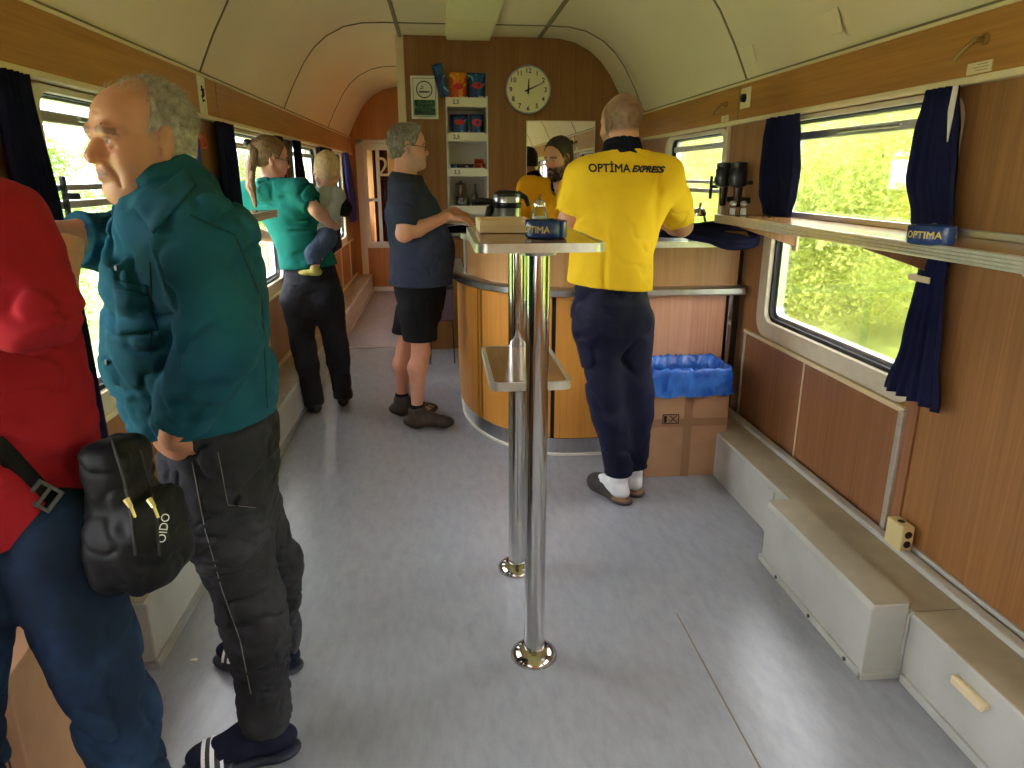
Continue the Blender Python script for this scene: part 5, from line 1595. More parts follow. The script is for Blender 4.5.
teal = person('elderly man in a teal shirt and black jeans gazing out of the left window', (-.55, 1.68))
build_body(f, teal, .0042, SK_O, dict(ruddy=.55, brow=lin(70, 58, 50), browk=.85, stubble=(.18, lin(150, 130, 118)), lips=lin(150, 92, 80), look=.002),
           hands=[dict(wr=f.wrL, d=W(166, 478, y=1.60) - f.wrL, nrm=(-.1, -1, .1), side=-1, curl=.35, sc=1.0),
                  dict(wr=f.wrR, d=(-1, -.1, .05), nrm=(0, -.5, 1), side=-1, curl=.9, sc=1.0)], hp=dict(nose=1.22, jowl=.7, jaw=1.02, age=1), armr=(.052, .042, .026))
M['hair_grey'] = hair_mat('grey_hair', S(120, 110, 98), S(206, 198, 184))
thin = lambda x, y, z: 0
hair_cap(f, teal, M['hair_grey'], .003, .002, cut=[((0, .012, .05), (0, .80, .30)), ((0, -.06, -.075), (0, .25, -1)), ((0, .018, -.02), (0, 1, -.45))], bumps=(.004, 60))
def rgn(L): x, y, z = L.T; return (y * .8 + (z - .05) * .3 < .018) & (z > -.06 + .3 * (y + .06)) & ~((np.abs(x) > .05) & (z < .03) & (y > -.04) & (y < .012))
strands(f, teal, M['hair_grey'], 3000, rgn, .025, lambda L: np.stack([L[:, 0] * 2, -np.ones(len(L)), -.9 - L[:, 2] * 3], 1), .36, .0009, 3, curl=.4)
strands(f, teal, M['hair_grey'], 260, lambda L: (L[:, 1] < .055) & (L[:, 2] > .09) , .022, lambda L: np.stack([L[:, 0] * 3, -np.ones(len(L)), 0 * L[:, 2]], 1), .7, .0006, 5, 'thin_top_hair', curl=.5)
# sideburn tuft and brows
F = Field(f.hc - .2, f.hc + .2, .003 * Q); F.frame(f.hR, f.hc, f.hs)
for s in (-1, 1):
    F.cone((s * .015, .0925, .0245), (s * .034, .0925, .0305), .0030, .0038, .006); F.cone((s * .034, .0925, .0305), (s * .053, .0745, .022), .0038, .002, .006)
F.frame(); F.displace(folds(160, .0018, 3)); M['brow_dark'] = hair_mat('dark_brow', S(44, 38, 34), S(84, 76, 70)); sdf_obj('eyebrows', F, M['brow_dark'], teal, relax=0)
M['teal'] = fabric('teal_cotton', S(16, 66, 84), S(28, 88, 106), 7, 500, bmp=.3)
lo, hi = f.bounds(.2); F = Field(lo, A_([hi[0], hi[1], 1.62]), .0052 * Q)
f.trunk(F, .022, low=.02)
F.slabs([(f.pel - A_([0, 0, .06]), f.u, .18, .158), (f.wai, f.u, .17, .165), (f.che, f.uc, .175, .15)], .05)
F.cone(f.shL, lerp(f.shL, f.elL, .5), .085, .078, .05); F.cone(lerp(f.shL, f.elL, .4), f.elL, .08, .074, .018); F.cone(f.elL, lerp(f.elL, f.wrL, .78), .074, .056, .012, capb=.0)
F.cone(f.shR, f.elR, .082, .062, .05); F.cone(f.elR, lerp(f.elR, f.wrR, .42), .062, .058, .03, capb=.0)
nd = unit(f.hc - f.nek)
F.displace(folds(5.5, .019, 21, (1, 1, .75))); F.displace(folds(12, .010, 22, (.8, .8, 1.3))); F.displace(folds(26, .004, 23, (.8, .8, 1.2)))
# rolled cuffs
for e, w, t, r in ((f.elL, f.wrL, .76, .055), (f.elR, f.wrR, .36, .058)):
    c = lerp(e, w, t); ax = unit(w - e); F.cone(c - ax * .03, c + ax * .008, r + .004, r + .006, .006, capb=0.0, capa=0.0)
F.plane(W(240, 428, y=1.52), (.06, 0, -1))
F.cone(f.nek - nd * .02, f.nek + nd * .062, .078, .071, .012, capb=0); F.cone(f.nek - nd * .05, f.nek + nd * .2, .062, .060, .006, 's')
F.ell(f.nek + nd * .05 + A_([-.075, -.03, .0]), (.055, .04, .05), .012, 's')
shirt = sdf_obj('shirt', F, M['teal'], teal)
# collar leaves, placket, pocket and buttons
ts = surf(shirt)
M['teal_seam'] = mat_base('teal_seam', S(6, 52, 60), .9)[0]; M['button'] = mat_base('dark_button', S(16, 30, 40), .3)[0]
vw = lambda u, v: unit(W(u, v, y=1.3) - A_([0, 0, CAMH]))
def on(tree, u, v):
    d = vw(u, v); r = tree.ray_cast(Vector((0, 0, CAMH)), Vector(d), 6); return None if r[0] is None else A_(r[0])
def seam(tree, uv, r, mat, root, name, lift=.001):
    pts = []
    for (a, b) in zip(uv[:-1], uv[1:]):
        for t in np.linspace(0, 1, 10, endpoint=False):
            p = on(tree, a[0] + (b[0] - a[0]) * t, a[1] + (b[1] - a[1]) * t)
            if p is not None: pts.append(p - vw(*a) * lift)
    if len(pts) < 3: return None
    off = A_(root.location); return MB().tube([tuple(p - off) for p in pts], r, 5).build(name, mat, root, smooth=True)
def patch(tree, uv, mat, root, name, lift=.003, n=10):
    """A four-cornered piece of cloth sewn on where the rays through its corners meet the surface."""
    c = [A_(q, float) for q in uv]; vs = []; off = A_(root.location)
    for j in range(n + 1):
        for i in range(n + 1):
            s, t = i / n, j / n; q = (c[0] * (1 - s) + c[1] * s) * (1 - t) + (c[3] * (1 - s) + c[2] * s) * t; p = on(tree, *q)
            if p is None: return None
            vs.append(tuple(p - vw(*q) * lift - off))
    o = MB().add(vs, [(j * (n + 1) + i, j * (n + 1) + i + 1, (j + 1) * (n + 1) + i + 1, (j + 1) * (n + 1) + i) for j in range(n) for i in range(n)]).build(name, mat, root, smooth=True, auto=180)
    m = o.modifiers.new('t', 'SOLIDIFY'); m.thickness = .004; m.offset = 0; return o
patch(ts, [(186, 167), (197, 184), (153, 233), (135, 208)], M['teal'], teal, 'collar_leaf', .010)
patch(ts, [(113, 283), (146, 290), (158, 330), (118, 335)], M['teal'], teal, 'breast_pocket', .004)
patch(ts, [(112, 279), (147, 286), (146, 296), (113, 290)], M['teal'], teal, 'pocket_flap', .008)
for u, v in ((107, 362), (109, 395), (117, 268)):
    p = on(ts, u, v)
    if p is not None: buttons(teal, [p + A_([.0, -.002, 0])], (-.6, -.8, .1), .0062, M['button'])
seam(ts, [(150, 262), (152, 310), (150, 360)], .0016, M['teal_seam'], teal, 'seam'); seam(ts, [(190, 215), (235, 235), (262, 300), (268, 420)], .0016, M['teal_seam'], teal, 'seam')
# jeans
M['black_jeans'] = jeans_mat('black_denim', S(30, 30, 33), S(44, 44, 48), S(66, 66, 72))
lo, hi = f.bounds(.14); F = Field(A_([lo[0], lo[1], -.02]), A_([hi[0], hi[1], 1.02]), .005 * Q)
F.slabs([(f.pel - A_([0, 0, .14]), f.u, .155, .12), (f.pel, f.u, .172, .135), (f.pel + A_([0, 0, .09]), f.u, .168, .14)], .03)
for n in 'LR': f.leg(F, n, .010, (.098, .062, .058, .054), .05, infb=.014)
F.displace(folds(8, .012, 31, (1, 1, 1.8))); F.displace(folds(18, .006, 32, (.7, .7, 1.7)))
F.plane(f.anL - A_([0, 0, .015]), (0, 0, -1)) if False else None
jn = sdf_obj('jeans', F, M['black_jeans'], teal)
tj = surf(jn); M['grey_thread'] = mat_base('grey_thread', S(120, 116, 112), .8)[0]
seam(tj, [(192, 462), (205, 530), (222, 590), (240, 640), (252, 700)], .0012, M['grey_thread'], teal, 'stitching'); seam(tj, [(218, 452), (228, 505), (258, 508)], .001, M['grey_thread'], teal, 'stitching')
# socks and striped slides
M['navy_rubber'] = mat_base('navy_rubber', S(22, 28, 48), .5)[0]; M['navy_sock'] = fabric('navy_sock', S(20, 24, 40), S(30, 34, 54), 9)
M['print_white'] = mat_base('print_white', S(236, 236, 236), .5)[0]
for n in 'LR':
    an, d = getattr(f, 'an' + n), getattr(f, 'toe' + n)
    lo2, hi2 = an - .32, an + .32; lo2[2] = -.01; hi2[2] = .2
    F = Field(lo2, hi2, .004 * Q); shoe(F, an, d, .265, .046, .13, .022, .95); sdf_obj('sock', F, M['navy_sock'], teal)
    F = Field(lo2, hi2, .004 * Q); R = np.stack([A_([d[1], -d[0], 0]), d, [0, 0, 1]], 1); F.frame(R, (an[0], an[1], 0))
    F.ell((0, -.03, .015), (.045, .055, .016), .01); F.ell((0, .06, .014), (.042, .11, .016), .02); F.ell((0, .135, .015), (.052, .085, .017), .02)
    F.ell((0, .135, .034), (.056, .052, .052), .008); F.plane((0, 0, .0), (0, 0, -1)); F.frame()
    sl = sdf_obj('slide', F, M['navy_rubber'], teal)
    tsl = surf(sl)
    for q in (0, .021, .042):       # three stripes over the strap
        pts = []
        for a in np.linspace(-1.15, 1.15, 17):
            p = A_([an[0], an[1], 0]) + R @ A_([.085 * math.sin(a), .112 + q, .02 + .085 * math.cos(a)]); dr = A_([an[0], an[1], 0]) + R @ A_([0, .112 + q, .015]) - p
            r_ = tsl.ray_cast(Vector(p), Vector(dr), .2)
            if r_[0] is not None: pts.append(A_(r_[0]))
        if len(pts) > 3:
            vs = []; 
            for p in pts:
                for w_ in (-.0055, .0055): vs.append(tuple(p + R @ A_([0, w_, 0]) + unit(p - (A_([an[0], an[1], .015]) + d * (.112 + q))) * .0015 - A_(teal.location)))
            o = MB().add(vs, [(2 * i, 2 * i + 1, 2 * i + 3, 2 * i + 2) for i in range(len(pts) - 1)]).build('white_stripe', M['print_white'], sl); o.location = (0, 0, 0)
    # small printed mark between the stripes
    for o_ in list(sl.children): o_.matrix_parent_inverse = Matrix()
    c = A_([an[0], an[1], 0]) + R @ A_([-.012 if n == 'L' else .012, .094, .088])

print('teal done')
# ---------------------------------------------------------------- the man in red, seen from behind at the left edge
f = Fig((-.82, 1.2), .55, 1.76)
red = person('man in a red T-shirt and blue jeans at the left edge, his back turned', (-.80, 1.2))
f.pel = A_([-.80, 1.2, .95]); f.wai = A_([-.80, 1.21, 1.10]); f.che = A_([-.81, 1.21, 1.28]); f.nek = A_([-.84, 1.22, 1.47]); f.hc = A_([-.87, 1.28, 1.645]); f.hR = euler_R(.9, .1)
f.shR = A_([-.685, 1.19, 1.405]); f.shL = A_([-.98, 1.08, 1.42])
f.elR = W(56, 318, y=1.12); f.wrR = f.elR + A_([-.06, .24, .08]); f.elL = A_([-1.03, 1.20, 1.13]); f.wrL = A_([-.98, 1.42, 1.18])
f.hipR = A_([-.665, 1.17, .90]); f.hipL = A_([-.80, 1.12, .90]); f.knR = A_([-.612, 1.17, .50]); f.anR = A_([-.60, 1.14, .085]); f.knL = A_([-.855, 1.10, .50]); f.anL = A_([-.93, 1.04, .085])
f.belly = .05; f.pw = .17; f.ww = .165; f.cw = .175
for a_ in ('pel', 'wai', 'che', 'nek', 'hc', 'shR', 'shL', 'elR', 'wrR', 'hipR', 'knR', 'anR', 'hipL', 'knL'): setattr(f, a_, getattr(f, a_) + A_([-.03, 0, 0]))
build_body(f, red, .0055, SK_A, dict(brow=lin(80, 66, 54)), hands=[dict(wr=f.wrR, d=(-.5, .8, .1), nrm=(0, 0, 1), side=-1, curl=.5), dict(wr=f.wrL, d=(.2, .9, .1), nrm=(0, 0, 1), side=1, curl=.5)])
M['hair_brown'] = hair_mat('brown_hair', S(70, 54, 40), S(110, 90, 70))
hair_cap(f, red, M['hair_brown'], .005, .008, cut=[((0, .04, .05), (0, .8, .3)), ((0, -.06, -.075), (0, .25, -1))])
M['red_cotton'] = fabric('red_cotton', S(140, 20, 32), S(160, 28, 42), 6, 500, bmp=.25)
lo, hi = f.bounds(.2); F = Field(lo, A_([hi[0], hi[1], 1.56]), .0055 * Q)
f.trunk(F, .02, low=.02); F.slabs([(f.pel - A_([0, 0, .1]), f.u, .198, .165), (f.wai, f.u, .192, .165), (f.che, f.uc, .192, .15)], .05)
for n in 'RL':
    a, e = getattr(f, 'sh' + n), getattr(f, 'el' + n); F.cone(a, lerp(a, e, .5), .082, .078, .05); F.cone(lerp(a, e, .4), e, .070, .066, .010, capb=.046)
F.displace(folds(5, .020, 41, (1, 1, 1.3))); F.displace(folds(11, .009, 42, (.8, .8, 1.5)))
F.plane(W(40, 548, y=1.05), (.26, 0, -1)); nd = unit(f.hc - f.nek); F.plane(f.nek + nd * .02, nd); F.cone(f.nek - nd * .03, f.nek + nd * .2, .066, .066, .006, 's')
sdf_obj('t_shirt', F, M['red_cotton'], red)
M['blue_jeans'] = jeans_mat('blue_denim', S(12, 19, 34), S(20, 36, 60), S(38, 64, 98))
lo, hi = f.bounds(.14); F = Field(A_([lo[0], lo[1], -.02]), A_([hi[0], hi[1], 1.05]), .0055 * Q)
F.slabs([(f.pel - A_([0, 0, .12]), f.u, .155, .125), (f.pel, f.u, .178, .14), (f.pel + A_([0, 0, .1]), f.u, .178, .145)], .03)
for n in 'LR': f.leg(F, n, .006, (.090, .060, .056, .054), .03, infb=.008)
F.displace(folds(9, .011, 51, (1, 1, 1.6))); F.displace(folds(20, .003, 52, (.7, .7, 1.5)))
sdf_obj('jeans', F, M['blue_jeans'], red)
M['brown_shoe'] = mat_base('brown_shoe', S(70, 52, 40), .5)[0]
for n in 'LR':
    an, d = getattr(f, 'an' + n), getattr(f, 'toe' + n); lo2, hi2 = an - .32, an + .32; lo2[2] = -.01; hi2[2] = .2
    F = Field(lo2, hi2, .006 * Q); shoe(F, an, d, .28, .05, .1); sdf_obj('shoe', F, M['brown_shoe'], red)

# his shoulder bag hangs at the right hip
bag = thing('shoulder_bag', 'black zipped crossbody bag hanging at the hip of the man in red', 'bag', tuple(W(134, 512, y=1.18)))
M['nylon'] = fabric('bag_nylon', S(13, 13, 15), S(22, 22, 25), 8, 500, rough=.55)
c = A_(bag.location); R = euler_R(1.4, 0, .0) @ euler_R(0, .0, 0); R = euler_R(0, 0, -.0) @ R
F = Field(c - .30, c + .30, .004 * Q); F.frame(R, c, .78)
def rbox(F, ce, half, r, k=.01):
    """Rounded box in the local frame."""
    Rr, o, sc = F.T; cw = F.pt(ce); ext = np.linalg.norm(half) + r + .03; sl, X = F.reg(cw - ext, cw + ext)
    p = [X[i] - cw[i] for i in range(3)]; q = [np.abs(p[0] * Rr[0, j] + p[1] * Rr[1, j] + p[2] * Rr[2, j]) - half[j] + r for j in range(3)]
    d = np.sqrt(sum(np.maximum(a, 0) ** 2 for a in q)) + np.minimum(np.maximum(np.maximum(q[0], q[1]), q[2]), 0) - r
    F.comb(sl, d.astype(np.float32), k, 'u')
rbox(F, (0, .015, .03), (.060, .040, .115), .03); rbox(F, (0, -.052, -.055), (.062, .034, .085), .028, .012); rbox(F, (.0, .0, -.075), (.085, .062, .07), .04, .03)
F.displace(folds(9, .012, 61, (1, 1, .5))); F.displace(folds(20, .004, 62)); F.frame(); body = sdf_obj('bag_body', F, M['nylon'], bag)
tb = surf(body); M['gold'] = mat_base('pale_gold_zip', S(214, 196, 140), .3, .8)[0]
M['zip_tape'] = mat_base('zip_tape', S(34, 34, 36), .7)[0]
for uv in ([(112, 440), (124, 480), (130, 510), (136, 560)], [(140, 450), (148, 480), (156, 515), (160, 560)]): seam(tb, uv, .0028, M['zip_tape'], bag, 'zip')
for uv in ([(126, 499), (131, 507)], [(149, 499), (154, 507)]):
    ps = [on(tb, *q) for q in uv]
    if all(p is not None for p in ps):
        off = A_(bag.location); d = vw(*uv[0]); MB().tube([tuple(p - d * .006 - off) for p in ps], [.0055, .004], 8).tube([tuple(ps[1] - d * .006 - off), tuple(ps[1] - d * .008 - off + A_([.004, 0, -.02]))], .0028, 6).build('zip_puller', M['gold'], bag, smooth=True)
# white lettering down the outer pocket
def letter_on(tree, txt, u, v, size, ang, root, mat):
    p = on(tree, u, v)
    if p is None: return
    d = vw(u, v); right = unit(np.cross(d, [0, 0, 1])); up = np.cross(right, d); ca, sa = math.cos(ang), math.sin(ang)
    xa = right * ca + up * sa; ya = -right * sa + up * ca; return wrap_text(tree, txt, size, p, xa, ya, d, mat, root)
letter_on(tb, 'OIDO', 164, 528, .019, -PI / 2 - .3 + PI, bag, M['print_white'])
# strap: over his back from the left shoulder to the bag
M['webbing'] = fabric('black_webbing', S(14, 14, 16), S(24, 24, 27), 30, 600)
trd = surf([o for o in red.children if o.name.startswith('t_shirt')][0])
def strap(uv, w, mat, name, root, tree, lift=.004):
    L = []
    for (a, b_) in zip(uv[:-1], uv[1:]):
        for t in np.linspace(0, 1, 12, endpoint=False):
            u, v = a[0] + (b_[0] - a[0]) * t, a[1] + (b_[1] - a[1]) * t; p = on(tree, u, v)
            if p is not None: L.append((p, vw(u, v)))
    off = A_(root.location); vs = []
    for i, (p, d) in enumerate(L):
        t = unit(L[min(i + 1, len(L) - 1)][0] - L[max(i - 1, 0)][0]); s = unit(np.cross(t, d))
        for w_ in (-w / 2, w / 2): vs.append(tuple(p + s * w_ - d * lift - off))
    o = MB().add(vs, [(2 * i, 2 * i + 1, 2 * i + 3, 2 * i + 2) for i in range(len(L) - 1)]).build(name, mat, root, smooth=True, auto=180)
    m = o.modifiers.new('t', 'SOLIDIFY'); m.thickness = .003; m.offset = 0; return o
strap([(-60, 398), (0, 448), (45, 496), (72, 518), (92, 528)], .03, M['webbing'], 'shoulder_strap', bag, trd, .006)
p = on(trd, 44, 496)
if p is not None:
    d = vw(44, 496); rr = unit(np.cross(d, [0, 0, 1])); uu = np.cross(rr, d); x_ = unit(rr * .7 - uu * .7); y_ = np.cross(d, x_)
    Mx = Matrix([[x_[i], y_[i], -d[i], 0] for i in range(3)] + [[0, 0, 0, 1]]); Mx.translation = Vector(p - d * .01 - A_(bag.location))
    M['grey_plastic'] = mat_base('grey_buckle', S(70, 72, 76), .35)[0]
    MB().box((-.022, -.02, 0), (-.015, .02, .008), Mx).box((.015, -.02, 0), (.022, .02, .008), Mx).box((-.022, -.02, 0), (.022, -.014, .008), Mx).box((-.022, .014, 0), (.022, .02, .008), Mx).box((-.003, -.02, 0), (.003, .02, .009), Mx).build('slider_buckle', M['grey_plastic'], bag, bevel=.0015)

# ---------------------------------------------------------------- the grey-haired man at the bar
f = Fig((-.16, 4.22), -PI / 2 + .05, 1.80)
f.pel = W(420, 290, y=4.22); f.wai = W(417, 250, y=4.22); f.che = W(412, 212, y=4.22); f.nek = W(405, 177, y=4.22); f.hc = W(408, 147, y=4.22); f.hR = euler_R(-PI / 2 + .12, .06, 0); f.hs = .98
f.shR = W(406, 195, y=4.02); f.elR = W(404, 234, y=3.97); f.wrR = W(446, 217, y=4.12)
f.shL = W(408, 193, y=4.42); f.elL = W(415, 226, y=4.50); f.wrL = W(455, 212, y=4.42)
f.hipR = W(418, 312, y=4.13); f.hipL = W(414, 312, y=4.32); f.knR = W(421, 352, y=4.12); f.knL = W(405, 350, y=4.36); f.anR = W(417, 407, y=4.13); f.anL = W(402, 398, y=4.38)
f.toeR = unit([1, -.12, 0]); f.toeL = unit([1, .05, 0]); f.belly = .09; f.cd = .125; f.pd = .12
gm = person('grey-haired man in a navy T-shirt and black shorts leaning on the bar', (-.15, 4.22))
build_body(f, gm, .0052, lin(208, 150, 122), dict(ruddy=.4, brow=lin(90, 80, 70), stubble=(.55, lin(176, 160, 146))),
           hands=[dict(wr=f.wrR, d=(1, .15, -.05), nrm=(0, -.25, 1), side=-1, curl=.3), dict(wr=f.wrL, d=(1, -.35, -.25), nrm=(.2, 0, 1), side=1, curl=.55)], legr=(.088, .056, .060, .038), hp=dict(beard=.6))
M['hair_pepper'] = hair_mat('pepper_hair', S(84, 78, 70), S(160, 150, 136))
hair_cap(f, gm, M['hair_pepper'], .0045, .005, cut=[((0, .066, .06), (0, .85, -.1)), ((0, -.06, -.065), (0, .3, -1)), ((0, .022, -.02), (0, 1, -.4))], bumps=(.007, 50),
         grow=lambda F: F.ell((0, .040, .110), (.050, .045, .022), .03))
def rgn(L): x, y, z = L.T; return (y < .05 + .3 * z) & (z > -.06 + .3 * (y + .06)) & ~((np.abs(x) > .05) & (z < .03) & (y > -.04))
strands(f, gm, M['hair_pepper'], 1500, rgn, .018, lambda L: np.stack([L[:, 0] * 2, -.3 + L[:, 1] * 4, -.8 + L[:, 2] * 4], 1), .5, .0012, 5, curl=.35)
# glasses
gl = MB(); k = f.hs
def HP(x, y, z): return tuple(f.hc + k * (f.hR @ A_([x, y, z])) - A_(gm.location))
for s in (-1, 1):
    gl.tube([HP(s * .032 + .021 * math.cos(a), .103 - .006 * abs(math.cos(a)) , -.001 + .015 * math.sin(a)) for a in np.linspace(0, 2 * PI, 18, endpoint=False)], .0017, 6, closed=True)
    gl.tube([HP(s * .053, .099, .004), HP(s * .074, .06, .006), HP(s * .083, -.012, .010), HP(s * .083, -.03, -.004)], .0018, 6)
gl.tube([HP(-.011, .105, .002), HP(.011, .105, .002)], .0016, 6)
gg = gl.build('glasses', M['black_plastic'], gm, smooth=True)
for s in (-1, 1): MB().add([HP(s * .032 + .020 * math.cos(a), .103, -.001 + .0145 * math.sin(a)) for a in np.linspace(0, 2 * PI, 16, endpoint=False)], [tuple(range(16))]).build('lens', M['clear'], gg)
M['navy_tee'] = fabric('navy_jersey', S(42, 48, 64), S(54, 60, 78), 6, 500)
lo, hi = f.bounds(.2); F = Field(lo, A_([hi[0], hi[1], 1.60]), .006 * Q)
f.trunk(F, .014, low=.02); F.slabs([(f.pel - A_([0, 0, .08]), f.u, .176, .165), (f.wai + f.R[:, 1] * .03, f.u, .176, .178), (f.che, f.uc, .18, .145)], .05)
for n in 'RL':
    a, e = getattr(f, 'sh' + n), getattr(f, 'el' + n); F.cone(a, lerp(a, e, .5), .074, .068, .04); F.cone(lerp(a, e, .4), lerp(a, e, .78), .070, .070, .015, capb=0)
F.displace(folds(7, .008, 71)); F.displace(folds(15, .003, 72))
F.plane(W(420, 288, y=4.05), (0, 0, -1)); nd = unit(f.hc - f.nek); F.plane(f.nek + nd * .022, nd); F.cone(f.nek - nd * .03, f.nek + nd * .2, .064, .066, .006, 's')
sdf_obj('t_shirt', F, M['navy_tee'], gm)
M['black_cloth'] = fabric('black_shorts_cloth', S(15, 15, 17), S(24, 24, 27), 7, 500)
F = Field(A_([lo[0], lo[1], .45]), A_([hi[0], hi[1], 1.02]), .006 * Q)
F.slabs([(f.pel - A_([0, 0, .14]), f.u, .15, .13), (f.pel, f.u, .175, .155), (f.pel + A_([0, 0, .08]), f.u, .172, .16)], .03)
for n in 'LR':
    h_, kn = getattr(f, 'hip' + n), getattr(f, 'kn' + n); F.cone(h_, kn, .112, .098, .04, capb=.03)
F.displace(folds(9, .006, 73, (1, 1, .6))); F.plane(W(420, 340, y=4.12), (0, 0, -1)); sdf_obj('shorts', F, M['black_cloth'], gm)
M['sock_black'] = fabric('black_sock', S(18, 18, 20), S(26, 26, 28), 30); M['brown_leather'] = mottled('dark_brown_leather', S(54, 44, 38), S(72, 60, 52), 20, rough=.6, bmp=.2)
M['lace'] = mat_base('tan_lace', S(150, 124, 96), .8)[0]; M['sole'] = mat_base('dark_sole', S(40, 36, 34), .7)[0]
for n in 'LR':
    an, d = getattr(f, 'an' + n), getattr(f, 'toe' + n); lo2, hi2 = an - .32, an + .32; lo2[2] = -.01; hi2[2] = .25
    F = Field(lo2, hi2, .005 * Q); F.cone((an[0], an[1], .08), (an[0], an[1], .155), .044, .043, .01, capb=0); sdf_obj('sock', F, M['sock_black'], gm)
    F = Field(lo2, hi2, .005 * Q); shoe(F, an, d, .30, .053, .115, .012, 1.25, .075); F.cone((an[0], an[1], .05), (an[0], an[1], .122), .050, .051, .025, capb=0); F.displace(folds(26, .003, 4)); sh = sdf_obj('shoe', F, M['brown_leather'], gm)
    F = Field(lo2, hi2, .005 * Q); shoe(F, an, d, .305, .056, .02, 0, .9, .078); F.plane((0, 0, .026), (0, 0, 1)); sdf_obj('sole', F, M['sole'], sh)
    R = np.stack([A_([d[1], -d[0], 0]), d, [0, 0, 1]], 1); b = MB()
    for q in range(4): b.tube([tuple(A_([an[0], an[1], 0]) + R @ A_([x_, .055 + .02 * q, .112 - .013 * q - abs(x_) * .2]) - A_(gm.location)) for x_ in (-.026, 0, .026)], .0035, 6)
    b.tube([tuple(A_([an[0], an[1], 0]) + R @ A_(q) - A_(gm.location)) for q in ((0, .05, .118), (.03, .06, .15), (.035, .09, .14), (.0, .06, .115), (-.03, .07, .14), (-.034, .1, .125))], .004, 6); b.build('laces', M['lace'], sh)

# ---------------------------------------------------------------- the man in the yellow shirt, back to the camera
f = Fig((.78, 3.06), 0, 1.83)
f.pel = W(610, 300, y=3.04); f.wai = W(612, 252, y=3.06); f.che = W(618, 205, y=3.10); f.nek = W(622, 152, y=3.15); f.hc = W(621, 124, y=3.18); f.hR = euler_R(.42, .12, .02); f.hs = .97
f.shL = W(585, 178, y=3.10); f.shR = W(664, 178, y=3.10); f.elL = W(563, 238, y=3.12); f.wrL = W(584, 228, y=3.50); f.elR = W(682, 226, y=3.36); f.wrR = W(662, 222, y=3.66)
f.hipL = W(597, 322, y=3.04); f.hipR = W(630, 322, y=3.05); f.knL = W(606, 395, y=3.04); f.knR = W(633, 392, y=3.08); f.anL = W(619, 474, y=3.02); f.anR = W(634, 466, y=3.10)
f.toeL = unit([-.42, .9, 0]); f.toeR = unit([-.1, 1, 0]); f.pw = .16; f.cw = .178; f.uc = unit([1, .0, 0])
ym = person('man in a yellow lettered shirt leaning on the bar with his back turned', (.80, 3.06))
build_body(f, ym, .005, lin(206, 150, 124), dict(ruddy=.3, brow=lin(80, 60, 44), stubble=(.75, lin(84, 60, 44)), crop=(lin(92, 70, 50), .9),
           hairline=lambda ax, y, z: np.clip((.035 - y + .2 * z) / .02, 0, 1) * np.clip((z + .05 + .4 * np.clip(y + .02, 0, .1)) / .02, 0, 1) * (1 - .75 * np.exp(-(((z - .11) / .03) ** 2 + ((y + .01) / .06) ** 2)))),
           hands=[dict(wr=f.wrL, d=(.6, .7, -.05), nrm=(0, 0, 1), side=1, curl=.3), dict(wr=f.wrR, d=(-.8, .5, -.1), nrm=(0, 0, 1), side=-1, curl=.3)], armr=(.056, .047, .031), hp=dict(beard=1.0), neckr=.066)
M['yellow_jersey'] = fabric('yellow_jersey', S(238, 192, 34), S(246, 204, 48), 5, 500)
lo, hi = f.bounds(.2); F = Field(lo, A_([hi[0], hi[1], 1.72]), .0055 * Q)
f.trunk(F, .016, low=.02); F.slabs([(f.pel - A_([0, 0, .1]), f.u, .178, .15), (f.wai, f.u, .166, .145), (f.che, f.uc, .168, .145)], .05)
for n in 'RL':
    a, e = getattr(f, 'sh' + n), getattr(f, 'el' + n); F.cone(a, lerp(a, e, .5), .078, .076, .04, capb=0 if n == 'L' else None); F.cone(lerp(a, e, .4), lerp(a, e, .80 if n == 'R' else .62), .076, .076, .02, capb=0)
F.displace(folds(5, .014, 81, (1, 1, .7))); F.displace(folds(11, .005, 82, (1, 1, .8)))
F.plane(W(610, 290, y=2.9), (-.10, 0, -1)); nd = unit(f.hc - f.nek); F.plane(f.nek + nd * .004 + A_([0, -.07, 0]), nd + A_([0, .35, 0])); F.cone(f.nek - nd * .03, f.nek + nd * .2, .066, .066, .006, 's')
sh = sdf_obj('polo_shirt', F, M['yellow_jersey'], ym)
M['navy_collar'] = fabric('navy_collar', S(14, 18, 30), S(22, 26, 40), 20)
F = Field(f.nek - .16, f.nek + .16, .004 * Q); F.cone(f.nek - nd * .03, f.nek + nd * .048, .094, .078, .01, capb=0, capa=0); F.cone(f.nek - nd * .05, f.nek + nd * .1, .066, .065, .004, 's'); F.displace(folds(14, .003, 3)); sdf_obj('collar', F, M['navy_collar'], ym)
ty = surf(sh); dY = unit(W(622, 168, y=3) - A_([0, 0, CAMH]))
pc = on(ty, 607.5, 168); rt = A_([.998, .0, -.01])
M['navy_ink'] = mat_base('navy_ink', S(24, 26, 44), .7)[0]
wrap_text(ty, 'OPTİMA', .047, on(ty, 609, 168.5), rt, (0, 0, 1), (0, 1, 0), M['navy_ink'], ym, bold=.0014)
wrap_text(ty, 'EXPRESS', .036, on(ty, 646.5, 169.5), A_([.99, .0, -.03]), (0, 0, 1), (0, 1, 0), M['navy_ink'], ym, italic=.45, bold=.0022, name='lettering_italic')
M['navy_trousers'] = fabric('navy_track_cloth', S(15, 17, 38), S(23, 26, 52), 6, 500, rough=.7)
F = Field(A_([lo[0], lo[1], -.0]), A_([hi[0], hi[1], 1.08]), .0055 * Q)
F.slabs([(f.pel - A_([0, 0, .13]), f.u, .15, .125), (f.pel, f.u, .163, .14), (f.pel + A_([0, 0, .1]), f.u, .160, .135)], .03)
for n in 'LR': f.leg(F, n, .006, (.102, .070, .066, .050), .045, infb=.012)
for n in 'LR': F.ell(getattr(f, 'hip' + n) + A_([0, -.05, .02]), (.078, .072, .10), .04)
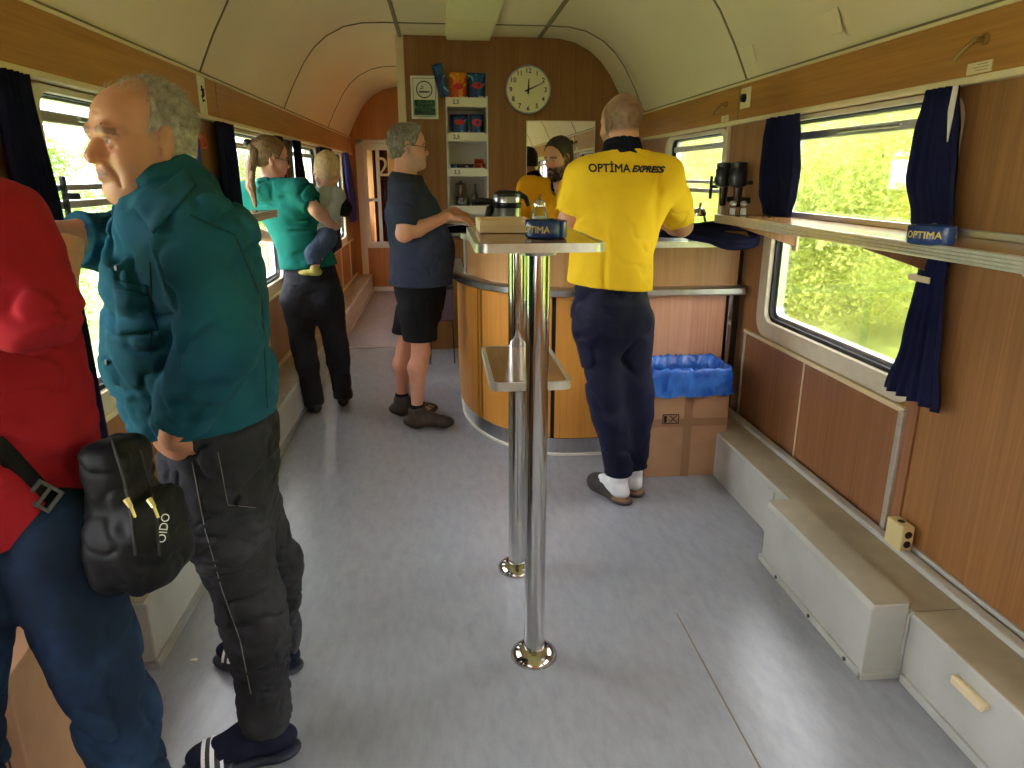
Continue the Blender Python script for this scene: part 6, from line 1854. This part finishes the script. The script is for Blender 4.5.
F.displace(folds(6, .013, 83, (1, 1, .8))); F.displace(folds(18, .0025, 84, (.7, .7, 1.4)))
F.plane((0, 0, .135), (0, 0, -1)); sdf_obj('trousers', F, M['navy_trousers'], ym)
M['white_sock'] = fabric('white_sock', S(214, 214, 220), S(230, 230, 234), 30); M['clog'] = mottled('dark_clog', S(48, 42, 40), S(62, 54, 50), 12, rough=.7); M['cork'] = mat_base('cork_sole', S(140, 106, 74), .8)[0]
for n in 'LR':
    an, d = getattr(f, 'an' + n), getattr(f, 'toe' + n); lo2, hi2 = an - .32, an + .32; lo2[2] = -.01; hi2[2] = .3
    F = Field(lo2, hi2, .005 * Q); F.cone((an[0], an[1], .06), (an[0], an[1], .16), .042, .043, .02, capb=0); shoe(F, an, d, .255, .042, .09, .022, .9, .06); F.displace(folds(18, .003, 9, (1, 1, 2))); sdf_obj('sock', F, M['white_sock'], ym)
    R = np.stack([A_([d[1], -d[0], 0]), d, [0, 0, 1]], 1)
    F = Field(lo2, hi2, .005 * Q); F.frame(R, (an[0], an[1], 0)); F.ell((0, -.02, .013), (.046, .06, .016), .01); F.ell((0, .07, .012), (.044, .11, .015), .02); F.ell((0, .14, .013), (.054, .08, .016), .02); F.plane((0, 0, 0), (0, 0, -1)); F.frame(); so_ = sdf_obj('sole', F, M['cork'], ym)
    F = Field(lo2, hi2, .005 * Q); F.frame(R, (an[0], an[1], 0)); F.ell((0, .13, .032), (.060, .095, .052), .02); F.ell((0, .05, .02), (.05, .06, .02), .02); F.ell((0, -.02, .012), (.050, .066, .014), .02); F.plane((0, 0, .004), (0, 0, -1)); F.plane((0, .03, .06), (0, -.9, .6)) if False else None; F.frame(); sdf_obj('clog', F, M['clog'], ym)
# ---------------------------------------------------------------- the woman with the ponytail, carrying a baby
f = Fig((-.81, 4.5), .25, 1.70)
f.pel = W(312, 283, y=4.50); f.wai = W(303, 243, y=4.50); f.che = W(291, 215, y=4.50); f.nek = W(272, 182, y=4.48); f.hc = W(271, 158, y=4.50); f.hR = euler_R(-1.15, .22, .06); f.hs = .95
f.shL = W(248, 193, y=4.56); f.shR = W(301, 190, y=4.40); f.elL = W(244, 232, y=4.66); f.wrL = W(285, 240, y=4.82); f.elR = W(316, 210, y=4.34); f.wrR = W(332, 224, y=4.44)
f.hipL = W(297, 302, y=4.48); f.hipR = W(328, 300, y=4.50); f.knL = W(304, 348, y=4.48); f.knR = W(336, 345, y=4.55); f.anL = W(314, 400, y=4.50); f.anR = W(343, 394, y=4.62)
f.toeL = unit([-.55, .85, 0]); f.toeR = unit([-.05, 1, 0]); f.pw = .165; f.ww = .135; f.cw = .145; f.sw = .052; f.cd = .11; f.uc = unit(f.shR - f.shL)
wm = person('woman with a ponytail in a green T-shirt holding a baby at the left windows', (-.80, 4.5))
build_body(f, wm, .005, lin(216, 160, 138), dict(ruddy=.4, brow=lin(90, 66, 50), lips=lin(190, 100, 96)), armr=(.046, .038, .025),
           hands=[dict(wr=f.wrR, d=(.5, .9, .1), nrm=(.7, -.7, .2), side=-1, curl=.5, sc=.9), dict(wr=f.wrL, d=(.9, .3, .1), nrm=(0, .5, -1), side=1, curl=.4, sc=.9)], hp=dict(w=.97), neckr=.05)
M['hair_blond'] = hair_mat('dark_blond_hair', S(92, 66, 46), S(150, 116, 82)); M['hair_tail'] = hair_mat('blond_ponytail', S(104, 78, 56), S(146, 114, 86))
hair_cap(f, wm, M['hair_blond'], .0045, .008, cut=[((0, .062, .05), (0, .9, -.05)), ((0, -.05, -.062), (0, .35, -1)), ((0, .028, -.0), (0, 1, -.35))], bumps=(.003, 60),
         grow=lambda F: F.ell((0, -.125, .05), (.028, .03, .03), .02))
q = lambda u, v, y: W(u, v, y=y)
F = Field(W(250, 212, y=4.5) - .3, W(252, 145, y=4.5) + .3, .0045 * Q)
F.chain([f.hc + f.hs * (f.hR @ A_([0, -.14, .055])), q(254, 152, 4.42), q(251, 166, 4.40), q(251, 186, 4.39), q(255, 206, 4.39)], [.018, .024, .027, .024, .009], .02); F.displace(folds(30, .010, 3, (1.8, 1.8, .18))); pt_ = sdf_obj('ponytail', F, M['hair_tail'], wm)
F = Field(W(252, 150, y=4.45) - .1, W(252, 150, y=4.45) + .1, .004); F.cone(f.hc + f.hs * (f.hR @ A_([0, -.138, .054])), f.hc + f.hs * (f.hR @ A_([0, -.150, .055])), .024, .024, .01); sdf_obj('hair_tie', F, M['black_plastic'], wm)
gl = MB(); k = f.hs
def HP(x, y, z): return tuple(f.hc + k * (f.hR @ A_([x, y, z])) - A_(wm.location))
for s in (-1, 1):
    gl.tube([HP(s * .032 + .020 * math.cos(a), .103, -.001 + .014 * math.sin(a)) for a in np.linspace(0, 2 * PI, 18, endpoint=False)], .0014, 6, closed=True)
    gl.tube([HP(s * .052, .099, .004), HP(s * .074, .06, .006), HP(s * .084, -.012, .010)], .0015, 6)
gl.tube([HP(-.011, .105, .002), HP(.011, .105, .002)], .0014, 6); gl.build('glasses', M['black_plastic'], wm, smooth=True)
M['green_jersey'] = fabric('green_jersey', S(10, 88, 84), S(22, 108, 100), 5, 500)
lo, hi = f.bounds(.2); F = Field(lo, A_([hi[0], hi[1], 1.60]), .0055 * Q)
f.trunk(F, .012, low=0); F.slabs([(f.pel - A_([0, 0, .02]), f.u, .172, .128), (f.wai, f.u, .148, .122), (f.che, f.uc, .158, .125)], .05)
for n in 'RL':
    a, e = getattr(f, 'sh' + n), getattr(f, 'el' + n); F.cone(a, lerp(a, e, .5), .064, .060, .04); F.cone(lerp(a, e, .4), lerp(a, e, .76), .062, .062, .015, capb=0)
F.displace(folds(6, .013, 91, (1, 1, 1.5))); F.displace(folds(15, .003, 92))
F.plane(W(312, 268, y=4.4), (.06, 0, -1)); nd = unit(f.hc - f.nek); F.plane(f.nek + nd * .02, nd); F.cone(f.nek - nd * .03, f.nek + nd * .2, .062, .066, .006, 's'); sdf_obj('t_shirt', F, M['green_jersey'], wm)
M['charcoal_jeans'] = jeans_mat('charcoal_denim', S(24, 24, 28), S(34, 34, 39), S(50, 50, 58))
F = Field(A_([lo[0], lo[1], -.02]), A_([hi[0], hi[1], 1.05]), .0055 * Q)
F.slabs([(f.pel - A_([0, 0, .13]), f.u, .155, .12), (f.pel, f.u, .172, .13), (f.pel + A_([0, 0, .08]), f.u, .155, .122)], .03)
for n in 'LR':
    f.leg(F, n, .006, (.098, .064, .060, .052), .045, infb=.014); F.ell(getattr(f, 'hip' + n) + A_([0, -.045, .03]), (.088, .08, .10), .04)
F.displace(folds(9, .006, 93, (1, 1, 1.5))); F.displace(folds(20, .0025, 94, (.7, .7, 1.5))); F.plane((0, 0, .055), (0, 0, -1)); sdf_obj('jeans', F, M['charcoal_jeans'], wm)
M['dark_trainer'] = mottled('dark_trainer', S(26, 26, 28), S(40, 40, 44), 16, rough=.7)
for n in 'LR':
    an, d = getattr(f, 'an' + n), getattr(f, 'toe' + n); lo2, hi2 = an - .32, an + .32; lo2[2] = -.01; hi2[2] = .25
    F = Field(lo2, hi2, .005 * Q); shoe(F, an, d, .255, .045, .08, .008, .95, .065); sh = sdf_obj('shoe', F, M['dark_trainer'], wm)
    F = Field(lo2, hi2, .005 * Q); shoe(F, an, d, .262, .048, .02, 0, .9, .068); F.plane((0, 0, .02), (0, 0, 1)); sdf_obj('sole', F, mat_base('pale_sole', S(150, 150, 146), .7)[0] if n == 'L' else bpy.data.materials['pale_sole'], sh)

# the baby on her arm
f = Fig((-.70, 4.5), .5, .80)
f.pel = W(322, 232, y=4.52); f.wai = W(324, 219, y=4.52); f.che = W(327, 203, y=4.52); f.nek = W(327, 189, y=4.52); f.hc = W(327, 171, y=4.52); f.hR = euler_R(.1, .12, .1); f.hs = .90
f.u = unit([1, .2, 0]); f.uc = f.u
f.shL = W(315, 196, y=4.56); f.shR = W(337, 195, y=4.48); f.elL = W(310, 208, y=4.66); f.wrL = W(318, 214, y=4.74); f.elR = W(333, 212, y=4.42); f.wrR = W(336, 222, y=4.47)
f.hipL = W(317, 236, y=4.56); f.hipR = W(326, 238, y=4.46); f.knL = W(308, 240, y=4.70); f.knR = W(314, 254, y=4.38); f.anL = W(311, 262, y=4.72); f.anR = W(315, 268, y=4.36)
f.toeR = unit([-1, .1, 0]); f.toeL = unit([-.6, .8, 0]); f.pw = .20; f.ww = .19; f.cw = .19; f.pd = .17; f.wd = .16; f.cd = .16
baby = thing('baby', 'fair-haired baby in a grey top and jeans carried on the arm of the woman', 'baby', tuple(W(322, 240, y=4.5)))
build_body(f, baby, .0045, lin(226, 170, 146), dict(ruddy=.5, brow=lin(170, 136, 100)), armr=(.075, .062, .046), legr=(.11, .08, .08, .06), hands=[dict(wr=f.wrR, d=(.35, .7, -.3), nrm=(.5, -.7, .4), side=-1, curl=.5, sc=.55), dict(wr=f.wrL, d=(.4, .7, 0), nrm=(0, 0, 1), side=1, curl=.4, sc=.55)], hp=dict(w=1.02, nose=.8), neckr=.075)
M['hair_fair'] = hair_mat('fair_hair', S(184, 148, 104), S(222, 190, 148))
hair_cap(f, baby, M['hair_fair'], .004, .006, cut=[((0, .06, .05), (0, .9, .1)), ((0, -.05, -.05), (0, .3, -1)), ((0, .02, -.0), (0, 1, -.4))], bumps=(.004, 60))
M['grey_top'] = fabric('pale_grey_jersey', S(168, 172, 168), S(190, 194, 190), 12, 500)
lo, hi = f.bounds(.12); F = Field(lo, hi, .0042 * Q); f.trunk(F, .010)
for n in 'RL':
    a, e, w_ = (getattr(f, q_ + n) for q_ in ('sh', 'el', 'wr')); F.cone(a, e, .043, .039, .015); F.cone(e, lerp(e, w_, .85), .039, .032, .012, capb=0)
F.displace(folds(16, .004, 95)); F.plane(f.pel + A_([0, 0, .01]), (0, 0, -1)); F.plane(f.nek + A_([0, 0, .015]), (0, 0, 1)); sdf_obj('top', F, M['grey_top'], baby)
M['baby_jeans'] = jeans_mat('mid_blue_denim', S(44, 54, 74), S(62, 76, 100), S(90, 104, 128))
F = Field(lo, hi, .0042 * Q); F.slabs([(f.pel - A_([0, 0, .05]), f.u, .088, .08), (f.pel + A_([0, 0, .03]), f.u, .094, .082)], .02)
for n in 'RL':
    a, e, w_ = (getattr(f, q_ + n) for q_ in ('hip', 'kn', 'an')); F.cone(a, e, .068, .053, .02); F.cone(e, lerp(e, w_, .8), .053, .044, .02, capb=0)
F.displace(folds(18, .004, 96)); sdf_obj('jeans', F, M['baby_jeans'], baby)
M['yellow_shoe'] = mottled('yellow_green_shoe', S(150, 140, 60), S(176, 164, 84), 60, rough=.7)
for n in 'RL':
    an, d = getattr(f, 'an' + n), getattr(f, 'toe' + n); R = np.stack([A_([d[1], -d[0], 0]), d, [0, 0, 1]], 1); F = Field(an - .2, an + .2, .004 * Q)
    F.frame(R, an + A_([0, 0, -.045]), .52); F.ell((0, -.02, .04), (.045, .06, .04), .02); F.ell((0, .10, .034), (.052, .10, .036), .03); F.cone((0, 0, .04), (0, .005, .11), .045, .048, .02, capb=0); F.plane((0, 0, .0), (0, 0, -1)); F.frame(); sh = sdf_obj('shoe', F, M['yellow_shoe'], baby)
    F = Field(an - .2, an + .2, .004 * Q); F.frame(R, an + A_([0, 0, -.047]), .52); F.ell((0, -.02, .012), (.05, .066, .02), .02); F.ell((0, .10, .012), (.057, .108, .02), .03); F.plane((0, 0, .0), (0, 0, -1)); F.frame(); sdf_obj('sole', F, bpy.data.materials['pale_sole'], sh)
# straps of the carrier
F = Field(lo, hi, .0045 * Q)
for s in (-1, 1):
    a = f.nek + f.u * s * .045 + A_([0, -.0, -.02]); F.chain([a + A_([0, .09, -.04]), a + A_([0, .0, .022]), a + A_([s * .0, -.09, -.03]), f.che + f.u * s * .07 + A_([0, -.09, -.03]), f.che + f.u * s * .105 + A_([0, -.0, -.06])], [.010, .011, .011, .011, .011], .005)
F.ell(W(344, 208, y=4.5), (.05, .055, .055), .02); F.displace(folds(20, .003, 2)); sdf_obj('carrier_strap', F, M['nylon'], baby)

# ---------------------------------------------------------------- the barman
f = Fig((.80, 5.25), 2.30, 1.78)
f.hc = W(558, 157, y=5.22); f.nek = W(564, 183, y=5.28); f.che = W(563, 215, y=5.30); f.hR = euler_R(2.26, .30, -.04); f.hs = 1.04
f.wai = W(562, 245, y=5.30); f.pel = W(562, 280, y=5.30); f.shL = f.L(-.19, .0, 1.40); f.shR = f.L(.19, .02, 1.40); f.elL = f.L(-.26, .06, 1.13); f.elR = f.L(.24, .06, 1.13); f.wrL = f.L(-.20, .30, 1.08); f.wrR = f.L(.16, .30, 1.08)
f.belly = .03; f.uc = f.u
bm_ = person('bearded barman in a yellow polo shirt tinted orange for the shade behind the bar, looking down', (.80, 5.28))
build_body(f, bm_, .005, lin(210, 152, 122), dict(ruddy=.3, brow=lin(50, 36, 28), browk=.9, stubble=(.93, lin(52, 38, 30))), hands=[dict(wr=f.wrL, d=f.R @ A_([.1, 1, -.1]), nrm=(0, 0, 1), side=1, curl=.5), dict(wr=f.wrR, d=f.R @ A_([-.1, 1, -.1]), nrm=(0, 0, 1), side=-1, curl=.5)], hp=dict(beard=1.3))
M['hair_dark'] = hair_mat('dark_brown_hair', S(36, 27, 22), S(66, 50, 40))
hair_cap(f, bm_, M['hair_dark'], .0045, .009, cut=[((0, .062, .085), (0, .85, -.35)), ((0, -.06, -.06), (0, .3, -1)), ((0, .03, -.02), (0, 1, -.3))], bumps=(.005, 50))
F = Field(f.hc - .2, f.hc + .2, .004 * Q); F.frame(f.hR, f.hc, f.hs); F.ell((0, .062, -.108), (.044, .038, .044), .02); F.cone((-.056, .018, -.055), (-.02, .07, -.10), .012, .026, .02); F.cone((.056, .018, -.055), (.02, .07, -.10), .012, .026, .02)
F.ell((0, .094, -.090), (.02, .016, .014), .01); F.cone((-.03, .088, -.068), (0, .103, -.0515), .006, .007, .008); F.cone((0, .103, -.0515), (.03, .088, -.068), .007, .006, .008); F.cone((-.03, .088, -.068), (-.026, .08, -.09), .007, .01, .01); F.cone((.03, .088, -.068), (.026, .08, -.09), .007, .01, .01); F.frame(); F.displace(folds(70, .004, 5, ridged=False)); sdf_obj('beard', F, M['hair_dark'], bm_)
M['shaded_jersey'] = fabric('shaded_yellow_jersey', S(236, 166, 18), S(244, 178, 30), 5, 500)  # yellow jersey with the shade behind the bar put into its oranger colour
lo, hi = f.bounds(.2); F = Field(lo, A_([hi[0], hi[1], 1.66]), .006 * Q); f.trunk(F, .014, low=.02); F.slabs([(f.pel - A_([0, 0, .06]), f.u, .178, .15), (f.wai, f.u, .172, .15), (f.che, f.uc, .185, .145)], .05)
for n in 'RL':
    a, e = getattr(f, 'sh' + n), getattr(f, 'el' + n); F.cone(a, lerp(a, e, .5), .075, .072, .04); F.cone(lerp(a, e, .4), lerp(a, e, .80), .072, .072, .015, capb=0)
F.displace(folds(6, .013, 97)); nd = unit(f.hc - f.nek); F.plane(f.nek + A_([0, 0, .055]), (0, 0, 1)); F.cone(f.nek - nd * .03, f.nek + nd * .2, .064, .066, .006, 's'); F.ell(f.nek + f.R[:, 1] * .075 + A_([0, 0, -.02]), (.05, .05, .07), .01, 's'); F.plane(f.pel - A_([0, 0, .08]), (0, 0, -1)); sp = sdf_obj('polo_shirt', F, M['shaded_jersey'], bm_)
F = Field(f.nek - .17, f.nek + .17, .004 * Q); F.cone(f.nek - nd * .02, f.nek + nd * .075, .108, .090, .01, capb=0, capa=0); F.cone(f.nek - nd * .06, f.nek + nd * .14, .088, .080, .004, 's'); F.ell(f.nek + f.R[:, 1] * .10 + A_([0, 0, .03]), (.03, .05, .10), .006, 's'); sdf_obj('collar', F, M['navy_collar'], bm_)
F = Field(A_([lo[0], lo[1], -.02]), A_([hi[0], hi[1], 1.05]), .007 * Q); F.slabs([(f.pel - A_([0, 0, .13]), f.u, .15, .125), (f.pel, f.u, .172, .14), (f.pel + A_([0, 0, .06]), f.u, .165, .135)], .03)
for n in 'LR': f.leg(F, n, .01, (.1, .07, .066, .052), .045, infb=.014)
sdf_obj('trousers', F, M['navy_trousers'], bm_)
for n in 'LR':
    an, d = getattr(f, 'an' + n), getattr(f, 'toe' + n); lo2, hi2 = an - .32, an + .32; lo2[2] = -.01; hi2[2] = .25
    F = Field(lo2, hi2, .006 * Q); shoe(F, an, d, .28, .05, .09); sdf_obj('shoe', F, M['black_cloth'], bm_)
# ================================================================ outdoors
def rand_quads(n, sampler, size, seed):
    rg = np.random.default_rng(seed)
    c = sampler(n, rg); n = len(c)
    a = rg.normal(size=(n, 3)); a /= np.linalg.norm(a, axis=1)[:, None]
    t = rg.normal(size=(n, 3)); t -= (t * a).sum(1)[:, None] * a; t /= np.linalg.norm(t, axis=1)[:, None]
    s = size * (.55 + .9 * rg.random(n))[:, None]
    w = s * .42
    v = np.stack([c - a * s, c + t * w + a * s * -.1, c + a * s, c - t * w + a * s * -.1], 1).reshape(-1, 3)
    return v, n


def quad_mesh(name, v, n, mat):
    me = bpy.data.meshes.new(name); me.vertices.add(4 * n); me.loops.add(4 * n); me.polygons.add(n)
    me.vertices.foreach_set('co', v.astype(np.float32).ravel()); me.loops.foreach_set('vertex_index', np.arange(4 * n, dtype=np.int32))
    me.polygons.foreach_set('loop_start', np.arange(0, 4 * n, 4, dtype=np.int32))
    me.update(calc_edges=True); me.materials.append(mat)
    o = bpy.data.objects.new(name, me); COL.objects.link(o); return o


def leaf_mat(name, cols):
    m, nt, b = mat_base(name, cols[0], .55, spec=.3)
    n = noise_node(nt, .9, detail=6, rough=.7); r = ramp(nt, n.outputs['Fac'], [(.3, cols[0]), (.5, cols[1]), (.7, cols[2])])
    nt.links.new(r.outputs['Color'], b.inputs['Base Color'])
    tr = nt.nodes.new('ShaderNodeBsdfTranslucent'); nt.links.new(r.outputs['Color'], tr.inputs['Color'])
    mx = nt.nodes.new('ShaderNodeMixShader'); mx.inputs[0].default_value = .5
    nt.links.new(b.outputs[0], mx.inputs[1]); nt.links.new(tr.outputs[0], mx.inputs[2]); nt.links.new(mx.outputs[0], nt.nodes['Material Output'].inputs[0])
    return m


M['leaf'] = leaf_mat('spring_leaves', [S(104, 122, 44), S(164, 176, 84), S(214, 218, 142)])
M['leaf_l'] = leaf_mat('shrub_leaves', [S(84, 112, 44), S(124, 152, 70), S(168, 188, 104)])
M['grass'] = mottled('meadow_grass', S(132, 154, 92), S(160, 180, 116), 1.5, rough=.9)
M['bank'] = mottled('embankment', S(96, 112, 40), S(150, 160, 76), .8, rough=.95)


def lumps(seed, boxes, k):
    rg = np.random.default_rng(seed); cs = []
    for (lo, hi, n) in boxes:
        cs.append(np.array(lo) + rg.random((n, 3)) * (np.array(hi) - np.array(lo)))
    cs = np.concatenate(cs); rs = k * (.6 + .8 * rg.random(len(cs)))
    def sampler(n, rg):
        i = rg.integers(0, len(cs), n); d = rg.normal(size=(n, 3)); d /= np.linalg.norm(d, axis=1)[:, None]
        r = rs[i] * rg.random(n) ** .35
        return cs[i] + d * r[:, None]
    return sampler


GZ = -1.3    # ground beside the track
sm = lumps(3, [((5.0, -2, -.6), (6.2, 16, 2.2), 120), ((6, 0, 1.0), (9, 20, 4.2), 110), ((5, -8, -.5), (8, 0, 3), 60), ((6.5, 14, -.5), (12, 34, 3.2), 70)], .75)
v, n = rand_quads(260000, sm, .038, 11)
tag(quad_mesh('foliage', v, n, M['leaf']), 'dense yellow-green foliage filling the view outside the right-hand windows', 'foliage', kind='stuff')
structure(MB().prism([(2.6, GZ), (4.2, -1.1), (6.5, -.2), (9.5, 2.6), (14, 3.6), (14, GZ - .3), (2.6, GZ - .3)], -14, 45, 'y'), 'terrain_right', M['bank'])
sm = lumps(5, [((-8, 2, -.9), (-6.6, 14, 1.5), 150), ((-9, 10, -.6), (-7, 40, 2.2), 170), ((-9, 3, .6), (-7.4, 14, 2.4), 50)], .6)
v, n = rand_quads(150000, sm, .045, 12)
tag(quad_mesh('shrubs', v, n, M['leaf_l']), 'row of light green shrubs outside the left-hand windows under a white sky', 'shrubs', kind='stuff')
structure(MB().box((-60, -14, GZ - .2), (-1.6, 60, GZ)), 'ground_left', M['grass'])
structure(MB().box((-1.6, -14, GZ - .2), (2.7, 60, GZ)), 'ground_track', mottled('ballast', S(178, 172, 164), S(204, 198, 190), 14, rough=.95))

# ================================================================ light
wd = bpy.data.worlds.new('world'); SC.world = wd; wd.use_nodes = True
bg = wd.node_tree.nodes['Background']; bg.inputs[0].default_value = (.97, .92, 1.0, 1); bg.inputs[1].default_value = 4.6
sun = bpy.data.lights.new('sun', 'SUN'); sun.energy = 9.0; sun.angle = math.radians(2); sun.color = (1, .95, .84)
so = bpy.data.objects.new('sun', sun); COL.objects.link(so)
sd = Vector((.10, .62, -.78)); so.rotation_euler = sd.to_track_quat('-Z', 'Y').to_euler()
# portals: help the renderer find the sky through the openings
for side, wins in (('left', WL), ('right', WR)):
    for (a, c) in wins:
        l = bpy.data.lights.new('window_portal', 'AREA'); l.shape = 'RECTANGLE'; l.size = c - a; l.size_y = WZ1 - WZ0; l.cycles.is_portal = True
        o = bpy.data.objects.new('window_portal', l); COL.objects.link(o)
        x = XL - .11 if side == 'left' else XR + .11; d = Vector((1 if side == 'left' else -1, 0, 0))
        o.matrix_world = Matrix.LocRotScale(Vector((x, (a + c) / 2, (WZ0 + WZ1) / 2)), Matrix((Vector((0, 1, 0)), Vector((0, 0, 1)) * (1 if side == 'left' else -1), -d)).transposed().to_quaternion(), None)

# ceiling lamps of the carriage (the row continues behind the camera)
def lamp_energy(o, e): pass

# ================================================================ camera
cam = bpy.data.cameras.new('camera'); cam.sensor_fit = 'HORIZONTAL'; cam.sensor_width = 36; cam.lens = CF / 1024 * 36; cam.clip_start = .05; cam.clip_end = 300
co = bpy.data.objects.new('camera', cam); COL.objects.link(co)
R = Matrix([list(r) for r in CM]).to_4x4(); R.translation = (0, 0, CAMH); co.matrix_world = R
SC.camera = co
SC.view_settings.view_transform = 'Standard'; SC.view_settings.look = 'None'; SC.view_settings.gamma = 1; SC.view_settings.use_curve_mapping = False
SC.view_settings.exposure = 1.8
SC.cycles.max_bounces = 10; SC.cycles.diffuse_bounces = 6; SC.cycles.transparent_max_bounces = 16
SC.cycles.use_denoising = True
SC.cycles.sample_clamp_indirect = 6
